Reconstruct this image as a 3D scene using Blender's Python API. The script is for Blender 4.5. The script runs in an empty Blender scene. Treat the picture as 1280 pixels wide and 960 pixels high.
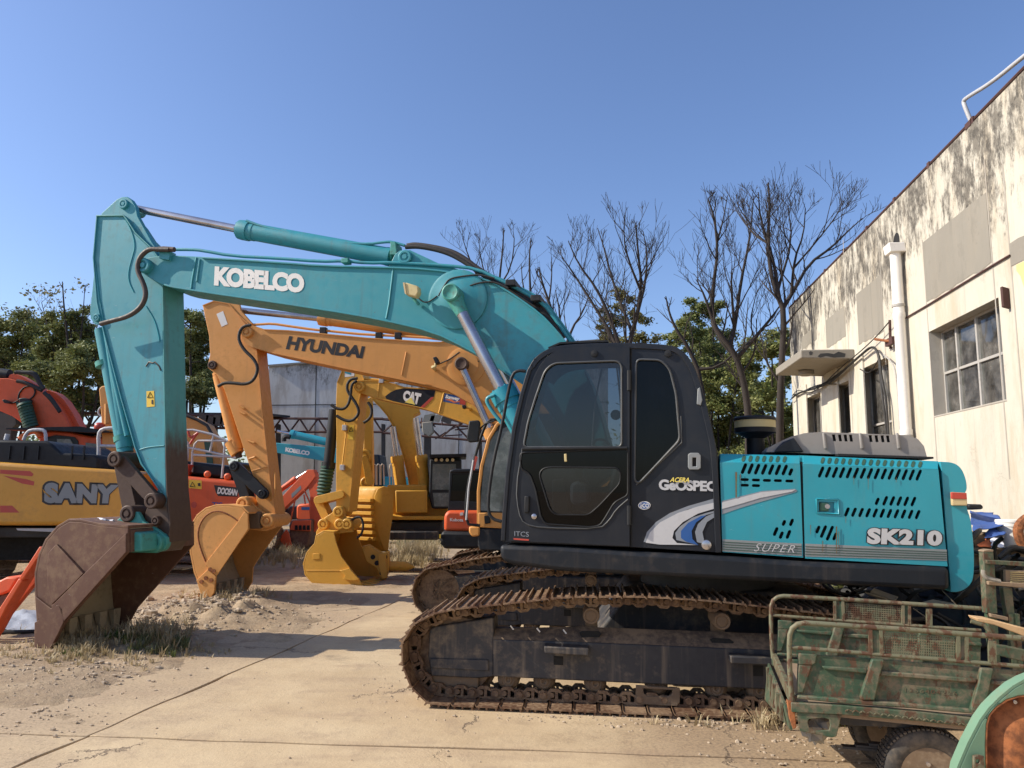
import bpy, bmesh, math, random
from math import sin, cos, tan, atan2, radians, pi, sqrt
from mathutils import Vector, Matrix
from mathutils.geometry import delaunay_2d_cdt

# ------------------------------------------------------------------ camera, sky, sun
SC = bpy.context.scene
COL = SC.collection
FPX, PITCH, ROLL, CH = 940.0, math.atan(132.5/940.0), 0.012, 1.7
CAM = Vector((0, 0, CH))
_fw = Vector((0, cos(PITCH), sin(PITCH)))
_u0 = Vector((0, -sin(PITCH), cos(PITCH)))
_r0 = Vector((1, 0, 0))
_R = _r0*cos(ROLL) + _u0*sin(ROLL)
_U = _u0*cos(ROLL) - _r0*sin(ROLL)
cam = bpy.data.cameras.new('camera')
cam.sensor_width = 36; cam.lens = 36*FPX/1280; cam.clip_start = .05; cam.clip_end = 2000
camo = bpy.data.objects.new('camera', cam); COL.objects.link(camo)
m = Matrix((( _R.x, _U.x, -_fw.x), (_R.y, _U.y, -_fw.y), (_R.z, _U.z, -_fw.z))).to_4x4()
m.translation = CAM
camo.matrix_world = m
SC.camera = camo

LDIR = Vector((1.0, 0.06, -0.68)).normalized()      # the way the sunlight travels
SDIR = -LDIR
ELEV = math.asin(SDIR.z)
world = bpy.data.worlds.new('World'); SC.world = world; world.use_nodes = True
wn = world.node_tree; bg = wn.nodes['Background']
sky = wn.nodes.new('ShaderNodeTexSky'); sky.sky_type = 'NISHITA'
sky.sun_disc = False; sky.sun_elevation = ELEV; sky.sun_rotation = atan2(SDIR.x, SDIR.y)
sky.altitude = 0; sky.air_density = 1.0; sky.dust_density = 1.0; sky.ozone_density = 1.9
wb = wn.nodes.new('ShaderNodeMix'); wb.data_type = 'RGBA'; wb.blend_type = 'MULTIPLY'; wb.inputs[0].default_value = 1
wb.inputs[7].default_value = (0.92, 0.99, 1.19, 1)      # the camera's white balance, the same all over the sky
wn.links.new(sky.outputs[0], wb.inputs[6]); wn.links.new(wb.outputs[2], bg.inputs[0]); bg.inputs[1].default_value = 0.135
sl = bpy.data.lights.new('sun', 'SUN'); sl.energy = 5.0; sl.angle = radians(.5); sl.color = (1, .92, .78)
so = bpy.data.objects.new('sun', sl); COL.objects.link(so)
so.rotation_euler = LDIR.to_track_quat('-Z', 'Y').to_euler()
SC.view_settings.view_transform = 'Standard'; SC.view_settings.look = 'None'
SC.view_settings.exposure = 0.28; SC.view_settings.gamma = 1.0
SC.cycles.max_bounces = 8; SC.cycles.transparent_max_bounces = 12

# ------------------------------------------------------------------ pixel <-> place
def ray(px, py): return _fw*FPX + _R*(px-640) - _U*(py-480)
def gpt(px, py, z=0.0):
    r = ray(px, py); return CAM + r*((z-CH)/r.z)
class Frame:
    """a vertical plane: u runs along it, n away from the camera; p() finds the place of a point on it"""
    def __init__(s, O, yaw=0, n=None):
        y = radians(yaw)
        s.n = n or Vector((sin(y), cos(y), 0)); s.u = Vector((s.n.y, -s.n.x, 0)); s.O = Vector(O)
    def p(s, px, py, v=0.0):
        r = ray(px, py); return CAM + r*(((s.O + s.n*v - CAM).dot(s.n))/r.dot(s.n))
    def pl(s, pts, v=0.0): return [s.p(x, y, v) for x, y in pts]
    def uz(s, px, py, v=0.0):
        q = s.p(px, py, v) - s.O; return (q.dot(s.u), q.z)
    def at(s, u, z, v=0.0): return s.O + s.u*u + s.n*v + Vector((0, 0, z))
def cm(x0, y0, k, pts): return [(x0+a/k, y0+b/k) for a, b in pts]
Z = Vector((0, 0, 1))

def inside(x, y, L):
    c = False; j = len(L)-1
    for i in range(len(L)):
        if (L[i][1] > y) != (L[j][1] > y) and x < (L[j][0]-L[i][0])*(y-L[i][1])/(L[j][1]-L[i][1])+L[i][0]: c = not c
        j = i
    return c
def cdt(loops):
    V = [Vector(q) for l in loops for q in l]; E = []; b = 0
    for l in loops:
        E += [(b+i, b+(i+1) % len(l)) for i in range(len(l))]; b += len(l)
    r = delaunay_2d_cdt(V, E, [], 0, 1e-7); out = []
    for f in r[2]:
        g = [r[3][i][0] for i in f]; x = sum(V[i].x for i in g)/3; y = sum(V[i].y for i in g)/3
        if inside(x, y, loops[0]) and not any(inside(x, y, h) for h in loops[1:]): out.append(tuple(g))
    return out
# ------------------------------------------------------------------ mesh builder
class MB:
    def __init__(s): s.v = []; s.f = []
    def add(s, vs, fs):
        b = len(s.v); s.v += [Vector(q) for q in vs]; s.f += [tuple(b+i for i in f) for f in fs]; return s
    def prism(s, pts, ext):
        n = len(pts); ext = Vector(ext)
        fs = [tuple(range(n)), tuple(range(2*n-1, n-1, -1))]
        for i in range(n):
            j = (i+1) % n; fs.append((i, n+i, n+j, j))
        return s.add(list(pts)+[q+ext for q in pts], fs)
    def plate(s, outer, holes, ext):
        ext = Vector(ext); loops = [outer]+list(holes); flat = [q for l in loops for q in l]
        # flatten on the polygon's own plane
        o = outer[0]; nn = ext.normalized(); e1 = (outer[1]-o); e1 = (e1-nn*e1.dot(nn)).normalized(); e2 = nn.cross(e1)
        l2 = [[((q-o).dot(e1), (q-o).dot(e2)) for q in l] for l in loops]
        tris = cdt(l2); n = len(flat)
        fs = [tuple(t) for t in tris] + [tuple(n+i for i in reversed(t)) for t in tris]
        b = 0
        for l in loops:
            k = len(l)
            for i in range(k):
                j = (i+1) % k; fs.append((b+i, n+b+i, n+b+j, b+j))
            b += k
        return s.add(flat+[q+ext for q in flat], fs)
    def strip(s, pts, ext, t):
        ext = Vector(ext); nn = ext.normalized(); off = []
        for i, q in enumerate(pts):
            a = pts[max(0, i-1)]; c = pts[min(len(pts)-1, i+1)]
            d = (c-a).normalized(); off.append(q + nn.cross(d)*t)
        n = len(pts); vs = list(pts)+[q+ext for q in pts]+off+[q+ext for q in off]; fs = []
        for i in range(n-1):
            fs += [(i, i+1, n+i+1, n+i), (2*n+i, 3*n+i, 3*n+i+1, 2*n+i+1), (i, 2*n+i, 2*n+i+1, i+1), (n+i, n+i+1, 3*n+i+1, 3*n+i)]
        fs += [(0, n, 3*n, 2*n), (n-1, 3*n-1, 4*n-1, 2*n-1)]
        return s.add(vs, fs)
    def box(s, c, hx, hy, hz):
        c = Vector(c); P = [c+hx*i+hy*j+hz*k for k in (-1, 1) for j in (-1, 1) for i in (-1, 1)]
        return s.add(P, [(0, 2, 3, 1), (4, 5, 7, 6), (0, 1, 5, 4), (2, 6, 7, 3), (0, 4, 6, 2), (1, 3, 7, 5)])
    def abox(s, x0, x1, y0, y1, z0, z1):
        return s.box(((x0+x1)/2, (y0+y1)/2, (z0+z1)/2), Vector(((x1-x0)/2, 0, 0)), Vector((0, (y1-y0)/2, 0)), Vector((0, 0, (z1-z0)/2)))
    def tube(s, pts, r, n=8, caps=True):
        pts = [Vector(q) for q in pts]; k = len(pts); rs = r if isinstance(r, (list, tuple)) else [r]*k
        vs = []; fs = []; up = None
        for i in range(k):
            d = (pts[min(k-1, i+1)]-pts[max(0, i-1)])
            d = d.normalized() if d.length > 1e-9 else Vector((0, 0, 1))
            if up is None:
                up = d.cross(Vector((0, 0, 1)) if abs(d.z) < .9 else Vector((1, 0, 0))).normalized()
            else:
                up = up-d*up.dot(d)
                up = up.normalized() if up.length > 1e-6 else d.orthogonal().normalized()
            w = d.cross(up)
            for j in range(n):
                a = 2*pi*j/n; vs.append(pts[i]+(up*cos(a)+w*sin(a))*rs[i])
        for i in range(k-1):
            for j in range(n):
                j2 = (j+1) % n; fs.append((i*n+j, i*n+j2, (i+1)*n+j2, (i+1)*n+j))
        if caps: fs += [tuple(range(n-1, -1, -1)), tuple(range((k-1)*n, k*n))]
        return s.add(vs, fs)
    def cyl(s, a, b, r, n=20): return s.tube([a, b], r, n)
    def lathe(s, prof, a, axis, n=24):
        """prof: list of (distance along axis, radius)"""
        a = Vector(a); axis = Vector(axis).normalized()
        u = axis.orthogonal().normalized(); w = axis.cross(u); vs = []; fs = []; k = len(prof)
        for h, r in prof:
            for j in range(n):
                t = 2*pi*j/n; vs.append(a+axis*h+(u*cos(t)+w*sin(t))*max(r, 1e-4))
        for i in range(k-1):
            for j in range(n):
                j2 = (j+1) % n; fs.append((i*n+j, i*n+j2, (i+1)*n+j2, (i+1)*n+j))
        fs += [tuple(range(n-1, -1, -1)), tuple(range((k-1)*n, k*n))]
        return s.add(vs, fs)
    def blob(s, c, rx, ry, rz, rnd, jit=.25, n=6, m=4):
        vs = [Vector(c)+Vector((0, 0, rz))]; fs = []
        for i in range(1, m):
            t = pi*i/m
            for j in range(n):
                a = 2*pi*j/n; k = 1+rnd.uniform(-jit, jit)
                vs.append(Vector(c)+Vector((rx*sin(t)*cos(a)*k, ry*sin(t)*sin(a)*k, rz*cos(t)*k)))
        vs.append(Vector(c)-Vector((0, 0, rz)))
        for j in range(n): fs.append((0, 1+j, 1+(j+1) % n))
        for i in range(m-2):
            for j in range(n):
                a = 1+i*n+j; b = 1+i*n+(j+1) % n; fs.append((a, a+n, b+n, b))
        l = len(vs)-1
        for j in range(n): fs.append((l, l-n+(j+1) % n, l-n+j))
        return s.add(vs, fs)
    def mesh(s, name, mat, origin=Vector((0, 0, 0)), smooth=35, recalc=True):
        me = bpy.data.meshes.new(name); me.from_pydata([tuple(q-origin) for q in s.v], [], s.f)
        if recalc:
            bm = bmesh.new(); bm.from_mesh(me); bmesh.ops.recalc_face_normals(bm, faces=bm.faces); bm.to_mesh(me); bm.free()
        me.materials.append(mat)
        if smooth:
            me.polygons.foreach_set('use_smooth', [True]*len(me.polygons))
            me.set_sharp_from_angle(angle=radians(smooth))
        me.update(); return me
    def build(s, name, mat, parent=None, bev=0, smooth=35, recalc=True, origin=None, seg=2):
        org = Vector(origin) if origin is not None else (worldloc(parent) if parent else Vector((0, 0, 0)))
        me = s.mesh(name, mat, org, smooth, recalc)
        o = bpy.data.objects.new(name, me); COL.objects.link(o)
        if parent: o.parent = parent; o.location = org-worldloc(parent)
        else: o.location = org
        if bev:
            b = o.modifiers.new('bevel', 'BEVEL'); b.width = bev; b.segments = seg; b.limit_method = 'ANGLE'; b.angle_limit = radians(32)
            b.harden_normals = False
        return o
def worldloc(o):
    l = Vector((0, 0, 0))
    while o: l += o.location; o = o.parent
    return l
def thing(name, label, cat, loc, group=None):
    o = bpy.data.objects.new(name, None); o.empty_display_size = .3; COL.objects.link(o); o.location = Vector(loc)
    o['label'] = label; o['category'] = cat
    if group: o['group'] = group
    return o
def tag(o, label, cat, group=None):
    o['label'] = label; o['category'] = cat
    if group: o['group'] = group
    return o
def kind(o, k): o['kind'] = k; return o
def inst(me, name, parent, mat4):
    o = bpy.data.objects.new(name, me); COL.objects.link(o); o.parent = parent
    m4 = mat4.copy(); m4.translation = mat4.translation-worldloc(parent); o.matrix_basis = m4; return o
def chaikin(pts, k=2, closed=False):
    for _ in range(k):
        n = len(pts); out = [] if closed else [pts[0]]
        for i in range(n if closed else n-1):
            a = pts[i]; b = pts[(i+1) % n]
            out.append(tuple(a[q]*.75+b[q]*.25 for q in range(len(a)))); out.append(tuple(a[q]*.25+b[q]*.75 for q in range(len(a))))
        if not closed: out.append(pts[-1])
        pts = out
    return pts
def soft(pts, r=6, n=4):
    out = []; k = len(pts)
    for i in range(k):
        p, a, b = pts[i], pts[i-1], pts[(i+1) % k]; la = sqrt((a[0]-p[0])**2+(a[1]-p[1])**2); lb = sqrt((b[0]-p[0])**2+(b[1]-p[1])**2)
        ra = min(r, la*.45)/la; rb = min(r, lb*.45)/lb; A = (p[0]+(a[0]-p[0])*ra, p[1]+(a[1]-p[1])*ra); B = (p[0]+(b[0]-p[0])*rb, p[1]+(b[1]-p[1])*rb)
        for j in range(n+1):
            t = j/n; out.append(tuple(A[q]*(1-t)**2+2*p[q]*t*(1-t)+B[q]*t*t for q in (0, 1)))
    return out
def curve3(pts, k=3): return [Vector(q) for q in chaikin([tuple(p) for p in pts], k)]
def ell(cx, cy, rx, ry=None, n=20, a0=0):
    ry = ry or rx; return [(cx+rx*cos(2*pi*i/n+a0), cy+ry*sin(2*pi*i/n+a0)) for i in range(n)]
def capsule(cx, cy, L, w, dx, dy, n=4):
    """slot outline in pixels, axis direction (dx,dy), full length L and full width w"""
    l = sqrt(dx*dx+dy*dy); dx /= l; dy /= l; nx, ny = -dy, dx; h = max(0, L/2-w/2); out = []
    for s, b in ((1, 0), (-1, pi)):
        for i in range(n+1):
            a = -pi/2+pi*i/n
            ox = cos(a)*w/2; oy = sin(a)*w/2
            out.append((cx+s*(dx*(h+ox))+s*nx*oy, cy+s*(dy*(h+ox))+s*ny*oy))
    return out

# ------------------------------------------------------------------ materials
def lin(*c):
    return tuple(((x/255)/12.92 if x/255 <= .04045 else ((x/255+.055)/1.055)**2.4) for x in c)+(1,)
class NT:
    def __init__(s, name):
        s.m = bpy.data.materials.new(name); s.m.use_nodes = True; s.t = s.m.node_tree
        s.b = s.t.nodes['Principled BSDF']; s.g = None
    def n(s, t, **k):
        q = s.t.nodes.new(t)
        for a, v in k.items(): setattr(q, a, v)
        return q
    def l(s, a, b): s.t.links.new(a, b)
    def pos(s):
        if not s.g: s.g = s.n('ShaderNodeNewGeometry').outputs['Position']
        return s.g
    def mapping(s, scale, rot=(0, 0, 0), loc=(0, 0, 0)):
        mp = s.n('ShaderNodeMapping'); s.l(s.pos(), mp.inputs[0]); mp.inputs['Scale'].default_value = scale
        mp.inputs['Rotation'].default_value = rot; mp.inputs['Location'].default_value = loc; return mp.outputs[0]
    def noise(s, scale, detail=5, rough=.6, vec=None, out=0, dist=0):
        q = s.n('ShaderNodeTexNoise'); q.inputs['Scale'].default_value = scale; q.inputs['Detail'].default_value = detail
        q.inputs['Roughness'].default_value = rough; q.inputs['Distortion'].default_value = dist
        s.l(vec if vec is not None else s.pos(), q.inputs['Vector']); return q.outputs[out]
    def ramp(s, x, a, b, lo=0, hi=1):
        q = s.n('ShaderNodeMapRange'); q.interpolation_type = 'SMOOTHSTEP'
        q.inputs[1].default_value = a; q.inputs[2].default_value = b; q.inputs[3].default_value = lo; q.inputs[4].default_value = hi
        s.l(x, q.inputs[0]); return q.outputs[0]
    def math(s, op, a, b=None):
        q = s.n('ShaderNodeMath', operation=op)
        for i, x in enumerate((a, b)):
            if x is None: continue
            if isinstance(x, (int, float)): q.inputs[i].default_value = x
            else: s.l(x, q.inputs[i])
        return q.outputs[0]
    def mix(s, f, a, b, mode='MIX'):
        q = s.n('ShaderNodeMix', data_type='RGBA', blend_type=mode)
        for i, x in ((0, f), (6, a), (7, b)):
            if isinstance(x, (int, float)): q.inputs[i].default_value = x
            elif isinstance(x, tuple): q.inputs[i].default_value = x
            else: s.l(x, q.inputs[i])
        return q.outputs[2]
    def sep(s, i):
        q = s.n('ShaderNodeSeparateXYZ'); s.l(s.pos(), q.inputs[0]); return q.outputs[i]
    def bump(s, h, strength=.3, dist=.01):
        q = s.n('ShaderNodeBump'); q.inputs['Strength'].default_value = strength; q.inputs['Distance'].default_value = dist
        s.l(h, q.inputs['Height']); s.l(q.outputs[0], s.b.inputs['Normal'])
    def col(s, c):
        if isinstance(c, tuple): s.b.inputs['Base Color'].default_value = c
        else: s.l(c, s.b.inputs['Base Color'])
    def rough(s, r):
        if isinstance(r, (int, float)): s.b.inputs['Roughness'].default_value = r
        else: s.l(r, s.b.inputs['Roughness'])

def paint(name, c, rough=.45, metal=0, dirt=(.16, .12, .08, 1), da=.35, scale=3.0, rust=0.0, streak=0.0, low=None, bump=.12, fade=.12, coat=0, lo=.5, hi=.72, chips=0, spec=.5, rc=((.09, .03, .012, 1), (.22, .085, .035, 1))):
    t = NT(name); t.b.inputs['Specular IOR Level'].default_value = spec
    n1 = t.noise(scale*.4, 4); n2 = t.noise(scale*5, 6, .65)
    base = t.mix(t.ramp(n1, .35, .7), c, tuple(min(1, x*(1+fade)+fade*.03) for x in c[:3])+(1,))
    base = t.mix(t.math('MULTIPLY', t.ramp(t.math('ADD', t.math('MULTIPLY', n1, .45), t.math('MULTIPLY', n2, .55)), lo, hi), da), base, dirt)
    if streak:
        st = t.noise(1.0, 5, .6, t.mapping((9, 9, .5)))
        base = t.mix(t.math('MULTIPLY', t.ramp(st, .52, .75), streak), base, dirt)
    if rust:
        rn = t.noise(scale*3.3, 7, .72, t.mapping((1, 1, .55), loc=(3, 7, 2)))
        base = t.mix(t.ramp(rn, .74-rust*.3, .78-rust*.25), base, t.mix(n2, *rc))
    if chips:
        cn = t.noise(14, 7, .8, t.mapping((1, 1, .8), loc=(9, 1, 4)))
        base = t.mix(t.ramp(cn, .70-chips*.1, .72-chips*.1), base, (.10, .07, .05, 1)); base = t.mix(t.ramp(t.noise(9, 6, .8, t.mapping((.5, .5, 2.2), loc=(2, 2, 2))), .66, .70, 0, .35), base, (.5, .55, .52, 1))
    if low:
        z0, z1, lc = low
        zz = t.math('ADD', t.sep(2), t.math('MULTIPLY', t.math('SUBTRACT', t.noise(3.5, 6, .7, t.mapping((2.5, 2.5, .6))), .5), 1.5*(z1-z0)))
        base = t.mix(t.ramp(zz, z0, z1, 1, 0), base, lc)
    t.col(base); t.b.inputs['Metallic'].default_value = metal
    t.rough(t.ramp(n2, .3, .75, rough, min(1, rough+.25)))
    t.b.inputs['Coat Weight'].default_value = coat
    if bump: t.bump(n2, bump, .006)
    return t.m
DUST = (.30, .23, .155, 1)
RUST = (.13, .058, .03, 1)
M = {}
M['teal'] = paint('teal_paint', lin(50, 136, 147), .38, dirt=(.08, .11, .10, 1), da=.5, streak=.38, chips=.3, scale=2.2, rust=.05)
M['teal_arm'] = paint('teal_arm_paint', lin(60, 140, 152), .4, dirt=(.08, .11, .10, 1), da=.5, streak=.42, chips=.6, scale=2.2, rust=.08, low=(1.45, 1.75, (.075, .045, .03, 1)))
M['teal_new'] = paint('teal_panel_paint', lin(34, 138, 154), .33, dirt=(.08, .2, .2, 1), da=.3, streak=.32, coat=.2, bump=.04, chips=.25)
M['teal_strip'] = paint('teal_strip_paint', lin(74, 146, 146), .45, dirt=(.10, .12, .10, 1), da=.5, streak=.5, scale=2.6, rust=.12, low=(2.0, 2.5, (.07, .042, .028, 1)))
M['teal_ear'] = paint('teal_worn_paint', lin(60, 140, 130), .5, dirt=(.08, .05, .03, 1), da=.8, scale=5, rust=.25)
M['charcoal'] = paint('charcoal_paint', (.012, .0145, .020, 1), .36, spec=.22, dirt=(.045, .042, .04, 1), da=.25, streak=.16, bump=.04, coat=.15)
M['charcoal2'] = paint('charcoal_skirt', (.011, .0135, .018, 1), .42, spec=.25, dirt=(.09, .07, .055, 1), da=.45, streak=.3, bump=.06)
M['frame'] = paint('dusty_track_frame', (.028, .028, .032, 1), .55, dirt=DUST, da=.6, streak=.55, scale=2.5, rust=.06)
M['track'] = paint('rusty_track_steel', (.125, .062, .034, 1), .58, metal=.35, dirt=(.34, .23, .14, 1), da=.9, scale=6, bump=.4, lo=.40, hi=.60)
M['chain'] = paint('track_chain_steel', (.11, .062, .036, 1), .55, metal=.3, dirt=(.29, .195, .115, 1), da=.8, scale=6, bump=.5, lo=.42, hi=.62)
M['shelf'] = paint('dusty_shelf_top', (.075, .055, .042, 1), .8, dirt=(.27, .19, .12, 1), da=.8, scale=4, bump=.2, lo=.4, hi=.62)
M['drip'] = paint('rust_drip', (.10, .13, .075, 1), .7, dirt=(.16, .08, .03, 1), da=.9, scale=12, bump=0, lo=.4, hi=.5)
M['roller'] = paint('dusty_roller', (.15, .10, .06, 1), .75, dirt=DUST, da=.7, scale=7, bump=.4)
M['bucket'] = paint('brown_worn_bucket', (.115, .052, .032, 1), .6, metal=.1, dirt=(.23, .145, .088, 1), da=.75, scale=2.2, rust=.3, lo=.44, hi=.62, chips=.3, bump=.35, streak=.2)
M['bucket_in'] = paint('scraped_bucket_inside', (.30, .245, .165, 1), .65, dirt=(.06, .045, .035, 1), da=.7, scale=3, bump=.3)
M['link'] = paint('brown_link_steel', (.065, .038, .028, 1), .55, metal=.3, dirt=(.15, .10, .07, 1), da=.7, scale=6, rust=.2, bump=.3)
M['orange'] = paint('ochre_orange_paint', lin(204, 142, 72), .5, dirt=(.28, .14, .05, 1), da=.35, streak=.22, rust=.05, low=(.2, .6, (.34, .19, .09, 1)))
M['orange_b'] = paint('ochre_bucket_paint', lin(208, 148, 80), .6, dirt=(.30, .16, .07, 1), da=.6, streak=.15, rust=.2, scale=4, bump=.25)
M['yellow'] = paint('cat_yellow_paint', lin(208, 156, 58), .45, dirt=(.26, .15, .03, 1), da=.4, streak=.2, rust=.04)
M['yellow2'] = paint('deep_yellow_paint', lin(200, 148, 44), .45, dirt=(.25, .13, .02, 1), da=.4, streak=.2, rust=.06)
M['sany'] = paint('mustard_paint', lin(196, 140, 44), .35, dirt=(.24, .14, .05, 1), da=.3, streak=.12, coat=.3, bump=.03)
M['red'] = paint('orange_red_paint', lin(206, 84, 38), .42, dirt=(.25, .09, .05, 1), da=.35, streak=.2, rust=.03)
M['red2'] = paint('faded_orange_red_paint', lin(214, 92, 50), .5, dirt=(.25, .1, .06, 1), da=.5, streak=.2, rust=.15)
M['green'] = paint('green_cart_paint', (.032, .068, .036, 1), .6, dirt=(.17, .13, .085, 1), da=.95, scale=5, rust=.72, rc=((.05, .025, .014, 1), (.13, .065, .032, 1)), streak=.35, bump=.25, lo=.42, hi=.62)
M['green_rail'] = paint('worn_rail_paint', (.14, .14, .085, 1), .5, metal=.2, dirt=(.24, .16, .10, 1), da=.9, scale=6, rust=.85, bump=.25, rc=((.06, .03, .018, 1), (.15, .075, .04, 1)))
M['mint'] = paint('mint_green_paint', (.13, .235, .15, 1), .55, dirt=(.2, .12, .06, 1), da=.6, rust=.25, scale=5)
M['rust'] = paint('heavy_rust', (.34, .115, .035, 1), .75, dirt=(.12, .045, .02, 1), da=.9, scale=6, bump=.5, lo=.4, hi=.6)
M['blackp'] = paint('black_plastic', (.012, .013, .015, 1), .45, spec=.3, dirt=(.07, .06, .05, 1), da=.35, bump=.08)
M['rubber'] = paint('black_rubber', (.018, .017, .016, 1), .6, dirt=(.10, .08, .06, 1), da=.5, bump=.15, scale=6)
M['tyre'] = paint('dusty_tyre', (.03, .028, .026, 1), .75, dirt=(.17, .135, .10, 1), da=.7, scale=5, bump=.3, lo=.4, hi=.65)
M['hosebrown'] = paint('brown_hose', (.05, .038, .032, 1), .5, dirt=(.12, .09, .07, 1), da=.5, scale=8)
M['chrome'] = paint('chrome_rod', (.55, .52, .52, 1), .16, metal=1, dirt=(.35, .28, .26, 1), da=.12, bump=.02, scale=4)
_t = NT('polished_rod'); _t.col(_t.mix(_t.ramp(_t.noise(1.5, 3), .4, .7), (.50, .48, .49, 1), (.36, .33, .33, 1))); _t.b.inputs['Metallic'].default_value = .85; _t.rough(.22); M['chrome'] = _t.m
M['steel'] = paint('white_rail_steel', (.42, .42, .43, 1), .45, dirt=(.2, .14, .1, 1), da=.5, bump=.03)
M['grey_hood'] = paint('grey_hood_plastic', (.24, .225, .21, 1), .5, dirt=(.16, .13, .11, 1), da=.5, streak=.25)
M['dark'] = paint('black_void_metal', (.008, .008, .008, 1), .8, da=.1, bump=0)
M['engine'] = paint('engine_parts', (.03, .03, .03, 1), .6, da=.5, dirt=(.10, .085, .07, 1))
M['white'] = paint('white_lettering', (.72, .70, .66, 1), .5, dirt=(.35, .3, .24, 1), da=.4, bump=.03)
M['blackt'] = paint('black_lettering', (.015, .013, .013, 1), .45, da=.1, bump=0)
M['silver'] = paint('silver_decal', (.48, .48, .49, 1), .35, metal=.2, dirt=(.25, .25, .25, 1), da=.3, bump=.02)
M['seal'] = paint('grey_seal', (.06, .065, .07, 1), .4, da=.2, bump=0)
M['greyd'] = paint('grey_decal', (.20, .22, .25, 1), .4, da=.2, bump=.02)
M['stripe'] = paint('grey_stripe_band', (.20, .215, .22, 1), .45, da=.35, dirt=(.3, .25, .2, 1), bump=.02)
M['blued'] = paint('blue_decal', (.015, .08, .27, 1), .4, da=.1, bump=0)
M['yellowt'] = paint('yellow_lettering', (.75, .6, .12, 1), .5, da=.1, bump=0)
M['sticker'] = paint('yellow_sticker', (.72, .48, .05, 1), .5, da=.2, bump=0)
M['redp'] = paint('red_plastic', (.42, .05, .03, 1), .35, da=.25, bump=0)
M['creamp'] = paint('cream_plastic', (.55, .42, .22, 1), .35, da=.3, bump=0)
M['cream'] = paint('cream_filter_band', (.55, .45, .22, 1), .5, da=.4)
M['concrete'] = paint('awning_concrete', (.25, .225, .185, 1), .85, dirt=(.15, .13, .11, 1), da=.8, scale=4, bump=.5)
M['pvc'] = paint('white_pvc', (.78, .75, .70, 1), .4, dirt=(.5, .42, .32, 1), da=.3, bump=.02)
M['window_frame'] = paint('grey_window_frame', (.36, .34, .31, 1), .6, dirt=(.2, .15, .1, 1), da=.6)
M['truss'] = paint('dark_red_truss', (.07, .03, .025, 1), .7, da=.5, dirt=(.12, .07, .05, 1))
M['wood'] = paint('pale_wood', (.50, .32, .16, 1), .7, dirt=(.3, .18, .09, 1), da=.5, scale=6)
M['wood2'] = paint('grey_wood', (.24, .17, .11, 1), .8, dirt=(.1, .07, .05, 1), da=.6, scale=6)
M['tarp'] = paint('blue_tarp', (.035, .085, .28, 1), .6, dirt=(.13, .17, .3, 1), da=.5, bump=.4)
M['tarpo'] = paint('orange_cloth', (.65, .16, .05, 1), .7, da=.2)
M['tarpw'] = paint('white_cloth', (.6, .6, .64, 1), .7, da=.3)
M['film'] = paint('silvery_film', (.36, .38, .42, 1), .35, da=.5, dirt=(.25, .27, .32, 1), bump=1.0, scale=9)
M['bark'] = paint('dark_bark', (.032, .024, .020, 1), .9, dirt=(.06, .046, .038, 1), da=.7, scale=5, bump=.5)
M['bark2'] = paint('grey_twig_bark', (.075, .055, .045, 1), .9, dirt=(.12, .09, .075, 1), da=.6, scale=5)
M['stone'] = paint('pale_stones', (.42, .33, .235, 1), .9, dirt=(.24, .18, .125, 1), da=.8, scale=9)
M['shed'] = paint('shed_dark_metal', (.045, .038, .034, 1), .7, da=.6, dirt=(.14, .10, .08, 1), rust=.1)
M['fence'] = paint('dark_green_sheet', (.02, .07, .045, 1), .55, da=.5)

def glass(name, tint, refl=1.0, rough=.02, dustc=.06):
    t = NT(name); t.t.nodes.remove(t.b)
    out = [q for q in t.t.nodes if q.type == 'OUTPUT_MATERIAL'][0]
    tr = t.n('ShaderNodeBsdfTransparent'); tr.inputs[0].default_value = tint
    gl = t.n('ShaderNodeBsdfGlossy'); gl.inputs['Roughness'].default_value = rough; gl.inputs['Color'].default_value = (refl, refl, refl, 1)
    df = t.n('ShaderNodeBsdfDiffuse'); df.inputs[0].default_value = (.32, .30, .27, 1)
    fr = t.n('ShaderNodeFresnel'); fr.inputs[0].default_value = 1.5
    m1 = t.n('ShaderNodeMixShader'); m2 = t.n('ShaderNodeMixShader')
    nz = t.noise(2.5, 6, .7)
    t.l(t.ramp(nz, .35, .8, dustc*.3, dustc*2), m1.inputs[0]); t.l(tr.outputs[0], m1.inputs[1]); t.l(df.outputs[0], m1.inputs[2])
    t.l(t.math('ADD', fr.outputs[0], .02), m2.inputs[0]); t.l(m1.outputs[0], m2.inputs[1]); t.l(gl.outputs[0], m2.inputs[2])
    t.l(m2.outputs[0], out.inputs[0]); return t.m
M['glass'] = glass('cab_glass', (.36, .39, .41, 1), .75, dustc=.007)
M['glass_dark'] = glass('dark_tinted_glass', (.04, .042, .048, 1), .3, dustc=.004)
def winglass():
    t = NT('dusty_window_pane')
    n = t.noise(3, 5, .7)
    t.col(t.mix(t.ramp(n, .35, .7), (.07, .085, .085, 1), (.20, .22, .21, 1))); t.rough(t.ramp(n, .3, .7, .08, .35))
    return t.m
M['pane'] = winglass()

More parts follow.
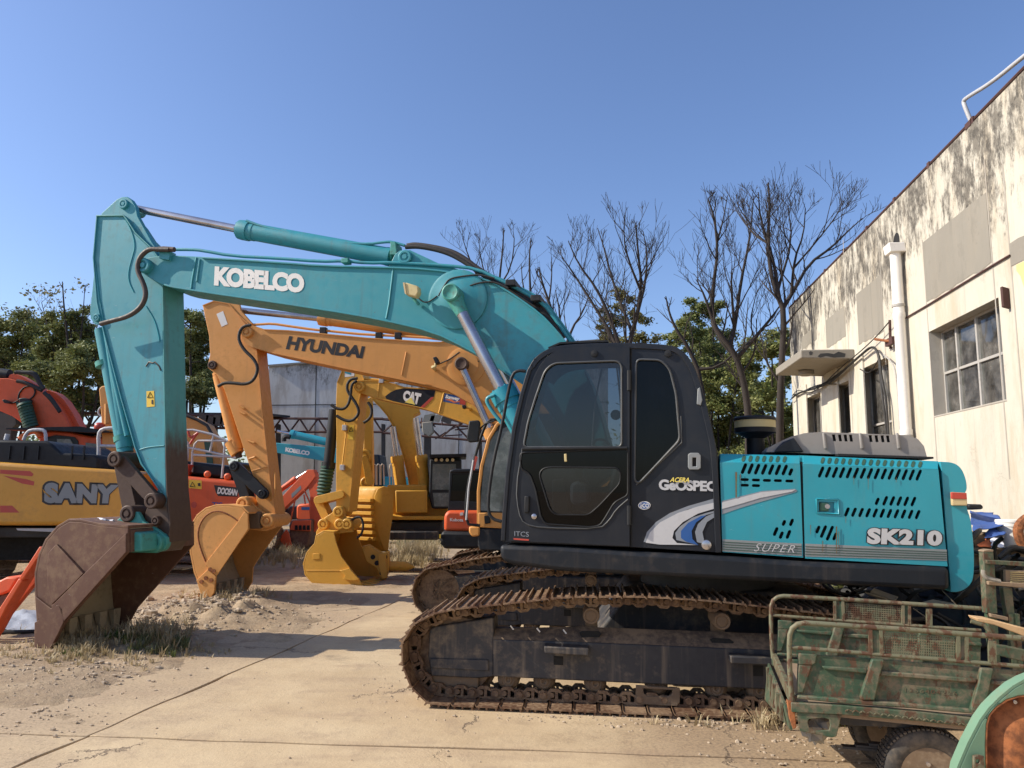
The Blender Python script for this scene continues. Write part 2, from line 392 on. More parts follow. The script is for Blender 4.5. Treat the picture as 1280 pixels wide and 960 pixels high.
def wallmat(name, base, mould, top, streaky=1.0, stain=(.44, .35, .23, 1)):
    t = NT(name)
    n1 = t.noise(.5, 5, .6); n2 = t.noise(7, 8, .7); st = t.noise(1, 8, .7, t.mapping((2.6, 2.6, .55)))
    fl = t.noise(3.0, 8, .75, t.mapping((1, 1, .7), loc=(5, 2, 8)))
    c = t.mix(t.ramp(n1, .35, .7), base, tuple(x*.88 for x in base[:3])+(1,))
    c = t.mix(t.math('MULTIPLY', t.ramp(st, .45, .66), .6*streaky), c, stain)
    st2 = t.noise(1, 8, .75, t.mapping((7, 7, .35), loc=(3, 3, 3))); c = t.mix(t.math('MULTIPLY', t.ramp(st2, .53, .68), .4), c, tuple(x*.62 for x in base[:3])+(1,))
    # flaked paint
    c = t.mix(t.math('MULTIPLY', t.ramp(fl, .57, .62), .35), c, tuple(x*.72 for x in base[:3])+(1,))
    # black mould under the roof line: a stain with its own outline
    zz = t.ramp(t.sep(2), top-2.6, top-.6, 0, 1)
    mm = t.math('ADD', t.math('MULTIPLY', t.noise(1, 9, .78, t.mapping((5.5, 5.5, 2.4), loc=(1, 4, 9))), .75), t.math('MULTIPLY', zz, .215))
    mm = t.math('ADD', mm, t.math('MULTIPLY', t.math('SUBTRACT', t.noise(.7, 3), .5), .35))
    c = t.mix(t.math('MULTIPLY', t.ramp(mm, .495, .63), mould), c, t.mix(t.ramp(n2, .4, .6), (.06, .052, .042, 1), (.17, .15, .12, 1)))
    crk = t.n('ShaderNodeTexVoronoi', feature='DISTANCE_TO_EDGE'); crk.inputs['Scale'].default_value = .45
    wv = t.n('ShaderNodeVectorMath', operation='ADD'); t.l(t.pos(), wv.inputs[0])
    nc = t.noise(2.2, 5, .7, out=1); t.l(nc, wv.inputs[1]); t.l(wv.outputs[0], crk.inputs['Vector'])
    c = t.mix(t.math('MULTIPLY', t.ramp(crk.outputs['Distance'], .001, .005, .4, 0), t.ramp(n1, .5, .6)), c, (.22, .17, .12, 1))
    t.col(c); t.rough(.9); t.bump(t.math('ADD', n2, fl), .35, .012); return t.m
M['wall'] = wallmat('cream_stained_render', (.58, .535, .44, 1), .95, 6.6)
M['wall_plain'] = wallmat('cream_lower_render', (.60, .545, .43, 1), .0, 30, 1.0)
M['patch'] = wallmat('bare_grey_render', (.275, .25, .205, 1), .0, 30, .6, (.3, .26, .2, 1))
M['house'] = wallmat('grey_white_render', (.60, .585, .55, 1), .75, 8.2, 1.0, (.35, .3, .25, 1))
M['reveal'] = wallmat('window_reveal_render', (.42, .38, .32, 1), .0, 30, .8, (.3, .25, .2, 1))

EDGE_A = gpt(110, 920); _e = (gpt(512, 745)-EDGE_A).normalized(); EDGE_N = Vector((-_e.y, _e.x, 0))
def ground_mats():
    t = NT('yard_dirt')
    n1 = t.noise(.35, 6, .6); n2 = t.noise(2.2, 8, .7); n3 = t.noise(22, 8, .75)
    c = t.mix(t.ramp(n2, .35, .68), (.33, .23, .135, 1), (.49, .365, .225, 1))
    c = t.mix(t.ramp(n1, .4, .65, 0, .5), c, (.30, .22, .155, 1))
    c = t.mix(t.ramp(n3, .5, .72, 0, .6), c, (.13, .10, .075, 1))
    c = t.mix(t.ramp(t.noise(60, 4, .6), .6, .75, 0, .5), c, (.55, .46, .36, 1))
    t.col(c); t.rough(.95); t.bump(t.math('ADD', t.math('MULTIPLY', n3, .7), n2), .9, .035); M['dirt'] = t.m
    t = NT('worn_concrete_slab')
    n1 = t.noise(.5, 6, .65); n2 = t.noise(3.2, 9, .72); n3 = t.noise(40, 6, .7)
    c = t.mix(t.ramp(n1, .33, .68), (.45, .325, .19, 1), (.58, .445, .275, 1))
    c = t.mix(t.ramp(n2, .48, .7, 0, .55), c, (.33, .235, .155, 1))
    c = t.mix(t.ramp(n3, .56, .75, 0, .45), c, (.22, .16, .11, 1))
    ln = t.n('ShaderNodeVectorMath', operation='DOT_PRODUCT'); sb = t.n('ShaderNodeVectorMath', operation='SUBTRACT'); t.l(t.pos(), sb.inputs[0]); sb.inputs[1].default_value = tuple(EDGE_A)
    t.l(sb.outputs[0], ln.inputs[0]); ln.inputs[1].default_value = tuple(EDGE_N)
    ed = t.math('ADD', ln.outputs['Value'], t.math('MULTIPLY', t.math('SUBTRACT', t.noise(1.1, 8, .7), .5), 3.4))
    c = t.mix(t.ramp(ed, -.7, .7, 0, .85), c, t.mix(t.ramp(n3, .45, .62), (.42, .31, .20, 1), (.27, .195, .125, 1)))
    c = t.mix(t.math('MULTIPLY', t.ramp(t.noise(.9, 5, .6, t.mapping((1, 1, 1), loc=(4, 4, 4))), .62, .70), .45), c, (.16, .12, .085, 1))
    sp = t.n('ShaderNodeVectorMath', operation='DISTANCE'); t.l(t.mapping((.45, 1.15, 1), loc=(-.99, -6.3, 0)), sp.inputs[0]); sp.inputs[1].default_value = (0, 0, 0)
    dd = t.math('ADD', sp.outputs['Value'], t.math('MULTIPLY', t.math('SUBTRACT', t.noise(1.6, 8, .72), .5), 1.5))
    c = t.mix(t.ramp(dd, .45, 1.0, .85, 0), c, t.mix(t.ramp(n3, .42, .62), (.34, .235, .14, 1), (.20, .14, .09, 1)))
    # tracked-in dirt in long smears
    sm = t.noise(1, 7, .7, t.mapping((.5, 2.6, 1), rot=(0, 0, .08)))
    c = t.mix(t.ramp(sm, .5, .7, 0, .5), c, (.36, .25, .16, 1))
    wv = t.n('ShaderNodeVectorMath', operation='ADD'); t.l(t.pos(), wv.inputs[0]); t.l(t.noise(1.3, 7, .7, out=1), wv.inputs[1])
    crk = t.n('ShaderNodeTexVoronoi', feature='DISTANCE_TO_EDGE'); crk.inputs['Scale'].default_value = .42; t.l(wv.outputs[0], crk.inputs['Vector'])
    gate = t.ramp(t.noise(.8, 2), .47, .55)
    cm_ = t.math('MULTIPLY', t.ramp(crk.outputs['Distance'], .002, .010, 1, 0), gate)
    c = t.mix(t.math('MULTIPLY', cm_, .75), c, (.17, .12, .08, 1))
    t.col(c); t.rough(.93)
    h = t.math('SUBTRACT', t.math('ADD', t.math('MULTIPLY', n3, .35), n2), t.math('MULTIPLY', cm_, 1.2)); t.bump(h, .55, .02); M['slab'] = t.m
ground_mats()

def leafmat(name, a, b, c):
    t = NT(name)
    oi = t.n('ShaderNodeNewGeometry'); rp = oi.outputs['Random Per Island']
    q = t.mix(rp, a, b); q = t.mix(t.ramp(t.noise(.9, 3), .42, .66), q, c)
    t.col(q); t.rough(.6); t.b.inputs['Specular IOR Level'].default_value = .35
    tr = t.n('ShaderNodeBsdfTranslucent'); t.l(q, tr.inputs[0]); mx = t.n('ShaderNodeMixShader'); mx.inputs[0].default_value = .25
    out = [x for x in t.t.nodes if x.type == 'OUTPUT_MATERIAL'][0]
    t.l(t.b.outputs[0], mx.inputs[1]); t.l(tr.outputs[0], mx.inputs[2]); t.l(mx.outputs[0], out.inputs[0]); return t.m
M['leaf'] = leafmat('mid_green_leaves', (.13, .17, .045, 1), (.30, .30, .10, 1), (.21, .22, .075, 1))
M['leaf_dark'] = leafmat('dark_green_leaves', (.10, .14, .04, 1), (.24, .25, .085, 1), (.17, .185, .065, 1))
M['leaf_y'] = leafmat('yellowing_leaves', (.13, .13, .04, 1), (.22, .19, .06, 1), (.11, .11, .04, 1))
M['grass'] = leafmat('dry_grass', (.42, .33, .19, 1), (.55, .45, .28, 1), (.32, .25, .14, 1))
M['grass_g'] = leafmat('green_grass', (.06, .11, .025, 1), (.12, .16, .04, 1), (.2, .19, .08, 1))

# ------------------------------------------------------------------ lettering
_tc = {}
def text2d(s, off, shear=0, space=1.0):
    k = (s, off, shear, space)
    if k in _tc: return _tc[k]
    c = bpy.data.curves.new('lettering', 'FONT'); c.body = s; c.offset = off; c.extrude = .05; c.shear = shear; c.space_character = space
    c.resolution_u = 4
    o = bpy.data.objects.new('lettering', c); COL.objects.link(o)
    dg = bpy.context.evaluated_depsgraph_get(); me = bpy.data.meshes.new_from_object(o.evaluated_get(dg))
    vs = [tuple(v.co) for v in me.vertices]; fs = [tuple(p.vertices) for p in me.polygons]
    bpy.data.objects.remove(o); bpy.data.curves.remove(c); bpy.data.meshes.remove(me)
    x0 = min(v[0] for v in vs); x1 = max(v[0] for v in vs); y0 = min(v[1] for v in vs); y1 = max(v[1] for v in vs)
    vs = [((v[0]-x0)/(x1-x0), (v[1]-y0)/(y1-y0), v[2]) for v in vs]
    _tc[k] = (vs, fs); return _tc[k]
def lettering(F, s, quad, v, mat, parent, off=.02, shear=0, space=1.0, proud=.0025, grow=0.0, name='lettering'):
    vs, fs = text2d(s, off, shear, space); TL, TR, BR, BL = quad; mb = MB(); out = []
    for x, y, z in vs:
        x = x*(1+2*grow)-grow; y = y*(1+2*grow*3)-grow*3
        tx = TL[0]*(1-x)+TR[0]*x; ty = TL[1]*(1-x)+TR[1]*x; bx = BL[0]*(1-x)+BR[0]*x; by = BL[1]*(1-x)+BR[1]*x
        out.append(F.p(bx*(1-y)+tx*y, by*(1-y)+ty*y, v-(proud if z > 0 else .001)))
    mb.add(out, fs); return mb.build(name, mat, parent, smooth=0, recalc=False)
def decal(F, pts, v, mat, parent, name='decal', t=.002, proud=.003):
    return MB().prism(F.pl(pts, v-proud), F.n*t).build(name, mat, parent, smooth=0)

# ------------------------------------------------------------------ the ground
gx = thing('ground', '', '', (0, 0, 0)); 
for k_ in ('label', 'category'): del gx[k_]
gx['kind'] = 'structure'
from mathutils import noise as MN
A0 = gpt(110, 920); B0 = gpt(512, 745)
gd = (B0-A0).normalized(); gl_ = Vector((-gd.y, gd.x, 0))            # along the long joint, and left of it
cr_ = (gpt(520, 935)-gpt(120, 922)).normalized()
def mound(x, y, cx, cy, rx, ry, h):
    d = ((x-cx)/rx)**2+((y-cy)/ry)**2
    return h*math.exp(-d*1.3)
def ghite(x, y):
    q = Vector((x, y, 0)); s = (q-A0).dot(gl_)                        # >0: left of the joint, on bare dirt
    f = MN.fractal(Vector((x*.9, y*.9, 3)), 1.0, 2.0, 5)
    edge = s+f*1.1-.55
    k = max(0.0, min(1.0, edge/.7)) if q.y > 4.4 or s > 1.0 else max(0.0, min(1.0, (s-.2+f*.5)/.8))
    z = -.016+k*(.038+.02*f)
    z += mound(x, y, -3.8, 10.0, .95, .55, .20)*(1+.8*MN.fractal(Vector((x*4, y*4, 0)), 1, 2, 4))
    z += mound(x, y, -4.0, 11.4, .8, .5, .10)*(1+.8*MN.fractal(Vector((x*4, y*4, 5)), 1, 2, 4))
    z += mound(x, y, -4.4, 8.4, 1.0, .45, .07)*(1+.8*MN.fractal(Vector((x*4, y*4, 7)), 1, 2, 4))
    if k > .3: z += .012*MN.fractal(Vector((x*6, y*6, 1)), 1, 2, 3)
    return z
def grid(x0, x1, y0, y1, st, fn):
    nx = int((x1-x0)/st)+1; ny = int((y1-y0)/st)+1; mb = MB()
    vs = [(x0+(x1-x0)*i/(nx-1), y0+(y1-y0)*j/(ny-1)) for j in range(ny) for i in range(nx)]
    mb.add([(x, y, fn(x, y)) for x, y in vs], [(j*nx+i, j*nx+i+1, (j+1)*nx+i+1, (j+1)*nx+i) for j in range(ny-1) for i in range(nx-1)]); return mb
mb = grid(-9, 5.4, 2.2, 15.2, .07, ghite)
kind(mb.build('dirt_ground', M['dirt'], gx, smooth=180, recalc=False), 'structure')
mb = MB(); R_ = 900
for x0, x1, y0, y1 in ((-R_, -9, -R_, R_), (5.4, R_, -R_, R_), (-9, 5.4, -R_, 2.2), (-9, 5.4, 15.2, R_)):
    mb.add([(x0, y0, -.02), (x1, y0, -.02), (x1, y1, -.02), (x0, y1, -.02)], [(0, 1, 2, 3)])
kind(mb.build('far_ground', M['dirt'], gx, smooth=0, recalc=False), 'structure')
# concrete slabs with recessed joints
rs = random.Random(5)
def slab(a, b, c, d):
    P = [a, b, c, d]; ce = sum(P, Vector())/4; out = []
    for i in range(4):
        p, q = P[i], P[(i+1) % 4]; n_ = max(4, int((q-p).length/.22)); inn = (ce-(p+q)/2).normalized()
        for k in range(n_):
            t_ = k/n_; w = p.lerp(q, t_); w += inn*(.007+.010*abs(MN.noise(w*3.1))+.018*max(0, MN.noise(w*1.1+Vector((3, 3, 3)))))
            out.append(w)
    z = rs.uniform(-.004, .004)
    out = [Vector((w.x+.035*MN.noise(w*1.3+Vector((7, 0, 0)))+.012*MN.noise(w*6), w.y+.035*MN.noise(w*1.3+Vector((0, 9, 0)))+.012*MN.noise(w*6+Vector((5, 5, 5))), -.06)) for w in out]
    return MB().prism(out, Vector((0, 0, .06+z)))
row0 = A0
for i in range(0, 4):
    for j in range(0, 5):
        w = 4.1; l = 5.1
        if j == 0 and i: continue
        a = row0+cr_*(w*i)+gd*(l*j); b = a+cr_*(w if j else 11); c = b+gd*l; d = a+gd*l
        if i > 0 and j > 2: continue
        kind(slab(a, b, c, d).build('slab', M['slab'], gx, bev=.006, smooth=25), 'structure')
kind(slab(row0-gd*5.1, row0-gd*5.1+cr_*11, row0+cr_*11, row0).build('slab', M['slab'], gx, bev=.006, smooth=25), 'structure')
for j in range(5): kind(slab(row0-cr_*4.1+gd*5.1*j, row0+gd*5.1*j, row0+gd*5.1*(j+1), row0-cr_*4.1+gd*5.1*(j+1)).build('slab', M['slab'], gx, bev=.006, smooth=25), 'structure')
for j in (-1,):
    a = row0-cr_*4.1-gd*5.1+Vector((0, 0, 0)); kind(slab(a, a+cr_*4.1, a+cr_*4.1+gd*5.1, a+gd*5.1).build('slab', M['slab'], gx, bev=.006, smooth=25), 'structure')

# ------------------------------------------------------------------ machine pieces
def resample(path, n):
    P = list(path)+[path[0]]; L = [0]
    for i in range(len(P)-1): L.append(L[-1]+sqrt((P[i+1][0]-P[i][0])**2+(P[i+1][1]-P[i][1])**2))
    out = []; k = 0
    for i in range(n):
        s = L[-1]*i/n
        while L[k+1] < s: k += 1
        t_ = (s-L[k])/(L[k+1]-L[k]); out.append((P[k][0]+(P[k+1][0]-P[k][0])*t_, P[k][1]+(P[k+1][1]-P[k][1])*t_))
    return out, L[-1]
def shoe_mesh(pitch, w, mat):
    mb = MB(); hx = pitch*.5-.006
    mb.prism([Vector((-hx, 0, -.004)), Vector((hx-.012, 0, -.004)), Vector((hx, 0, -.018)), Vector((hx, 0, -.006)), Vector((hx-.012, 0, .009)), Vector((-hx, 0, .009))], Vector((0, w, 0)))
    for x, h in ((-hx+.012, .034), (-hx*.02, .026), (hx-.03, .024)):
        mb.prism([Vector((x-.009, .004, .008)), Vector((x+.009, .004, .008)), Vector((x+.005, .004, h)), Vector((x-.005, .004, h))], Vector((0, w-.008, 0)))
    return mb.mesh('track_shoe', mat, smooth=30)
def link_mesh(pitch, w, mat):
    mb = MB(); c = w/2
    for y in (c-.105, c+.075):
        pr = [(-.52, -.045), (-.42, -.082), (-.22, -.09), (-.05, -.08), (.1, -.105), (.42, -.105), (.56, -.08), (.58, -.045), (.5, -.02), (.3, -.006), (-.38, -.006), (-.5, -.02)]
        hl = [[(-.05, -.026), (.12, -.026), (.12, -.08), (-.05, -.066)], [(.24, -.026), (.42, -.026), (.42, -.08), (.24, -.08)]]
        mb.plate([Vector((a*pitch, y, b)) for a, b in pr], [[Vector((a*pitch, y, b)) for a, b in h] for h in hl], Vector((0, .03, 0)))
    mb.cyl(Vector((-.25*pitch, c-.125, -.055)), Vector((-.25*pitch, c+.125, -.055)), .026, 10)
    mb.cyl(Vector((.38*pitch, c-.112, -.055)), Vector((.38*pitch, c+.112, -.055)), .021, 8)
    return mb.mesh('track_link', mat, smooth=30)
def crawler(root, T, path, v0, w, pitch=.19, links=True, smat='track', lmat='chain', meshes=None, lo=-10**6, hi=10**6):
    """path: closed outline (u,z) of the shoes, running over the top towards +u"""
    n = 1; _, L = resample(path, 4); n = max(8, int(round(L/pitch))); pts, L = resample(path, n); ap = L/n
    tr = thing('crawler_track', '', '', root.location)
    del tr['label']; del tr['category']; tr.parent = root; tr.location = (0, 0, 0)
    if meshes is None: meshes = (shoe_mesh(ap, w, M[smat]), link_mesh(ap, w, M[lmat]) if links else None)
    for i in range(n):
        a = pts[i]; b = pts[(i+1) % n]; c = ((a[0]+b[0])/2, (a[1]+b[1])/2)
        tx, tz = b[0]-a[0], b[1]-a[1]; l = sqrt(tx*tx+tz*tz); tx /= l; tz /= l
        X = T.u*tx+Z*tz; Y = T.n.copy(); Zn = X.cross(Y)
        m4 = Matrix(((X.x, Y.x, Zn.x), (X.y, Y.y, Zn.y), (X.z, Y.z, Zn.z))).to_4x4()
        p = T.at(c[0], c[1], v0); m4.translation = p-Zn*.03
        if not (lo <= c[0] <= hi): continue
        inst(meshes[0], 'track_shoe', tr, m4)
        if meshes[1]: inst(meshes[1], 'track_link', tr, m4)
    return tr, meshes
def stadium(u0, u1, z0, r, sag=.04, front=.0):
    """closed outline over the top towards +u"""
    zc = z0+r; P = []
    for i in range(9): a = pi-pi/2*i/8*1.0; P.append((u0+r*cos(a), zc+r*sin(a)))
    for i in range(1, 8): s = i/8; P.append((u0+(u1-u0)*s, zc+r-sag*sin(pi*s)))
    for i in range(17): a = pi/2-pi*i/16; P.append((u1+r*cos(a), zc+r*sin(a)))
    for i in range(1, 8): s = i/8; P.append((u1+(u0-u1)*s, z0))
    for i in range(8): a = -pi/2-pi/2*i/8; P.append((u0+r*cos(a), zc+r*sin(a)))
    return P
def boss(F, px, py, v, r, parent, mat, depth=.05, name='pin_boss', inner='dark', back=.1):
    c = F.p(px, py, v)
    mb = MB().lathe([(-back, r), (depth*.8, r), (depth, r*.86), (depth, r*.62), (depth*.75, r*.58), (depth*.75, r*.4), (depth*1.05, r*.34), (depth*1.05, 0)], c, -F.n, 24)
    return mb.build(name, M[mat], parent)
def ram(root, p0, p1, p2, rr, rb, rodmat='chrome', barmat='teal', name='hydraulic_cylinder', eye=True):
    """p0 rod eye, p1 rod/barrel meeting point, p2 barrel end"""
    d = (p2-p0).normalized(); mb = MB()
    L = (p2-p1).length
    mb.lathe([(0, rr*1.1), (0, rb*1.12), (.04, rb*1.16), (.13, rb*1.16), (.13, rb*1.05), (.2, rb*1.05), (.2, rb), (L*.97, rb), (L*.97, rb*1.04), (L, rb*1.04), (L, rb*.5)], p1, d, 24)
    for i in range(10):
        a = 2*pi*i/10; o = d.orthogonal().normalized(); w = d.cross(o)
        mb.cyl(p1-d*.012+(o*cos(a)+w*sin(a))*rb*.95, p1+d*.01+(o*cos(a)+w*sin(a))*rb*.95, rb*.12, 6)
    b = mb.build(name, M[barmat], root)
    MB().cyl(p0, p1+d*.05, rr, 20).build('rod', M[rodmat], b)
    return b
def hose(parent, pts, r, mat='rubber', name='hose', k=3, n=8):
    return MB().tube(curve3(pts, k), r, n).build(name, M[mat], parent, smooth=60)
def spring(parent, a, b, R, r, turns, mat, name='hose_guard'):
    d = (b-a); L = d.length; d = d/L; o = d.orthogonal().normalized(); w = d.cross(o); P = []
    for i in range(turns*10+1):
        t_ = 2*pi*i/10; P.append(a+d*(L*i/(turns*10))+(o*cos(t_)+w*sin(t_))*R)
    return MB().tube(P, r, 5).build(name, M[mat], parent, smooth=60)
def bucket(root, F, prof, side, v0, v1, mat, mat_in, teeth=5, tdir=None, tl=.16, name='bucket', wear=None, t=.03, seam=None, lift=0, tmat=None):
    """prof: pixel outline of the shell from hinge round to the cutting edge; side: side plate outline"""
    b = MB().strip(F.pl(prof, v0), F.n*(v1-v0), t).build(name, M[mat], root, bev=.006)
    inner = MB().strip([q+F.n*.035 for q in F.pl(prof, v0)], F.n*(v1-v0-.07), -.006).build('bucket_lining', M[mat_in], b)
    for v in (v0-.002, v1-.028):
        MB().prism(F.pl(side, v0) if v < (v0+v1)/2 else [q+F.n*(v1-v0-.028) for q in F.pl(side, v0)], F.n*.03).build('side_plate', M[mat], b, bev=.006)
    if wear:
        for wp, th in wear: MB().prism([q-F.n*th for q in F.pl(wp, v0)], F.n*(th+.002)).build('wear_plate', M[mat], b, bev=.005)
    e = F.p(*prof[-1], v0); e2 = F.p(*prof[-2], v0); td = tdir or (e-e2).normalized(); nn = F.n.cross(td).normalized()
    for i in range(teeth):
        c = e-td*lift+F.n*((v1-v0)*(i+.5)/teeth)
        hw = .055; pts = []
        vs = [c-td*.12-F.n*hw-nn*.045, c-td*.12+F.n*hw-nn*.045, c-td*.12+F.n*hw+nn*.045, c-td*.12-F.n*hw+nn*.045,
              c+td*tl-F.n*hw*.8-nn*.01, c+td*tl+F.n*hw*.8-nn*.01, c+td*tl+F.n*hw*.8+nn*.01, c+td*tl-F.n*hw*.8+nn*.01]
        MB().add(vs, [(0, 1, 2, 3), (4, 7, 6, 5), (0, 4, 5, 1), (1, 5, 6, 2), (2, 6, 7, 3), (3, 7, 4, 0)]).build('bucket_tooth', M[tmat or mat], b, bev=.006)
    return b
def hull_bar(F, a, b, ra, rb, v, th, parent, mat, name):
    """flat link bar with round ends, pixels, radii in pixels"""
    dx, dy = b[0]-a[0], b[1]-a[1]; an = atan2(dy, dx); pts = []
    for i in range(9): t_ = an+pi/2+pi*i/8; pts.append((a[0]+ra*cos(t_), a[1]+ra*sin(t_)))
    for i in range(9): t_ = an-pi/2+pi*i/8; pts.append((b[0]+rb*cos(t_), b[1]+rb*sin(t_)))
    return MB().prism(F.pl(pts, v), F.n*th).build(name, M[mat], parent, bev=.006)
def px_tube(F, pts, v, r, parent, mat, name, n=8, k=0):
    P = F.pl(pts, v); 
    if k: P = curve3(P, k)
    return MB().tube(P, r, n).build(name, M[mat], parent, smooth=60)

# ------------------------------------------------------------------ the teal excavator in front
K = Frame((0, 6.2, 0), 12.5)       # upper works
T = Frame((0, 6.22, 0), 6.0)       # tracks
base = T.at(1.7, 0, 1.4)
kob = thing('teal_excavator', 'large teal excavator with charcoal cab and white lettered boom, nearest the camera', 'excavator', (base.x, base.y, 0), 'excavators parked in the yard')
def build_kobelco():
    P = K.p; n = K.n; mt = M
    # --- boom
    c3 = lambda L: cm(90, 220, 4, L); c6 = lambda L: cm(400, 240, 4, L); c1 = lambda L: cm(0, 380, 4, L); c2 = lambda L: cm(0, 580, 4, L)
    top = c3([(345, 420), (372, 408), (440, 398), (520, 395), (1280, 430)])[:-1]+[(350, 327), (400, 331), (487, 333)] + [(535, 335), (592, 343), (617, 352), (645, 369), (676, 391), (696, 412), (712, 432), (736, 470), (752, 520), (770, 590)]
    bot = [(740, 612), (712, 560), (690, 520), (668, 493), (650, 478), (617, 457), (587, 438), (540, 415), (475, 400), (400, 387), (221, 361), (199, 355), (183, 345), (175, 338), (174, 330)]
    topc = chaikin(top, 1); botc = chaikin(bot, 1)
    V0, V1 = 1.10, 1.56
    boom = MB().prism(K.pl(topc+botc, V0+.012), n*(V1-V0-.024)).build('boom', mt['teal'], kob, bev=.008)
    lip = [q for q in topc if q[0] >= 216]
    MB().strip(K.pl(lip, V0-.012), n*(V1-V0+.024), .018).build('flange', mt['teal'], boom, bev=.003)
    lipb = [q for q in botc if q[0] >= 200]
    MB().strip(K.pl(lipb, V0-.012), n*(V1-V0+.024), .018).build('flange', mt['teal'], boom, bev=.003)
    for pts in (c6([(366, 380), (362, 420), (345, 560), (331, 632)]), [(245.5, 322), (243, 335), (240, 352), (239, 361)], [(250, 324), (248, 338), (246, 352)]):
        px_tube(K, pts, V0+.01, .012, boom, 'teal', 'weld_seam', 6)
    for v in (V0, V1):
        boss(K, 182.5, 333, v if v == V0 else V1, .085, kob, 'teal', .06)
    MB().prism(K.pl([(199, 312), (213, 314), (211, 325), (199, 323)], V0-.03), n*.1).build('hose_clamp', mt['teal'], boom, bev=.004)
    for v in (1.2, 1.42):
        MB().prism(K.pl(c6([(345, 370), (375, 310), (400, 292), (450, 290), (600, 360), (760, 405), (760, 430), (345, 385)]), v), n*.05).build('cylinder_bracket', mt['teal'], boom, bev=.006)
    boss(K, 507, 322, 1.2, .075, kob, 'teal', .04, back=.3)
    # cylinder mount half way along the boom
    px, py = 566, 368
    c = P(572, 374, V0)
    MB().lathe([(-.05, .31), (.01, .31), (.02, .28), (.02, .2), (.03, .18), (.03, 0)], c, -n, 32).build('boom_boss', mt['teal'], boom)
    c = P(565, 367, V0-.16)
    MB().lathe([(-.2, .09), (.06, .09), (.07, .075), (.06, .06), (.055, 0)], c, -n, 24).build('rod_eye', mt['teal_ear'], kob)
    r0 = P(565, 367, V0-.13); r1 = P(624, 480, V0-.13); r2 = P(668, 566, V0-.13)
    rb = ram(kob, r0, P(627, 487, V0-.13), r2, .062, .115, 'chrome', 'teal_new', 'boom_cylinder')
    MB().lathe([(0, .085), (.22, .066), (.24, .066)], r0, (r1-r0), 16).build('rod_eye', mt['teal_ear'], kob)
    off = n*(.46+.26)
    ram(kob, r0+off, P(627, 487, V0-.13)+off, r2+off, .062, .115, 'chrome', 'teal_new', 'boom_cylinder')
    px_tube(K, [(618, 494), (607, 498), (612, 510), (628, 530)], V0-.26, .018, rb, 'teal', 'oil_pipe', 8, 2)
    # arm cylinder over the boom
    va = (V0+V1)/2
    ac = ram(kob, P(160, 259, va), P(300, 287, va), P(490, 319, va), .045, .098, 'chrome', 'teal', 'arm_cylinder')
    px_tube(K, [(308, 276), (330, 284), (400, 300), (455, 306), (484, 302), (492, 303), (506, 307)], va-.07, .016, ac, 'teal', 'oil_pipe', 8, 2)
    MB().lathe([(0, .075), (.05, .09), (.07, .06)], P(488, 318, va), P(510, 322, va)-P(488, 318, va), 16).build('cylinder_eye', mt['teal_ear'], ac)
    MB().prism(K.pl([(488, 302), (494, 302), (496, 318), (487, 318)], va-.12), n*.2).build('hose_clamp', mt['teal_ear'], ac, bev=.004)
    # hard lines and hoses on top of the boom
    px_tube(K, [(211, 312), (240, 312), (252, 313), (290, 320), (350, 323), (400, 327), (430, 326), (460, 329), (490, 328), (560, 332), (596, 336), (625, 350), (655, 365), (680, 380), (692, 396), (712, 425), (735, 460)], V0+.08, .018, boom, 'teal', 'oil_pipe', 8, 1)
    px_tube(K, [(620, 347), (655, 362), (680, 377), (694, 394), (716, 425), (738, 460)], V0+.3, .018, boom, 'teal', 'oil_pipe', 8, 1)
    hose(boom, K.pl([(509, 307), (520, 305), (560, 312), (580, 322), (600, 338), (625, 352), (650, 366), (684, 388), (706, 422)], va), .026, 'hosebrown')
    hose(boom, K.pl([(507, 309), (525, 308), (558, 315), (582, 328), (600, 342), (625, 356), (650, 371), (682, 392), (702, 424)], va-.1), .024, 'rubber')
    hose(boom, K.pl([(548, 370), (556, 356), (562, 348), (580, 345), (600, 343), (618, 348)], V0-.02), .009, 'rubber', 'cable')
    hose(boom, K.pl([(574, 364), (585, 358), (600, 353), (618, 352), (635, 360)], V0-.02), .009, 'rubber', 'cable')
    for q in ((642, 358), (673, 377)):
        MB().box(P(q[0], q[1], V0+.15), K.u*.05, n*.16, Z*.03).build('hose_clamp', mt['blackp'], boom, bev=.005)
    MB().box(P(433, 327, V0+.06), K.u*.04, n*.05, Z*.025).build('hose_clamp', mt['teal_ear'], boom, bev=.005)
    # arm tip hose
    hose(kob, K.pl([(212, 312), (200, 312), (186, 311), (174, 322), (171, 338), (180, 355), (183, 370), (176, 385), (160, 396), (140, 401), (126, 405)], V0-.06), .028, 'hosebrown')
    MB().tube(K.pl([(196, 312), (204, 311), (218, 312)], V0-.05), .03, 8).build('hose_fitting', mt['link'], boom)
    # work light
    wl = MB().prism(K.pl(c6([(418, 455), (430, 452), (490, 470), (492, 500), (478, 525), (430, 512), (420, 485)]), V0-.2), n*.1).build('work_light', mt['cream'], boom, bev=.012)
    MB().prism(K.pl(c6([(414, 453), (422, 452), (432, 512), (424, 508)]), V0-.21), n*.12).build('lamp_lens', mt['creamp'], wl)
    MB().tube(K.pl(c6([(465, 525), (478, 545), (490, 560)]), V0-.1)+[P(523, 380, V0)], .018, 6).build('lamp_bracket', mt['teal_ear'], wl)
    hose(wl, K.pl(c6([(480, 510), (500, 540), (530, 555), (560, 540), (585, 520)]), V0-.02), .007, 'rubber', 'cable')
    lettering(K, 'KOBELCO', ((268.5, 332.5), (380.5, 342.5), (380, 366.5), (267.3, 357)), V0+.01, mt['white'], boom, off=.06, space=.9)
    # --- arm
    A0v, A1v = 1.17, 1.50
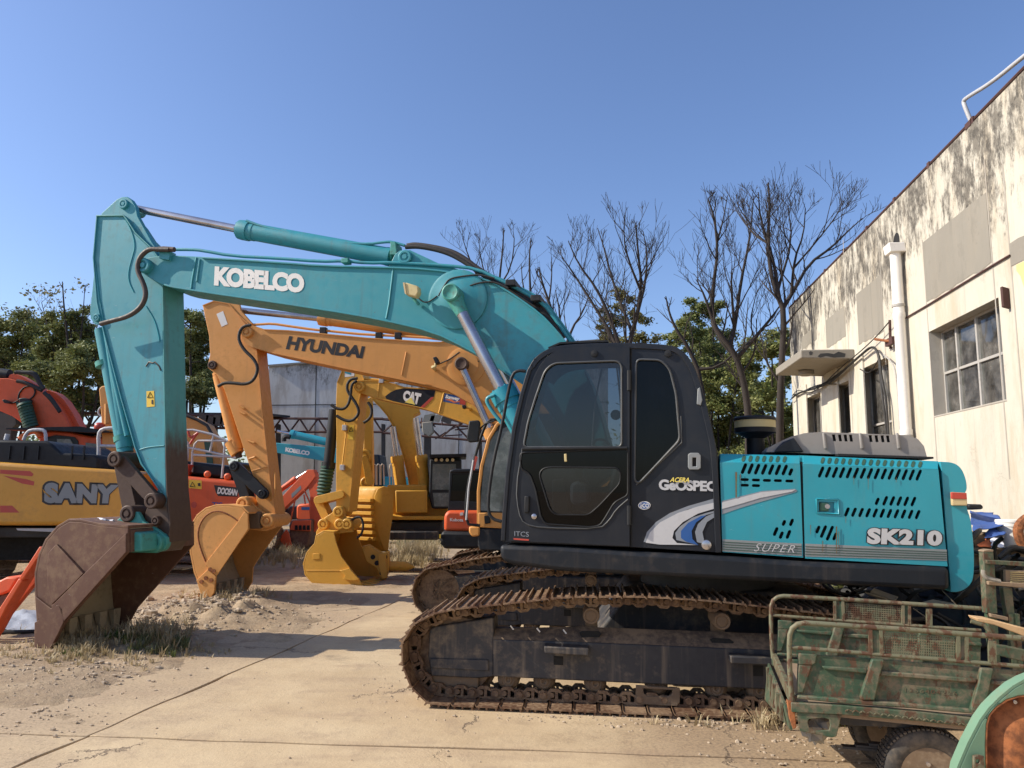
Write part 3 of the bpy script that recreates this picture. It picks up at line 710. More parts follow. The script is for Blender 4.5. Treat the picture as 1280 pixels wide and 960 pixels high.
    arm_near = c3([(120, 197), (250, 197)])+[(157, 275), (168, 291), (190, 312), (203, 330)]+c1([(812, 0), (822, 500), (830, 920)])+[(208, 625), (212, 655), (210, 676), (203, 690), (192, 688), (184, 668), (180, 645), (186, 628)]+c1([(790, 925), (700, 800)])+[(168, 560), (150, 497), (141, 460), (126, 405), (120, 378), (115.5, 322)]
    arm = MB().prism(K.pl(arm_near, A0v), n*(A1v-A0v)).build('arm', mt['teal_arm'], kob, bev=.008)
    cap = c3([(120, 195), (255, 193)])+[(158, 273), (169, 290), (190, 310), (203, 329), (204, 380), (206, 505), (209, 612), (213, 655), (211, 678)]
    MB().strip(K.pl(cap, A0v-.02), n*(A1v-A0v+.04), .014).build('flange', mt['teal_strip'], arm, bev=.003)
    edge = [(201, 617), (176, 580), (168, 560), (150, 497), (126, 405), (120, 378), (115.5, 322), (120, 269)]
    MB().strip(K.pl(edge, A0v-.02), n*(A1v-A0v+.04), .014).build('flange', mt['teal_arm'], arm, bev=.003)
    # head bracket for arm cylinder (two cheeks)
    for v in (A0v+.02, A1v-.08):
        MB().prism(K.pl(c3([(145, 200), (145, 188), (225, 115), (250, 104), (275, 103), (297, 118), (318, 150), (328, 200), (400, 330), (450, 400), (420, 420), (330, 350)]), v), n*.06).build('head_bracket', mt['teal'], arm, bev=.008)
    boss(K, 155.5, 255.5, A0v+.02, .06, arm, 'teal', .03, back=.3)
    for pts in (c3([(262, 205), (300, 275), (318, 350), (300, 410), (282, 480), (285, 530), (310, 580)]), c3([(372, 652), (415, 720), (435, 800), (440, 830)]), c1([(695, 730), (740, 715), (822, 708)])):
        px_tube(K, pts, A0v, .008, arm, 'teal', 'weld_seam', 6, 2)
    # bucket-cylinder ear
    for v in (A0v-.01, A1v-.04):
        MB().prism(K.pl([(119, 326), (112.5, 388), (113, 398), (118, 405), (125, 406), (130, 402), (124, 370)], v), n*.05).build('cylinder_ear', mt['teal'], arm, bev=.006)
    boss(K, 122, 397.5, A0v-.01, .045, arm, 'teal', .03, back=.3)
    bc = ram(kob, P(147, 580, 1.33), P(157, 560, 1.33), P(126, 408, 1.33), .05, .082, 'link', 'teal', 'bucket_cylinder')
    bc2 = MB().cyl(P(157, 566, 1.33), P(128, 412, 1.33), .085, 20); bc2.build('cylinder_barrel', mt['teal'], kob)
    px_tube(K, [(131, 408), (139, 455), (150, 505), (159, 545)], 1.2, .03, bc, 'teal', 'oil_pipe')
    for q in ((131, 455), (154, 548)):
        MB().lathe([(-.03, .1), (.03, .1)], P(q[0], q[1], 1.33), P(157, 566, 1.33)-P(128, 412, 1.33), 16).build('pipe_clamp', mt['teal_ear'], bc)
    MB().cyl(P(151, 572, 1.33), P(162, 597, 1.33), .055, 14).build('rod_end', mt['teal_ear'], bc)
    # warning sticker, scratch mark
    st = decal(K, c1([(732, 436), (770, 434), (773, 512), (733, 516)]), A0v, mt['sticker'], arm, 'warning_sticker')
    MB().tube(K.pl(c1([(737, 468), (750, 441), (764, 466), (737, 468)]), A0v-.005), .004, 4).build('warning_triangle', mt['blackt'], st)
    decal(K, c1([(757, 480), (765, 478), (766, 502), (757, 500)]), A0v, mt['blackt'], st, 'warning_mark', proud=.006)
    px_tube(K, c1([(730, 312), (745, 290), (765, 296), (775, 290), (795, 310), (805, 332)]), A0v, .009, arm, 'hosebrown', 'paint_scar', 5)
    # linkage
    for v in (A0v-.09, A1v+.03):
        hull_bar(K, (146, 574), (192, 626), 9, 8, v, .06, kob, 'link', 'side_link')
    hull_bar(K, (150, 580), (163, 643), 8, 9, 1.24, .2, kob, 'link', 'bucket_link')
    boss(K, 146, 574, A0v-.09, .085, kob, 'link', .05, back=.5)
    boss(K, 192, 626, A0v-.09, .085, kob, 'link', .05, back=.3)
    boss(K, 198, 650.5, A0v, .05, kob, 'link', .06, back=.05)
    boss(K, 162, 642, A0v-.06, .09, kob, 'link', .05, back=.4)
    # bucket
    ears = c2([(560, 300), (590, 275), (640, 235), (690, 240), (715, 285), (790, 330), (832, 368), (836, 400), (820, 428), (780, 445), (640, 442), (640, 400), (600, 340)])
    for v in (A0v-.08, A1v+.03):
        MB().prism(K.pl(ears, v), n*.05).build('bucket_ear', mt['teal_ear' if v < 1.3 else 'bucket'], kob, bev=.008)
    MB().prism(K.pl(c2([(640, 335), (705, 345), (712, 438), (640, 442)]), .80), n*.29).build('hinge_box', mt['teal_ear'], kob, bev=.02)
    boss(K, 196, 678, A0v-.08, .1, kob, 'teal_ear', .06, back=.1); boss(K, 196, 678, A1v+.08, .08, kob, 'link', .02, back=.02)
    prof = c2([(838, 440), (735, 435), (660, 345), (500, 312), (345, 292), (295, 320), (235, 385), (200, 460), (184, 545), (188, 650), (200, 780), (225, 880), (238, 930)])
    prof = c2([(640, 322)])+c2([(500, 312), (400, 290), (345, 288), (292, 320), (235, 385), (203, 455), (184, 545), (186, 650), (194, 780), (215, 880), (232, 925)])
    side = c2([(640, 322), (500, 310), (400, 290), (345, 288), (292, 320), (235, 385), (203, 455), (184, 545), (186, 650), (194, 780), (215, 880), (240, 925), (268, 900), (325, 795), (640, 440)])
    wear = [(c2([(232, 590), (185, 545), (187, 660), (265, 720), (300, 700), (325, 720), (328, 790), (300, 850), (255, 935), (195, 930), (182, 900), (184, 790), (205, 780), (196, 700)])[2:], .03),
            (c2([(292, 320), (300, 400), (430, 545), (640, 330), (500, 310), (400, 290), (345, 288)])[0:0] or c2([(430, 548), (640, 345), (640, 440), (330, 785), (300, 700), (272, 722), (268, 708)]), .03),
            (c2([(255, 440), (292, 400), (428, 545), (375, 600), (270, 700), (250, 600), (245, 500)]), .03)]
    b = bucket(kob, K, prof, side, .72, 1.80, 'bucket', 'bucket_in', 5, wear=wear, tl=.13, lift=.14, tmat='bucket_in', tdir=Vector((.12, 0, -1)).normalized())
    MB().prism([q for q in K.pl(c2([(640, 322), (640, 440), (655, 440), (655, 330)]), .75)], n*1.02).build('back_plate', mt['bucket'], b, bev=.004)
    # small debris on the bucket
    rr = random.Random(3)
    MB().tube(curve3([P(100+i*7, 650+rr.uniform(-1, 2), .9+rr.uniform(-.1, .3)) for i in range(7)], 2), .02, 6).build('mud_clod', mt['tarpw'], b)
    # --- upper body
    skirt = [(624, 681), (700, 683), (800, 690), (902, 695), (1003, 702), (1187, 709), (1188, 738), (1000, 729), (850, 722), (700, 714), (640, 706), (629, 702), (625, 695)]
    sk = MB().prism(K.pl(skirt, -.03), n*2.66).build('lower_skirt', mt['charcoal2'], kob, bev=.035, seg=3)
    # cab: side plate with openings, far side plate, outer skin
    out = [(789, 684), (787, 684), (634, 678), (626, 676), (628, 640), (632, 590), (640, 535), (650, 492), (659, 462), (668, 447), (682, 437), (700, 431), (760, 428), (835, 430), (853, 437), (867, 455), (877, 482), (888, 525), (897, 566), (902, 691)]
    out = out[:5]+chaikin(out[5:17], 2)+out[17:]
    qw = [(795, 450), (826, 451), (836, 462), (844, 492), (849, 548), (799, 602), (794, 600)]
    doorhole = [(692, 453), (771, 450), (777, 456), (777, 660), (686, 661), (652, 648), (655, 560), (668, 500), (680, 464)]
    cab = MB().plate(K.pl(out, .0), [K.pl(soft(qw, 7), 0), K.pl([(690, 446), (782, 443), (782, 668), (668, 664), (648, 600), (652, 540), (664, 490), (676, 458)], 0)], n*.05).build('cab', mt['charcoal'], kob, bev=.004)
    MB().plate(K.pl(out, .95), [K.pl([(795, 450), (826, 451), (836, 462), (844, 492), (849, 560), (800, 620), (794, 600)], .95), K.pl([(692, 446), (782, 443), (782, 630), (668, 630), (655, 590), (657, 540), (668, 490), (680, 458)], .95)], n*.05).build('cab_far_side', mt['charcoal'], cab)
    out = out
    skin = [(902, 691), (897, 566), (888, 525), (877, 482), (867, 455), (853, 437), (835, 430), (760, 428), (700, 431), (682, 437), (668, 447), (662, 457)]; skin = chaikin(skin, 2)
    MB().strip(K.pl(skin, -.012), n*1.02, -.045).build('cab_roof', mt['charcoal'], cab, bev=.01, smooth=60)
    MB().strip(K.pl([(662, 457), (650, 492), (640, 535), (632, 590), (628, 640)], .05), n*.9, -.012).build('windscreen', mt['glass'], cab, smooth=60)
    for v in (-.012, .93):
        MB().strip(K.pl([(668, 447), (659, 462), (650, 492), (640, 535), (632, 590), (628, 640), (626, 676)], v), n*.075, -.035).build('front_pillar', mt['charcoal'], cab, bev=.006)
    MB().strip(K.pl([(628, 640), (626, 676), (902, 690)], .03), n*.94, -.04).build('cab_floor', mt['blackp'], cab)
    for a in ((735, 434, .25), (838, 436, .25), (775, 434, .25)): MB().box(P(a[0], a[1]+2, a[2]), K.u*.03, n*.03, Z*.025).build('roof_lug', mt['blackp'], cab, bev=.004)
    MB().strip(K.pl([(685, 434), (700, 427.5), (760, 425)], .15), n*.7, .015).build('roof_hatch', mt['blackp'], cab)
    # door
    dout = [(787, 433), (715, 434), (697, 437), (683, 446), (671, 462), (660, 492), (650, 535), (642, 590), (637, 640), (636, 676), (787, 683)]; dout = [dout[0]]+chaikin(dout[1:9], 2)+dout[9:]
    qw = soft(qw, 7); 
    low = [(650, 566), (785, 561), (785, 619), (768, 628), (758, 645), (750, 657), (738, 659), (682, 655), (676, 646), (669, 610), (662, 592), (651, 586)]
    upw = [(692, 454), (771, 451), (777, 456), (777, 559), (654, 559), (660, 527), (670, 495), (681, 463)]
    upw = soft(upw, 7); low = soft(low, 5)
    door = MB().plate(K.pl(dout, -.03), [K.pl(upw, -.03), K.pl(low, -.03)], n*.035).build('cab_door', mt['charcoal'], kob, bev=.003)
    MB().prism(K.pl(upw, -.012), n*.006).build('door_window', mt['glass'], door, smooth=0)
    win2 = cm(580, 520, 5.333, [(500, 390), (520, 355), (560, 340), (1020, 345), (1045, 380), (1040, 450), (900, 600), (830, 660), (610, 660), (570, 620)]); win2 = soft(win2, 6)
    MB().plate(K.pl(low, -.02), [K.pl(win2, -.02)], n*.02).build('lower_door_panel', mt['glass_dark'], door, smooth=0)
    MB().prism(K.pl(win2, -.008), n*.005).build('lower_door_window', mt['glass'], door, smooth=0)
    def ring(pts, v, r, parent, mat, name): 
        Q = K.pl(pts, v); return MB().tube(Q+[Q[0]], r, 6).build(name, M[mat], parent, smooth=60)
    ring(upw, -.034, .009, door, 'seal', 'window_seal'); ring(low, -.032, .008, door, 'blackp', 'window_seal'); ring(win2, -.026, .007, door, 'blackp', 'window_seal')
    px_tube(K, [(653, 561), (784, 560)], -.04, .014, door, 'blackp', 'window_bar')
    px_tube(K, [(653, 560), (645, 610), (648, 640), (655, 655), (678, 660), (750, 661), (762, 650), (770, 637), (785, 624)], -.033, .006, door, 'seal', 'door_crease', 6, 1)
    MB().prism(K.pl([(655.5, 620), (661.5, 620), (661, 641), (655, 641)], -.055), n*.03).build('door_handle', mt['blackp'], door, bev=.008)
    MB().lathe([(0, .022), (.015, .022), (.02, .01), (.02, 0)], P(668, 645.5, -.03), -n, 12).build('door_lock', mt['chrome'], door)
    MB().prism(K.pl([(705, 567.5), (708, 567), (708.5, 577), (705.5, 577)], -.045), n*.02).build('window_catch', mt['cream'], door, bev=.003)
    for y0, y1 in ((463, 488), (632, 656)):
        MB().cyl(P(786.5, y0, -.04), P(786.5, y1, -.04), .018, 10).build('hinge', mt['blackp'], door)
    decal(K, [(642, 672.6), (661, 674), (661, 676), (642, 674.6)], -.03, mt['redp'], door, 'red_mark')
    lettering(K, 'ITCS', ((643, 664), (661, 665), (661, 671), (643, 670)), -.03, mt['greyd'], door, off=0.0)
    MB().prism(K.pl(qw, .012), n*.006).build('quarter_window', mt['glass_dark'], cab, smooth=0)
    ring(soft([(795, 449), (826, 450), (837, 461), (845, 492), (850, 550), (799, 604), (793, 601)], 7), -.006, .010, cab, 'seal', 'window_seal')
    px_tube(K, [(795, 606), (852, 553), (851, 520)], -.004, .007, cab, 'seal', 'crease', 6)
    px_tube(K, [(788.5, 433), (788.5, 684)], -.003, .007, cab, 'dark', 'door_gap', 6)
    # vent latch, lamp, badges
    la = MB().plate(K.pl([(860, 568), (863, 566), (873, 566), (876, 569), (876, 585), (873, 587), (862, 587), (860, 584)], -.02), [K.pl([(865.5, 572), (870.5, 572), (870.5, 583), (865.5, 583)], -.02)], n*.02).build('latch_plate', mt['stripe'], cab, bev=.004)
    MB().prism(K.pl([(865, 571), (871, 571), (871, 584), (865, 584)], -.004), n*.006).build('latch_slot', mt['dark'], la)
    MB().prism(K.pl([(872, 486), (875, 484), (878, 500), (876, 507), (871, 505)], -.02), n*.03).build('air_vent', mt['stripe'], cab, bev=.005)
    MB().lathe([(0, .03), (.015, .028), (.02, 0)], P(835, 442, -.005), -n, 12).build('bolt', mt['blackp'], cab)
    MB().lathe([(0, .03), (.015, .028), (.02, 0)], P(743, 442, -.03), -n, 12).build('bolt', mt['blackp'], door)
    lettering(K, 'GeOSPEC', ((823.5, 599), (895.5, 601.5), (895.5, 614.5), (823.5, 612.5)), -.002, mt['silver'], cab, off=.045, space=.95, proud=.005)
    lettering(K, 'ACERA', ((837.5, 596.5), (861.5, 597), (861.5, 603), (837, 602.5)), -.013, mt['yellowt'], cab, off=.02, shear=.3, proud=.003)
    decal(K, ell(805.5, 631.8, 7.8, 5.2), 0, mt['white'], cab, 'eco_badge')
    decal(K, ell(805.5, 631.8, 6.6, 4.2), 0, mt['blued'], cab, 'badge_field', proud=.005)
    lettering(K, 'ECO', ((800.5, 629.3), (811, 629.5), (811, 634.6), (800.5, 634.4)), -.005, mt['white'], cab, off=.02)
    c8 = lambda L: cm(800, 480, 4, L)
    sw = [(c8([(18, 790), (35, 740), (80, 690), (150, 645), (240, 610), (380, 570), (382, 592), (240, 626), (150, 672), (70, 735), (45, 790)]), 'greyd', .003),
          (c8([(28, 793), (50, 742), (100, 692), (190, 645), (290, 612), (382, 590), (382, 620), (290, 648), (215, 690), (170, 735), (162, 770), (185, 795), (290, 805), (100, 803)]), 'silver', .006),
          (c8([(182, 780), (176, 745), (200, 712), (262, 668), (330, 645), (382, 632), (382, 640), (330, 655), (262, 690), (222, 730), (208, 770), (290, 805)]), 'greyd', .005),
          (c8([(305, 660), (240, 695), (205, 735), (205, 770), (230, 788), (292, 806), (262, 775), (258, 735), (280, 692), (330, 657)]), 'blued', .008),
          (c8([(382, 640), (330, 662), (290, 700), (275, 740), (285, 790), (320, 800), (320, 780), (312, 740), (335, 690), (382, 660)]), 'greyd', .006)]
    for i, (pts, mm, pr) in enumerate(sw): decal(K, pts, 0, mt[mm], cab, 'swoosh_decal', proud=pr)
    MB().lathe([(0, .04), (.02, .036), (.024, .02), (.024, 0)], P(883, 681, -.0), -n, 14).build('tie_down_plug', mt['chrome'], cab)
    # grab rail and mirror arm in front of the cab
    px_tube(K, [(657, 464), (648, 463), (641, 467), (636, 485), (628, 530), (617, 575), (611, 615), (610, 640), (616, 649), (627, 652)], .12, .014, kob, 'blackp', 'grab_rail', 8, 1)
    # seat and levers inside
    MB().prism(K.pl([(715, 640), (720, 610), (760, 608), (775, 560), (782, 500), (795, 470), (808, 472), (806, 520), (800, 600), (795, 650)], .3), n*.42).build('seat', mt['stripe'], cab, bev=.03)
    MB().lathe([(0, .035), (.1, .05), (.22, .03)], P(722, 598, .28), Z, 12).build('lever_boot', mt['rubber'], cab)
    MB().prism(K.pl([(712, 605), (722, 600), (736, 606), (738, 630), (722, 634), (712, 628)], .25), n*.1).build('armrest', mt['tarpw'], cab, bev=.03)
    MB().prism(K.pl([(766, 596), (790, 560), (800, 660), (760, 660), (737, 640)], .8), n*.02).build('far_door_pillar', mt['charcoal'], cab)
    px_tube(K, [(752, 462), (744, 500), (741, 540), (740, 560)], .55, .008, cab, 'white', 'edge_reflection', 6, 2)  # white tube standing in for the curved reflection along the glass edge
    hose(cab, K.pl([(742, 556), (744, 549), (756, 550), (762, 556)], .5), .012, 'blackp', 'lever')
    MB().lathe([(0, .04), (.03, .045), (.05, .0)], P(770, 519, .4), -n, 14).build('cab_mirror', mt['blackp'], cab)
    MB().prism(K.pl([(690, 600), (704, 598), (712, 640), (738, 655), (690, 655)], .6), n*.03).build('side_console', mt['stripe'], cab, bev=.01)
    # body panels
    def slots(L, v=0): return L
    def mkslots(pts, v, lw=15, w=4.4, dx=.42, dy=-1): return [K.pl(capsule(a[0], a[1], (a[2] if len(a) > 2 else lw), w, dx, dy), v) for a in pts]
    p1 = [(900, 578), (1000, 580), (1004, 697), (903, 690)]
    s1 = [(800+x/4, 480+y/4, 14.5) for x, y in ((520, 423), (553, 424), (586, 426), (621, 427), (656, 428), (690, 429), (724, 430))]+[(988.5, 590, 10)]
    s1 += [(980, 653.7, 8), (989.5, 653, 10), (969.7, 664.5, 12), (976.7, 669, 10), (985.7, 668, 12)]
    hs = [(800+x/4, 480+y/4) for x, y in ((524, 478), (580, 480), (635, 482), (690, 483), (747, 485), (524, 506), (580, 508))]
    holes = mkslots(s1, 0)+[K.pl(capsule(x, y, 10.5, 3.6, 1, .03), 0) for x, y in hs]
    d1 = MB().plate(K.pl(p1, 0), holes, n*.03).build('engine_door', mt['teal_new'], kob, smooth=25)
    p2 = [(1003.5, 580), (1173, 587), (1184.5, 708), (1006.5, 698)]
    s2 = [(1026.5+i*8.72, 590.0+i*.28, 15) for i in range(15)]
    s2 += [(1096.7, 626.7, 10), (1106.7, 626, 13), (1115.5, 626.2, 13), (1124.3, 626.5, 13), (1133, 626.8, 13), (1142, 627, 13)]
    s2 += [(1058.8+i*8.85, 640+i*.33, 12.5) for i in range(11)]
    s2 += [(1022.5, 662, 10.5), (1029.5, 664.5, 17), (1037.5, 666.5, 20), (1043.8, 670.7, 10.5)]
    hd = K.pl([(1023.5, 627), (1043, 628), (1043, 641), (1023.5, 640)], 0)
    d2 = MB().plate(K.pl(p2, 0), mkslots(s2, 0)+[hd], n*.03).build('engine_door', mt['teal_new'], kob, smooth=25)
    # sloped upper strips with shallow slots
    def slope(xa, xb, ya, yb, sl, v0=0, v1=.075, nm='top_strip', par=None):
        dy = 10.5
        a, b, c, d = P(xa, ya, v0), P(xb, yb, v0), P(xb, yb-dy, v1), P(xa, ya-dy, v1)
        o = MB().prism([a, b, c, d], n*.03).build(nm, mt['teal_new'], par, bev=.004)
        nn = (b-a).cross(d-a).normalized(); nn = nn if nn.dot(n) < 0 else -nn
        def on(x, y):
            t_ = (x-xa)/(xb-xa); s_ = 1-(y-(ya+(yb-ya)*t_-dy))/dy; return a.lerp(b, t_).lerp(d.lerp(c, t_), s_)+nn*.003
        for x in sl:
            yb_ = ya+(yb-ya)*(x-xa)/(xb-xa)
            q = capsule(x, yb_-5.2, 8.2, 4.2, .35, -1); MB().prism([on(*w) for w in q], -nn*.002).build('louvre', mt['fence'], o, smooth=0)
        return o
    slope(900, 1000, 578, 580, [930+8.5*i for i in range(7)], par=d1)
    slope(1003.5, 1173, 580, 587, [1029+8.7*i for i in range(15)], par=d2)
    MB().prism(K.pl([(902, 575), (1002, 577), (1176, 584), (1184, 706), (905, 690)], .12), n*.05).build('engine_bay', mt['engine'], kob)
    for x in (950, 1060, 1100, 1150):
        MB().cyl(P(x, 600, .1), P(x+14, 690, .1), .03, 8).build('engine_pipe', mt['engine'], kob)
    MB().prism(K.pl([(1001, 578), (1004, 578), (1006.5, 697), (1003.6, 697)], .01), n*.1).build('panel_gap', mt['dark'], kob)
    MB().prism(K.pl([(899, 567), (1001, 569), (1176, 577), (1186, 706), (903, 690)], .18), n*2.35).build('engine_housing', mt['teal_new'], kob, bev=.02)
    hh = MB().prism(K.pl([(1023.8, 627.3), (1042.8, 628.3), (1042.8, 640.7), (1023.8, 639.7)], .02), n*.01).build('handle_recess', mt['teal_new'], d2)
    ring([(1020.5, 623.5), (1047.5, 624.5), (1048.5, 642.5), (1021, 641)], -.002, .008, d2, 'teal_new', 'recess_rim')
    MB().prism(K.pl([(1024.5, 628.5), (1036, 629), (1036, 639), (1024.5, 638.5)], .0), n*.02).build('door_handle', mt['fence'], d2, bev=.004)
    MB().lathe([(0, .018), (.012, .018), (.012, 0)], P(1034, 633, 0), -n, 12).build('lock', mt['chrome'], d2)
    decal(K, c8([(410, 585), (520, 557), (610, 535), (775, 524), (786, 532), (780, 540), (600, 590), (500, 620), (410, 652)]), 0, mt['greyd'], d1, 'swoosh_decal', proud=.003)
    decal(K, c8([(410, 592), (520, 563), (610, 540), (778, 528), (760, 538), (600, 570), (500, 600), (410, 625)]), 0, mt['silver'], d1, 'swoosh_decal', proud=.006)
    for q, par in (([(903, 674), (1002, 679.5), (1002.5, 695), (903, 689)], d1), ([(1006.5, 679.5), (1183.5, 687), (1184, 701), (1006.5, 695.5)], d2)):
        decal(K, q, 0, mt['stripe'], par, 'stripe_band')
        for k in range(1, 5):
            f = k/5; a = (q[0][0], q[0][1]*(1-f)+q[3][1]*f); b = (q[1][0], q[1][1]*(1-f)+q[2][1]*f)
            decal(K, [a, b, (b[0], b[1]+.8), (a[0], a[1]+.8)], 0, mt['fence'], par, 'band_line', proud=.006)
    lettering(K, 'SUPER', ((944, 679), (994, 681.5), (993, 691), (942, 689)), -.008, mt['silver'], d1, off=-.01, shear=.3, space=1.2)
    q = ((1084.5, 659.5), (1178, 663.5), (1177.5, 682.5), (1083.5, 680))
    lettering(K, 'SK210', q, -.003, mt['blackt'], d2, off=.115, space=1.06, proud=.004, grow=.014)
    lettering(K, 'SK210', q, -.009, mt['silver'], d2, off=.06, space=1.06, proud=.004)
    # rear counterweight
    cw = [(1175, 577), (1192, 578), (1202, 585), (1208, 600), (1209, 612), (1206, 616), (1208, 634), (1214, 650), (1218, 690), (1217.5, 722), (1212, 733), (1200, 740), (1188.5, 740), (1186, 706), (1177, 590)]
    cw = chaikin(cw[:13], 2)+cw[13:]
    for x, y0, y1, w in ((1045, 658, 692, 1.4), (1048, 664, 686, .8), (1028, 676, 690, 1), (1013, 656, 668, .8), (1057, 646, 654, .7), (1067, 596, 606, .7), (1085, 597, 612, .6), (1120, 597, 603, .6)): decal(K, [(x, y0), (x+w, y0), (x+w*.6, y1), (x+w*.2, y1)], 0, mt['drip'], d2, 'rust_run', proud=.0105)
    for x, y0, y1, w in ((919, 590, 622, 2.4), (925, 592, 600, 1)): decal(K, [(x, y0), (x+w, y0), (x+w*.8, y1), (x+w*.2, y1)], 0, mt['drip'], d1, 'rust_run', proud=.0105)
    MB().prism(K.pl(cw, .02), n*2.6).build('counterweight', mt['teal_new'], kob, bev=.05, seg=3)
    tl_ = MB().prism(K.pl([(1189.5, 615), (1208.5, 616), (1209.5, 632), (1190.5, 632)], -.01), n*.06).build('tail_lamp', mt['creamp'], kob, bev=.006)
    MB().prism(K.pl([(1189.7, 615.2), (1208.4, 616.2), (1209, 624), (1190, 623.5)], -.016), n*.03).build('red_lens', mt['redp'], tl_, bev=.003)
    # hood on top
    hood = cm(960, 520, 4, [(-10, 180), (0, 160), (60, 128), (110, 105), (180, 86), (260, 80), (700, 96), (750, 115), (780, 150), (795, 205)])
    hs_ = [[cm(960, 520, 4, [(a, 92+(a-320)*.02), (a+16, 92+(a-320)*.02), (a+22, 126+(a-320)*.02), (a+6, 126+(a-320)*.02)])] for a in (320, 350, 378, 405, 503, 533, 563, 590)]
    ho = MB().plate(K.pl(hood, .22), [K.pl(h[0], .22) for h in hs_], n*.03).build('hood', mt['grey_hood'], kob, bev=.006)
    MB().prism(K.pl(hood, .26), n*1.4).build('hood_body', mt['grey_hood'], ho, bev=.05)
    for h in hs_: MB().prism(K.pl([(x, y) for x, y in h[0]], .245), n*.02).build('vent_slot', mt['dark'], ho)
    MB().prism(K.pl(cm(960, 520, 4, [(45, 160), (75, 130), (130, 108), (180, 180), (30, 182)]), .19), n*.04).build('hood_cheek', mt['charcoal'], ho, bev=.01)
    for x in (272, 455, 640):
        MB().prism(K.pl(cm(960, 520, 4, [(x, 84), (x+14, 84), (x+26, 165), (x+10, 165)]), .2), n*.03).build('hood_rib', mt['grey_hood'], ho, bev=.008)
    MB().prism(K.pl([(1048, 567), (1167, 571), (1167, 573.5), (1048, 570)], .1), n*.3).build('hood_seal', mt['blackp'], ho)
    # air filter
    c = P(945, 573, .75)
    af = MB().lathe([(0, .075), (.17, .075), (.18, .09), (.2, .13), (.24, .17)], c, Z, 24).build('air_intake', mt['blackp'], kob)
    MB().lathe([(.215, .155), (.22, .175), (.262, .175), (.262, .17)], c, Z, 24).build('intake_bowl', mt['blackp'], af)
    MB().lathe([(.262, .165), (.262, .172), (.325, .172), (.325, .165)], c, Z, 24).build('intake_band', mt['cream'], af)
    MB().lathe([(.325, .165), (.326, .18), (.345, .18), (.358, .165), (.358, 0)], c, Z, 24).build('intake_cap', mt['blackp'], af)
    # --- under frame
    c = T.at(1.75, 0, 1.35)
    MB().lathe([(.80, .62), (.99, .62), (.99, .58), (1.06, .58)], c, Z, 40).build('slew_ring', mt['engine'], kob)
    MB().prism([T.at(u, z, .75) for u, z in ((.7, .45), (2.9, .45), (2.6, .85), (1.0, .85))], T.n*1.2).build('car_body', mt['frame'], kob, bev=.03)
    vn = -.12
    pth = [(497, 806), (500, 796), (506, 786), (515, 776), (528, 768), (543, 762.5), (562, 758), (600, 754.5), (640, 750), (680, 745.5), (706, 742.5), (740, 742.5), (770, 742), (800, 742), (850, 744.5), (900, 748), (950, 754), (1000, 760), (1050, 765), (1100, 772), (1150, 783)]
    P_ = [T.uz(x, y, vn) for x, y in pth]
    u0 = T.uz(537, 888, vn)[0]; u1 = P_[-1][0]; zt = P_[-1][1]; rz = zt/2
    for i in range(1, 9): a = pi/2-pi*i/8; P_.append((u1+rz*.95*cos(a), rz+rz*sin(a)))
    for i in range(1, 14): P_.append((u1+(u0-u1)*i/13, .0))
    P_ += [T.uz(x, y, vn) for x, y in ((524, 879), (512, 866), (503, 850), (498, 832), (496.5, 818))]
    P_ = [(u, max(z, 0)) for u, z in chaikin(P_, 1, True)]
    P_ = [(u, z+.004) for u, z in P_]
    tr, me = crawler(kob, T, P_, vn, .6)
    crawler(kob, T, P_, vn+2.39, .6, meshes=me)
    for dv in (0, 2.39):
        t0 = vn+dv+.3        # chain centre line
        def tb(pts, va, vb, name, mat='frame', par=kob, bev=.01):
            return MB().prism([q+T.n*(dv+va-vn) for q in T.pl(pts, vn)], T.n*(vb-va)).build(name, M[mat], par, bev=bev)
        c4 = lambda L: cm(720, 680, 4, L); g3 = lambda L: cm(480, 660, 4, L)
        # outline of the side beam as seen at the beam's near face (v=.06)
        def tz(pts, va): return [q+T.n*dv for q in T.pl(pts, va)]
        bm_ = MB().prism(tz([(616, 799), (720, 802), (957, 812), (1120, 822), (1120, 873), (957, 862), (720, 851), (616, 846)], .08), T.n*.32).build('track_frame', mt['frame'], kob, bev=.012)
        tp = T.pl([(616, 799), (720, 802), (957, 812), (1120, 822)], .08); tq = T.pl([(618, 786), (720, 783), (957, 792), (1120, 800)], .22)
        mb = MB(); mb.add([q+T.n*dv for q in tp+tq], [(i, i+1, 5+i, 4+i) for i in range(3)]); mb.build('frame_shelf', mt['shelf'], bm_, recalc=False)
        mb = MB().prism([q+T.n*dv for q in tq[:1]+tq[-1:]]+[q+T.n*dv-Z*.1 for q in (tq[-1], tq[0])], T.n*.12); mb.build('frame_top', mt['frame'], bm_)
        for q in ([(724, 791), (728, 789), (748, 789), (752, 792), (749, 796.5), (727, 796.5)], [(887, 799.5), (891, 797.5), (912, 799), (917, 803), (913, 806), (890, 804.5)]):
            a = [x+T.n*dv for x in T.pl(q, .14)]; MB().prism([x-T.n*.02+Z*.004 for x in a], T.n*.012).build('frame_slot', mt['dark'], bm_)
        for q in ((692, 820, 704, 831), (941.5, 832, 954, 845)):
            MB().prism(tz([(q[0], q[1]), (q[2], q[1]+.5), (q[2], q[3]+.5), (q[0], q[3])], .076), T.n*.01).build('frame_slot', mt['dark'], bm_, bev=.0)
        for q in ([(680, 808), (736, 811), (736, 820), (681, 817)], [(913, 820), (968, 823), (968, 832), (914, 829.5)]):
            MB().prism(tz(q, -.06), T.n*.15).build('step', mt['frame'], bm_, bev=.008)
        MB().prism(tz([(537, 787), (545, 783), (617, 772), (617, 846), (596, 848), (539, 845), (535, 820)], .1), T.n*.3).build('idler_bracket', mt['frame'], bm_, bev=.01)
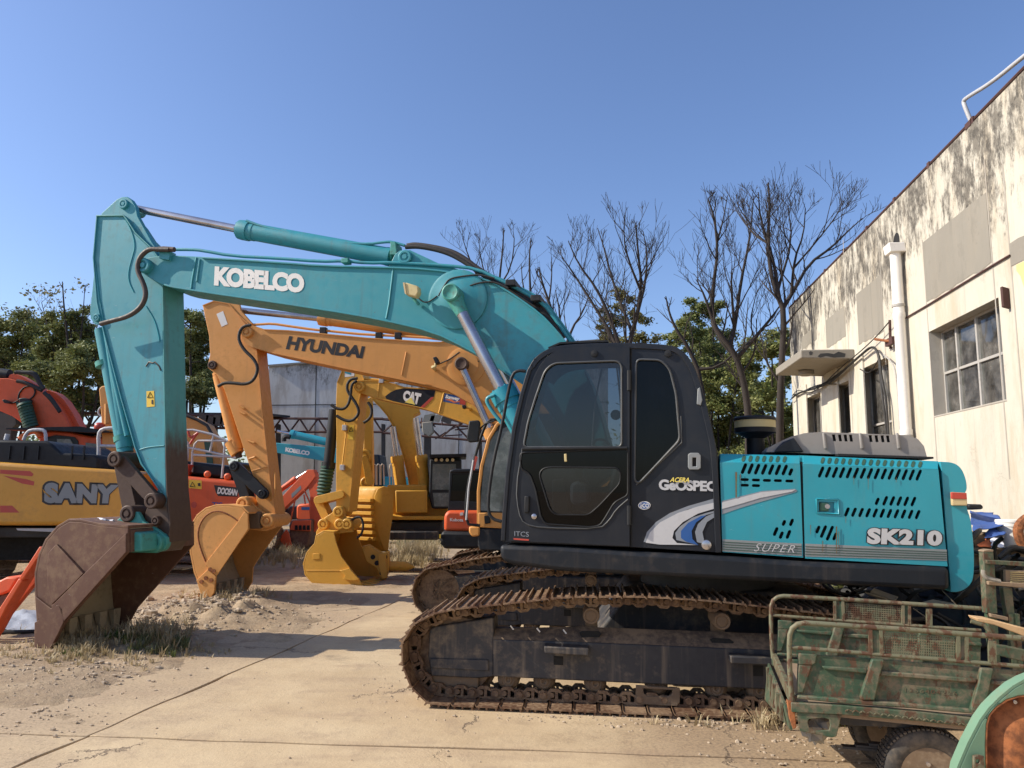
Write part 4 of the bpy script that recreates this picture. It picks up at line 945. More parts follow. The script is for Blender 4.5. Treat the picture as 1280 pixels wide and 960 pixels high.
        MB().prism(tz([(537, 823), (610, 825), (611, 839), (538, 835)], .085), T.n*.05).build('bracket_rib', mt['frame'], bm_, bev=.006)
        MB().prism(tz([(538, 843), (598, 845), (598, 861), (544, 864)], .12), T.n*.25).build('idler_guard', mt['roller'], bm_, bev=.01)
        idc = T.p(571, 818, .2)+T.n*dv
        MB().lathe([(0, .05), (0, .31), (.03, .33), (.06, .33), (.07, .36), (.16, .36), (.17, .33), (.2, .33), (.22, .3), (.22, .05)], idc-T.n*.05, T.n, 32).build('idler_wheel', mt['chain'], kob)
        sp = T.at(u1, rz, .08)+T.n*dv
        MB().lathe([(-.02, .05), (-.02, .24), (.05, .27), (.05, .34), (.12, .35), (.19, .34), (.19, .2)], sp, T.n, 28).build('drive_sprocket', mt['chain'], kob)
        for x, y in ((635, 853), (680, 855), (744, 858), (821, 861), (896, 864), (950, 867), (1010, 870), (1070, 874)):
            a = T.p(x, y-3, .105)+T.n*dv
            MB().lathe([(.01, .012), (-.004, .02), (-.004, .03), (.006, .034), (.006, .05), (0, .052), (.02, .075), (.05, .09), (.09, .09), (.1, .075), (.2, .075), (.21, .09), (.25, .09), (.28, .06)], a, T.n, 24).build('bottom_roller', mt['roller'], kob)
        for x, y in ((739, 770), (903, 777), (1060, 785)):
            a = T.p(x, y, .05)+T.n*dv
            MB().lathe([(0, .02), (0, .035), (.006, .045), (.0, .05), (.0, .062), (.03, .068), (.3, .068)], a, T.n, 20).build('carrier_roller', mt['roller'], kob)
            MB().box(a+T.n*.25-Z*.08, T.u*.05, T.n*.05, Z*.08).build('roller_mount', mt['roller'], bm_, bev=.005)
        g = T.pl(c4([(300, 708), (520, 722), (520, 790), (505, 812), (315, 800), (298, 785)]), .06); gh = T.pl(c4([(335, 722), (485, 730), (480, 755), (455, 765), (360, 762), (340, 750)]), .06)
        MB().plate([q+T.n*dv for q in g], [[q+T.n*dv for q in gh]], T.n*.03).build('track_guide', mt['roller'], bm_, bev=.004)
    for x, y in ((638, 782), (671, 785), (704, 787)):
        MB().tube(T.pl([(x, y), (x+4, y+5)], .1), .006, 5).build('paint_tick', mt['white'], kob)
build_kobelco()

# ------------------------------------------------------------------ the ochre excavator behind it
H = Frame((0, 10.15, 0), 6)
def build_hyundai():
    n = H.n; P = H.p; mt = M
    b0 = H.at(1.6, 0, 1.35); hy = thing('ochre_excavator', 'ochre orange excavator with black lettered boom, second in the row behind the teal one', 'excavator', (b0.x, b0.y, 0), 'excavators parked in the yard')
    c4 = lambda L: cm(220, 360, 4, L); c5 = lambda L: cm(220, 560, 4, L); r1 = lambda L: cm(400, 440, 5.3333, L)
    V0, V1 = 1.08, 1.55
    top = [(306, 409), (314, 406)]+c4([(440, 205), (560, 210), (950, 247), (1280, 268)])+[(550, 427), (590, 421), (625, 430), (655, 452), (690, 500), (715, 560), (730, 600)]
    bot = [(700, 612), (660, 570), (625, 530)]+r1([(1130, 462), (1000, 340), (850, 256), (700, 216)])+c4([(1280, 490), (830, 400), (480, 325), (380, 296), (350, 280)])+[(303, 424), (301, 415)]
    bm = MB().prism(H.pl(top+bot, V0), n*(V1-V0)).build('boom', mt['orange'], hy, bev=.008)
    MB().strip(H.pl([q for q in top if q[0] > 325], V0-.015), n*(V1-V0+.03), .015).build('flange', mt['orange'], bm)
    MB().strip(H.pl([q for q in bot if q[0] > 325], V0-.015), n*(V1-V0+.03), .015).build('flange', mt['orange'], bm)
    px_tube(H, r1([(575, 0), (560, 80), (545, 155)]), V0, .012, bm, 'orange', 'weld_seam', 6)
    boss(H, 310, 415.5, V0, .09, hy, 'orange', .06)
    c = P(582, 457, V0)
    MB().lathe([(-.05, .3), (.01, .3), (.02, .26), (.02, .2), (.03, .2), (.03, 0)], c, -n, 28).build('boom_boss', mt['orange'], bm)
    c = P(577, 455, V0-.14); MB().lathe([(-.2, .1), (.05, .1), (.06, .08), (.05, .06), (.05, 0)], c, -n, 20).build('rod_eye', mt['link'], hy)
    for o in (0, .75):
        q = n*o; ram(hy, P(577, 457, V0-.12)+q, P(612, 536, V0-.12)+q, P(640, 600, V0-.12)+q, .055, .105, 'chrome', 'orange', 'boom_cylinder')
    lettering(H, 'HYUNDAI', ((359.5, 419.5), (456.5, 433), (455, 448.5), (357, 436.5)), V0, mt['blackt'], bm, off=.05, shear=.12, space=.97)
    ram(hy, P(300, 388, 1.32), P(400, 398, 1.32), P(570, 424, 1.32), .05, .1, 'chrome', 'orange', 'arm_cylinder')
    px_tube(H, c4([(370, 184), (420, 182), (480, 178), (560, 190), (700, 210), (740, 212), (850, 224), (940, 232), (1110, 240), (1280, 250)]), V0+.1, .02, bm, 'orange', 'oil_pipe', 8, 1)
    for q in ((404.5, 413.5), (474, 420), (498, 420)): MB().box(P(q[0], q[1], V0+.1), H.u*.05, n*.05, Z*.05).build('hose_clamp', mt['blackp'], bm, bev=.005)
    wl = MB().prism(H.pl(r1([(750, 35), (775, 30), (795, 70), (770, 80)]), V0-.25), n*.12).build('work_light', mt['blackp'], bm, bev=.01)
    MB().tube(H.pl(r1([(770, 75), (770, 95), (750, 100)]), V0-.15)+[P(544, 462, V0)], .025, 6).build('lamp_bracket', mt['cream'], wl)
    hose(bm, H.pl(r1([(780, 85), (830, 65), (870, 45), (930, 0)]), V0-.02), .01, 'rubber', 'cable'); hose(bm, H.pl(r1([(985, 70), (1020, 60), (1060, 62)]), V0-.02), .01, 'rubber', 'cable')
    # arm
    A0, A1 = 1.14, 1.50
    near = c4([(132, 85), (190, 62), (262, 75), (310, 130), (372, 185), (400, 290), (430, 620), (468, 960)])+c5([(500, 330), (500, 380), (470, 400), (440, 380), (420, 340), (400, 250)])+c4([(392, 960), (340, 810), (240, 505), (200, 430), (160, 400), (162, 370), (170, 330), (165, 240)])
    arm = MB().prism(H.pl(near, A0), n*(A1-A0)).build('arm', mt['orange'], hy, bev=.008)
    MB().strip(H.pl(c4([(132, 85), (190, 62), (262, 75), (310, 130), (375, 190), (402, 290), (432, 620), (470, 960)])+[(344, 640)], A0-.015), n*(A1-A0+.03), .014).build('flange', mt['orange'], arm)
    for v in (A0, A1-.05): MB().prism(H.pl([(283, 376), (299, 379), (301, 388), (316, 405), (308, 408)], v), n*.05).build('head_bracket', mt['orange'], arm, bev=.006)
    px_tube(H, c4([(380, 915), (468, 890)]), A0, .01, arm, 'orange', 'weld_seam', 6); px_tube(H, [(344, 590), (344, 620), (337, 626)], A0, .01, arm, 'orange', 'weld_seam', 6)
    boss(H, 266, 456.5, A0-.01, .07, arm, 'link', .04, back=.3)
    for a, b in (((320, 590), (340, 602)), ((322, 622), (345, 632)), ((362, 765), (392, 775)), ((365, 855), (395, 845))):
        q = c4([a, b]); MB().tube([P(q[0][0], q[0][1], A0-.05), P(q[1][0], q[1][1], A0-.05)], .018, 6).build('pipe_lug', mt['orange'], arm)
        for w in q: MB().tube([P(w[0], w[1], A0-.06), P(w[0], w[1], A0+.01)], .014, 6).build('pipe_lug', mt['orange'], arm)
    MB().prism(H.pl(c4([(202, 130), (235, 115), (258, 180), (228, 194)]), A0-.003), n*.002).build('notice_sticker', mt['white'], arm, smooth=0)
    hose(hy, H.pl(c4([(375, 185), (340, 190), (318, 215), (312, 260), (340, 310), (385, 350), (408, 390), (405, 430), (380, 470), (340, 482), (290, 475), (240, 474), (210, 492)]), V0-.06), .026, 'rubber')
    ram(hy, P(299, 572, 1.32), P(297, 562, 1.32), P(272, 466, 1.32), .05, .085, 'link', 'orange', 'bucket_cylinder')
    MB().cyl(P(296, 564, 1.32), P(273, 470, 1.32), .088, 20).build('cylinder_barrel', mt['orange'], hy)
    MB().cyl(P(289, 552, 1.32), P(297, 567, 1.32), .105, 20).build('cylinder_head', mt['orange'], hy)
    for v in (A0-.1, A1+.04): hull_bar(H, (293, 583), (328, 617), 7, 7, v, .06, hy, 'charcoal', 'side_link')
    hull_bar(H, (294, 588), (306, 622), 6, 6, 1.22, .2, hy, 'charcoal', 'bucket_link')
    boss(H, 293, 583, A0-.1, .07, hy, 'charcoal', .04, back=.5); boss(H, 328, 617, A0-.1, .06, hy, 'charcoal', .04, back=.5)
    boss(H, 305.5, 629, A0-.12, .1, hy, 'orange_b', .08, back=.6); boss(H, 336, 650.5, A0-.12, .105, hy, 'orange_b', .08, back=.6)
    for v in (A0-.09, A1+.04): MB().prism(H.pl([(294, 634), (300, 622), (308, 620), (318, 632), (332, 642), (344, 648), (343, 660), (332, 664), (312, 662)], v), n*.05).build('bucket_ear', mt['orange_b'], hy, bev=.006)
    MB().prism(H.pl([(311, 639), (324, 640), (325, 661), (311, 661)], .95), n*.8).build('hinge_box', mt['roller'], hy, bev=.02)
    prof = c5([(360, 330), (330, 300), (260, 290), (200, 292), (150, 308), (110, 340), (86, 380), (74, 430), (78, 520), (98, 620), (130, 700), (150, 768)])
    side = prof+c5([(162, 772), (195, 720), (200, 640), (240, 575), (365, 405)])
    wear = [(c5([(345, 318), (362, 330), (364, 405), (205, 640), (165, 600), (150, 575), (300, 385)]), .02),
            (c5([(108, 660), (165, 605), (205, 640), (196, 720), (160, 775), (130, 730)]), .035)]
    b = bucket(hy, H, prof, side, .70, 1.95, 'orange_b', 'bucket_in', 5, wear=wear, tl=.1, lift=.1, tmat='bucket_in', tdir=Vector((.1, 0, -1)).normalized())
    px_tube(H, c5([(155, 590), (120, 520), (105, 440), (125, 340), (180, 262), (240, 255), (300, 300)])[:1]+c5([(158, 590), (128, 520), (106, 440), (120, 375), (160, 325), (215, 312), (270, 335), (310, 365)]), .70, .012, b, 'rust', 'weld_seam', 6, 2)
    for x, y in ((172, 607), (190, 615), (128, 668), (150, 650), (176, 660)):
        q = c5([(x, y)])[0]; MB().lathe([(0, .03), (.012, .03), (.012, 0)], P(q[0], q[1], .665), -n, 10).build('bolt', mt['rust'], b)
    # cab and body, mostly behind the teal one
    cab = MB().prism(H.pl([(619, 531), (608, 550), (601, 582), (597, 614), (597, 651), (597, 660), (750, 668), (750, 530), (735, 517), (635, 517)], .0), n*.05).build('cab_side', mt['charcoal'], hy)
    MB().strip(H.pl([(640, 517), (620, 529), (609, 548), (600, 582), (596, 614), (596, 655)], -.03), n*.09, -.045).build('front_pillar', mt['orange'], cab, bev=.01)
    MB().prism(H.pl([(620, 540), (610, 556), (604, 590), (600, 638), (640, 640), (640, 530)], -.01), n*.004).build('cab_window', mt['pane'], cab, smooth=0)
    MB().prism(H.pl([(619, 531), (608, 550), (601, 582), (597, 614), (597, 660), (740, 668), (740, 520), (640, 520)], .06), n*.9).build('cab_inside', mt['blackp'], cab)
    MB().prism(H.pl([(598, 641), (640, 641), (640, 661), (598, 659)], -.04), n*.06).build('lower_panel', mt['orange'], cab, bev=.01)
    MB().prism(H.pl([(605, 645), (612, 644), (613, 654), (606, 655)], -.07), n*.03).build('door_handle', mt['blackp'], cab, bev=.01)
    MB().prism(H.pl([(586, 658), (600, 659), (599, 670), (590, 671), (586, 666)], -.05), n*.9).build('front_step', mt['orange'], hy, bev=.02)
    MB().prism(H.pl([(597, 660), (980, 672), (980, 700), (600, 688), (597, 682)], -.03), n*2.6).build('lower_skirt', mt['charcoal2'], hy, bev=.02)
    MB().prism(H.pl([(750, 590), (985, 597), (985, 672), (750, 660)], .0), n*2.6).build('engine_housing', mt['orange'], hy, bev=.03)
    px_tube(H, [(625, 524), (610, 525), (603, 540), (594, 570), (584, 610), (581, 655), (600, 657)], -.1, .02, hy, 'blackp', 'grab_rail', 8, 1)
    px_tube(H, [(592, 575), (586, 610), (583, 650)], -.13, .014, hy, 'steel', 'grab_rail', 8)
    mi = MB().prism(H.pl([(586, 526), (598, 525), (600, 528), (598, 552), (586, 553), (583, 548)], -.3), n*.08).build('mirror', mt['blackp'], hy, bev=.015)
    MB().tube(H.pl([(596, 540), (606, 530), (618, 526)], -.2), .012, 6).build('mirror_arm', mt['blackp'], mi)
    MB().prism(H.pl([(594, 570), (597, 571), (593, 588), (590, 587)], -.14), n*.02).build('red_tape', mt['redp'], hy)
    # tracks
    u0 = H.uz(512, 740, -.1)[0]; P_ = []
    r = .36
    for i in range(9): a = pi-pi/2*i/8*1.05; P_.append((u0+r+r*cos(a), r+r*sin(a)))
    P_ += [(u0+r+.5, .83), (u0+r+.9, .88), (u0+r+1.6, .87), (u0+r+2.4, .88), (u0+r+3.2, .86)]
    for i in range(1, 12): a = pi/2-pi*i/12; P_.append((u0+r+3.5+.42*cos(a), .42+.42*sin(a)))
    for i in range(8): P_.append((u0+r+3.4*(1-i/8), 0))
    for i in range(1, 8): a = -pi/2-pi/2*i/8; P_.append((u0+r+r*cos(a), r+r*sin(a)))
    tr, me = crawler(hy, H, P_, -.1, .6); crawler(hy, H, P_, 2.29, .6, meshes=me)
    for dv in (0, 2.39):
        MB().prism([H.at(u0+.25+a, z, .08+dv) for a, z in ((0, .22), (0, .52), (.6, .58), (3.4, .58), (3.4, .24))], n*.3).build('track_frame', mt['frame'], hy, bev=.02)
        MB().lathe([(0, .05), (0, .27), (.04, .29), (.2, .29), (.2, .05)], H.at(u0+r, r, .08+dv), n, 28).build('idler_wheel', mt['chain'], hy)
    MB().prism([H.at(u0+1.2+a, z, .5) for a, z in ((0, .4), (0, .8), (.5, 1.0), (1.5, 1.0), (2, .8), (2, .4))], n*1.4).build('car_body', mt['frame'], hy)
build_hyundai()

# ------------------------------------------------------------------ the two yellow excavators
Cf = Frame((0, 12.6, 0), 6)
def build_cat():
    n = Cf.n; P = Cf.p; mt = M; pl = Cf.pl
    r1 = lambda L: cm(400, 440, 5.3333, L); c5 = lambda L: cm(220, 560, 4, L)
    b0 = Cf.at(1.9, 0, 1.3); ct = thing('yellow_excavator', 'yellow excavator with black and red panel on its boom, bucket flat on the concrete', 'excavator', (b0.x, b0.y, 0), 'excavators parked in the yard')
    V0, V1 = 1.08, 1.5
    top = r1([(225, 215), (250, 188), (400, 190), (500, 212), (560, 232), (770, 248), (830, 268), (1000, 300), (1200, 400), (1400, 560), (1500, 700)])
    bot = r1([(1380, 760), (1250, 620), (1100, 520), (980, 480), (700, 380), (360, 305), (240, 262)])
    bm = MB().prism(pl(top+bot, V0), n*(V1-V0)).build('boom', mt['yellow'], ct, bev=.008)
    MB().strip(pl(top[1:], V0-.012), n*(V1-V0+.024), .014).build('flange', mt['yellow'], bm); MB().strip(pl(bot[:-1], V0-.012), n*(V1-V0+.024), .014).build('flange', mt['yellow'], bm)
    px_tube(Cf, r1([(397, 195), (385, 300)]), V0, .012, bm, 'yellow', 'weld_seam', 6); px_tube(Cf, r1([(825, 270), (790, 415)]), V0, .012, bm, 'yellow', 'weld_seam', 6)
    decal(Cf, r1([(435, 295), (470, 268), (510, 250), (560, 242), (770, 254), (760, 298), (680, 380), (540, 345), (440, 312)]), V0, mt['charcoal'], bm, 'boom_panel')
    decal(Cf, r1([(757, 298), (752, 312), (685, 380), (662, 374), (740, 302)]), V0, mt['redp'], bm, 'panel_stripe', proud=.006)
    lettering(Cf, 'CAT', ((505, 487.5), (527, 492), (523.5, 506.5), (503, 500.5)), V0-.004, mt['white'], bm, off=.07, space=.9)
    decal(Cf, r1([(565, 335), (608, 303), (635, 352)]), V0-.01, mt['yellowt'], bm, 'panel_triangle')
    po = decal(Cf, r1([(832, 274), (975, 300), (970, 356), (820, 330)]), V0, mt['blued'], bm, 'poster')
    decal(Cf, r1([(935, 294), (974, 301), (969, 354), (930, 346)]), V0-.002, mt['redp'], po, 'poster_end')
    lettering(Cf, 'Sunway', ((557, 493), (575, 496.5), (574, 502.5), (556, 499)), V0-.004, mt['white'], po, off=.05, shear=.2)
    decal(Cf, r1([(830, 318), (870, 312), (900, 330), (930, 325), (930, 334), (890, 338), (860, 324)]), V0-.002, mt['tarpo'], po, 'poster_swirl')
    MB().prism(pl(r1([(945, 355), (968, 352), (978, 372), (950, 378)]), V0-.2), n*.12).build('work_light', mt['blackp'], bm, bev=.01)
    MB().tube(pl(r1([(975, 370), (1000, 372)]), V0-.15)+[P(588, 512, V0)], .03, 6).build('lamp_bracket', mt['yellow'], bm)
    for k, q in enumerate(([(240, 195), (300, 180), (400, 185), (480, 195), (600, 210), (680, 222)], [(240, 210), (330, 190), (420, 200), (520, 190), (600, 200), (700, 215)])):
        px_tube(Cf, r1(q), V0+.05+.12*k, .02, bm, 'yellow', 'oil_pipe', 6)
    for q in ((410, 190), (515, 195), (670, 222)): w = r1([q])[0]; MB().box(P(w[0], w[1], V0), Cf.u*.04, n*.04, Z*.05).build('hose_clamp', mt['steel'], bm, bev=.005)
    A0, A1 = 1.1, 1.5
    near = r1([(110, 205), (150, 112), (262, 112), (300, 180), (300, 300), (270, 400), (235, 620), (215, 800)])+c5([(870, 120), (845, 320), (800, 322), (802, 120)])+r1([(105, 950), (108, 600), (100, 400)])
    near = [(421, 478), (428, 461), (450, 461), (455, 474), (449, 500), (446, 540), (441, 590), (436, 640), (420, 641), (420, 600), (420.5, 540), (420, 500)]
    arm = MB().prism(pl(near, A0), n*(A1-A0)).build('arm', mt['yellow'], ct, bev=.008)
    MB().strip(pl([(421, 478), (428, 461), (450, 461), (455, 474), (449, 500), (446, 540), (441, 590), (436, 640)], A0-.015), n*(A1-A0+.1), .012).build('flange', mt['yellow'], arm)
    decal(Cf, r1([(165, 115), (228, 125), (228, 160), (165, 168)]), A0, mt['white'], arm, 'notice_sticker'); decal(Cf, r1([(165, 115), (210, 122), (205, 152), (165, 140)]), A0, mt['teal_new'], arm, 'sticker_mark', proud=.006)
    st = decal(Cf, r1([(190, 485), (228, 488), (222, 585), (185, 582)]), A0, mt['sticker'], arm, 'warning_sticker')
    MB().tube(pl(r1([(194, 530), (208, 500), (220, 530), (194, 530)]), A0-.006), .006, 4).build('warning_triangle', mt['blackt'], st)
    px_tube(Cf, r1([(165, 470), (172, 560), (145, 780)]), A0-.04, .014, arm, 'yellow', 'oil_pipe', 6)
    for q in ((165, 505), (150, 770)): w = r1([q])[0]; MB().box(P(w[0], w[1], A0-.04), Cf.u*.04, n*.04, Z*.05).build('hose_fitting', mt['steel'], arm, bev=.005)
    boss(Cf, 450, 483.5, V0, .1, ct, 'yellow', .06)
    for q in ([(250, 175), (205, 180), (180, 215), (182, 260), (210, 300), (245, 350), (262, 400), (240, 440), (205, 462), (160, 455), (110, 425)], [(245, 190), (210, 215), (205, 290), (190, 350), (160, 382), (110, 378), (75, 352)], [(320, 335), (345, 370), (345, 420), (320, 455), (290, 470)]):
        hose(ct, pl(r1(q), V0-.07), .028, 'rubber')
    # bucket ram: black rod cover and green hose guard
    bc = MB().lathe([(0, .1), (1.0, .1), (1.0, .13), (1.12, .13)], P(418, 512, 1.3), P(411, 577, 1.3)-P(418, 512, 1.3), 16).build('bucket_cylinder', mt['blackp'], ct)
    MB().cyl(P(411, 577, 1.3), P(405, 618, 1.3), .06, 12).build('rod', mt['blackp'], bc); spring(bc, P(410.5, 580, 1.3), P(404, 618, 1.3), .11, .03, 9, 'fence')
    hull_bar(Cf, (397, 625), (425, 618), 5, 5, A0-.05, .5, ct, 'yellow', 'side_link')
    hull_bar(Cf, (397, 626), (408, 650), 5, 5, A0+.05, .3, ct, 'yellow', 'bucket_link')
    for v in (A0-.1, A1): MB().prism(pl(c5([(700, 420), (740, 350), (800, 310), (835, 305), (850, 350), (880, 390), (885, 420), (840, 425), (720, 440), (700, 460)]), v), n*.06).build('bucket_ear', mt['yellow'], ct, bev=.01)
    for q in ((815, 318), (822, 380), (740, 380), (858, 380)): w = c5([q])[0]; boss(Cf, w[0], w[1], A0-.1, .1, ct, 'yellow', .06, back=.5)
    for k in range(3): hose(ct, pl(c5([(880, 360), (900, 345), (925, 345), (938, 380), (930, 430), (905, 450)]), A0-.1+.06*k), .022, 'rubber')
    prof = c5([(790, 425), (740, 420), (705, 440), (698, 480), (660, 525), (642, 580), (650, 630), (680, 665), (750, 682), (850, 688), (940, 692)])
    side = c5([(790, 425), (740, 420), (705, 440), (698, 480), (660, 525), (642, 580), (650, 630), (680, 665), (750, 682), (850, 688), (935, 692), (915, 655), (870, 600), (825, 540), (800, 470)])
    b = bucket(ct, Cf, prof, side, .72, 2.05, 'yellow', 'yellow', 6, wear=[(c5([(822, 612), (870, 600), (920, 655), (890, 662), (840, 655), (850, 635)]), .05), (c5([(685, 528), (720, 526), (720, 555), (685, 557)]), .01)], tl=.2, tdir=Cf.u-Z*.05)
    px_tube(Cf, c5([(650, 612), (840, 612)]), .72, .008, b, 'yellow', 'weld_seam', 5)
    # body behind the teal cab
    MB().prism(pl([(640, 600), (980, 612), (980, 668), (640, 655)], 0), n*2.5).build('body', mt['yellow'], ct, bev=.05)
    MB().prism(pl([(655, 540), (760, 540), (760, 640), (650, 640)], .0), n*1).build('cab', mt['charcoal'], ct, bev=.05)
    tr, me = crawler(ct, Cf, stadium(Cf.uz(650, 740, 0)[0]+.4, Cf.uz(980, 740, 0)[0], 0, .44), 0, .6, links=False); crawler(ct, Cf, stadium(Cf.uz(650, 740, 0)[0]+.4, Cf.uz(980, 740, 0)[0], 0, .44), 2.3, .6, links=False, meshes=me)
build_cat()
Yf = Frame((0, 15.8, 0), -4)
def build_yellow2():
    n = Yf.n; P = Yf.p; mt = M; pl = Yf.pl
    r1 = lambda L: cm(400, 440, 5.3333, L); c5 = lambda L: cm(220, 560, 4, L)
    b0 = P(540, 690, 1.2); yl = thing('yellow_excavator', 'deep yellow excavator farther back, its arched boom between two upright cylinders', 'excavator', (b0.x, b0.y, 0), 'excavators parked in the yard')
    boom = r1([(330, 300), (350, 312), (400, 362), (450, 422), (490, 492), (520, 562), (560, 700), (590, 830), (608, 960), (672, 960), (658, 800), (645, 680), (628, 560), (615, 480), (625, 420), (665, 400), (650, 340), (500, 290)])
    bm = MB().prism(pl(boom, .9), n*.55).build('boom', mt['yellow2'], yl, bev=.012)
    MB().strip(pl(r1([(350, 312), (400, 362), (450, 422), (490, 492), (520, 562), (560, 700), (590, 830), (608, 960)]), .87), n*.61, .02).build('flange', mt['yellow2'], bm)
    for p0, p1, p2, v in (((485, 500), (513, 695), (545, 950), .7), ((640, 440), (672, 690), (700, 950), .7)):
        a, b, c = (P(*r1([q])[0], v) for q in (p0, p1, p2)); ram(yl, a, b, c, .07, .125, 'chrome', 'yellow2', 'boom_cylinder')
    arm = r1([(300, 320), (340, 300), (345, 560), (350, 830), (345, 900), (240, 900), (250, 780), (290, 640)])
    MB().prism(pl(arm, .2), n*.4).build('arm', mt['yellow2'], yl, bev=.012)
    boss(Yf, *r1([(300, 695)])[0], .2, .14, yl, 'yellow2', .08); boss(Yf, *r1([(310, 870)])[0], .2, .12, yl, 'yellow2', .08)
    hull_bar(Yf, (456, 573), (462, 602), 4, 5, .1, .2, yl, 'yellow2', 'side_link')
    # bucket seen from behind, shell to the left
    side = c5([(1030, 190), (1058, 198), (1078, 235), (1076, 330), (1062, 420), (1050, 522), (1030, 505), (1005, 440), (985, 340), (985, 240), (1000, 205)])
    e = Vector((-.62, .32, 0)); sp = pl(side, -.55)
    bk = MB().prism(sp, e).build('bucket', mt['yellow2'], yl, bev=.03)
    MB().prism([q-e*.03 for q in pl(cm(0, 0, 1, side), -.55)], e*-.04).build('side_plate', mt['yellow2'], bk, bev=.01)
    for k in range(7):
        a = P(*c5([(985+k*2, 262+k*32)])[0], -.55); MB().box(a+e*.5-Vector((0, .05, 0)), e*.5, Vector((.03, .06, 0)), Z*.035).build('shell_rib', mt['yellow2'], bk, bev=.008)
    # breaker resting on the ground
    br = MB().prism(pl(c5([(925, 495), (960, 485), (1030, 530), (1063, 520), (1066, 600), (1050, 655), (1020, 650), (1000, 600), (950, 570)]), -1.3), n*.3)
    g = P(*c5([(1040, 655)])[0], -1.3)
    brk = br.build('hydraulic_breaker', mt['yellow'], bev=.02, origin=g); tag(brk, 'yellow breaker attachment lying beside the yellow bucket, chisel pointing right', 'attachment')
    MB().tube([P(*c5([q])[0], -1.3)+n*.15 for q in ((1030, 592), (1150, 596), (1192, 600))], [.09, .09, .01], 10).build('chisel', mt['yellow'], brk)
    for q in ((985, 545), (1005, 575), (1045, 545), (1030, 625)): w = c5([q])[0]; MB().lathe([(0, .045), (.02, .045), (.02, 0)], P(w[0], w[1], -1.3), -n, 10).build('bolt', mt['blackp'], brk)
    for v in (-1.35, -.98): MB().prism(pl(c5([(1010, 530), (1050, 525), (1055, 650), (1030, 655), (1015, 600)]), v), n*.04).build('breaker_plate', mt['yellow'], brk, bev=.008)
    # body, cab, tracks
    bd = MB().prism(pl([(484, 606), (534, 606), (534, 622), (560, 622), (560, 650), (482, 650)], .3), n*2.2).build('body', mt['yellow2'], yl, bev=.03)
    MB().prism(pl([(494, 613), (534, 613), (534, 641), (495, 641)], -.05), n*.35).build('front_box', mt['yellow2'], bd, bev=.02)
    MB().prism(pl([(482, 642), (500, 645), (560, 645), (560, 650), (484, 650)], -.05), n*.4).build('front_sill', mt['yellow2'], bd, bev=.02)
    MB().prism(pl([(537, 574), (577, 574), (577, 636), (540, 636), (536, 620)], 0), n*1.2).build('cab', mt['charcoal'], yl, bev=.03)
    MB().prism(pl([(541, 580), (570, 580), (570, 612), (540, 612)], -.01), n*.005).build('cab_window', mt['pane'], yl, smooth=0)
    MB().prism(pl([(541, 616), (562, 616), (562, 633), (543, 633)], -.01), n*.005).build('cab_window', mt['pane'], yl, smooth=0)
    MB().prism(pl([(537, 568), (583, 567), (583, 571), (537, 572)], -.2), n*1.5).build('cab_roof', mt['blackp'], yl)
    for x in (545, 552, 559, 566): MB().lathe([(0, .035), (.03, .035), (.03, 0)], P(x, 575, -.15), -n, 10).build('roof_lamp', mt['cream'], yl)
    for x in (466, 471, 476, 487, 491): px_tube(Yf, [(x, 606), (x, 582), (x+1.5, 580), (x+3.5, 581), (x+4, 606)], 1.6, .014, yl, 'window_frame', 'hand_rail', 6)
    MB().prism(pl([(484, 652), (553, 652), (553, 674), (484, 674)], .1), n*2.2).build('under_frame', mt['engine'], yl, bev=.03)
    MB().prism(pl([(486, 664), (548, 664), (548, 675), (486, 675)], -.1), n*.3).build('track_frame', mt['frame'], yl, bev=.03)
    u = Yf.uz(484, 690, 0)[0]
    crawler(yl, Yf, stadium(u+.1, u+4, 0, .45), .1, .6, links=False); crawler(yl, Yf, stadium(u+.1, u+4, 0, .45), 2.4, .6, links=False)
build_yellow2()

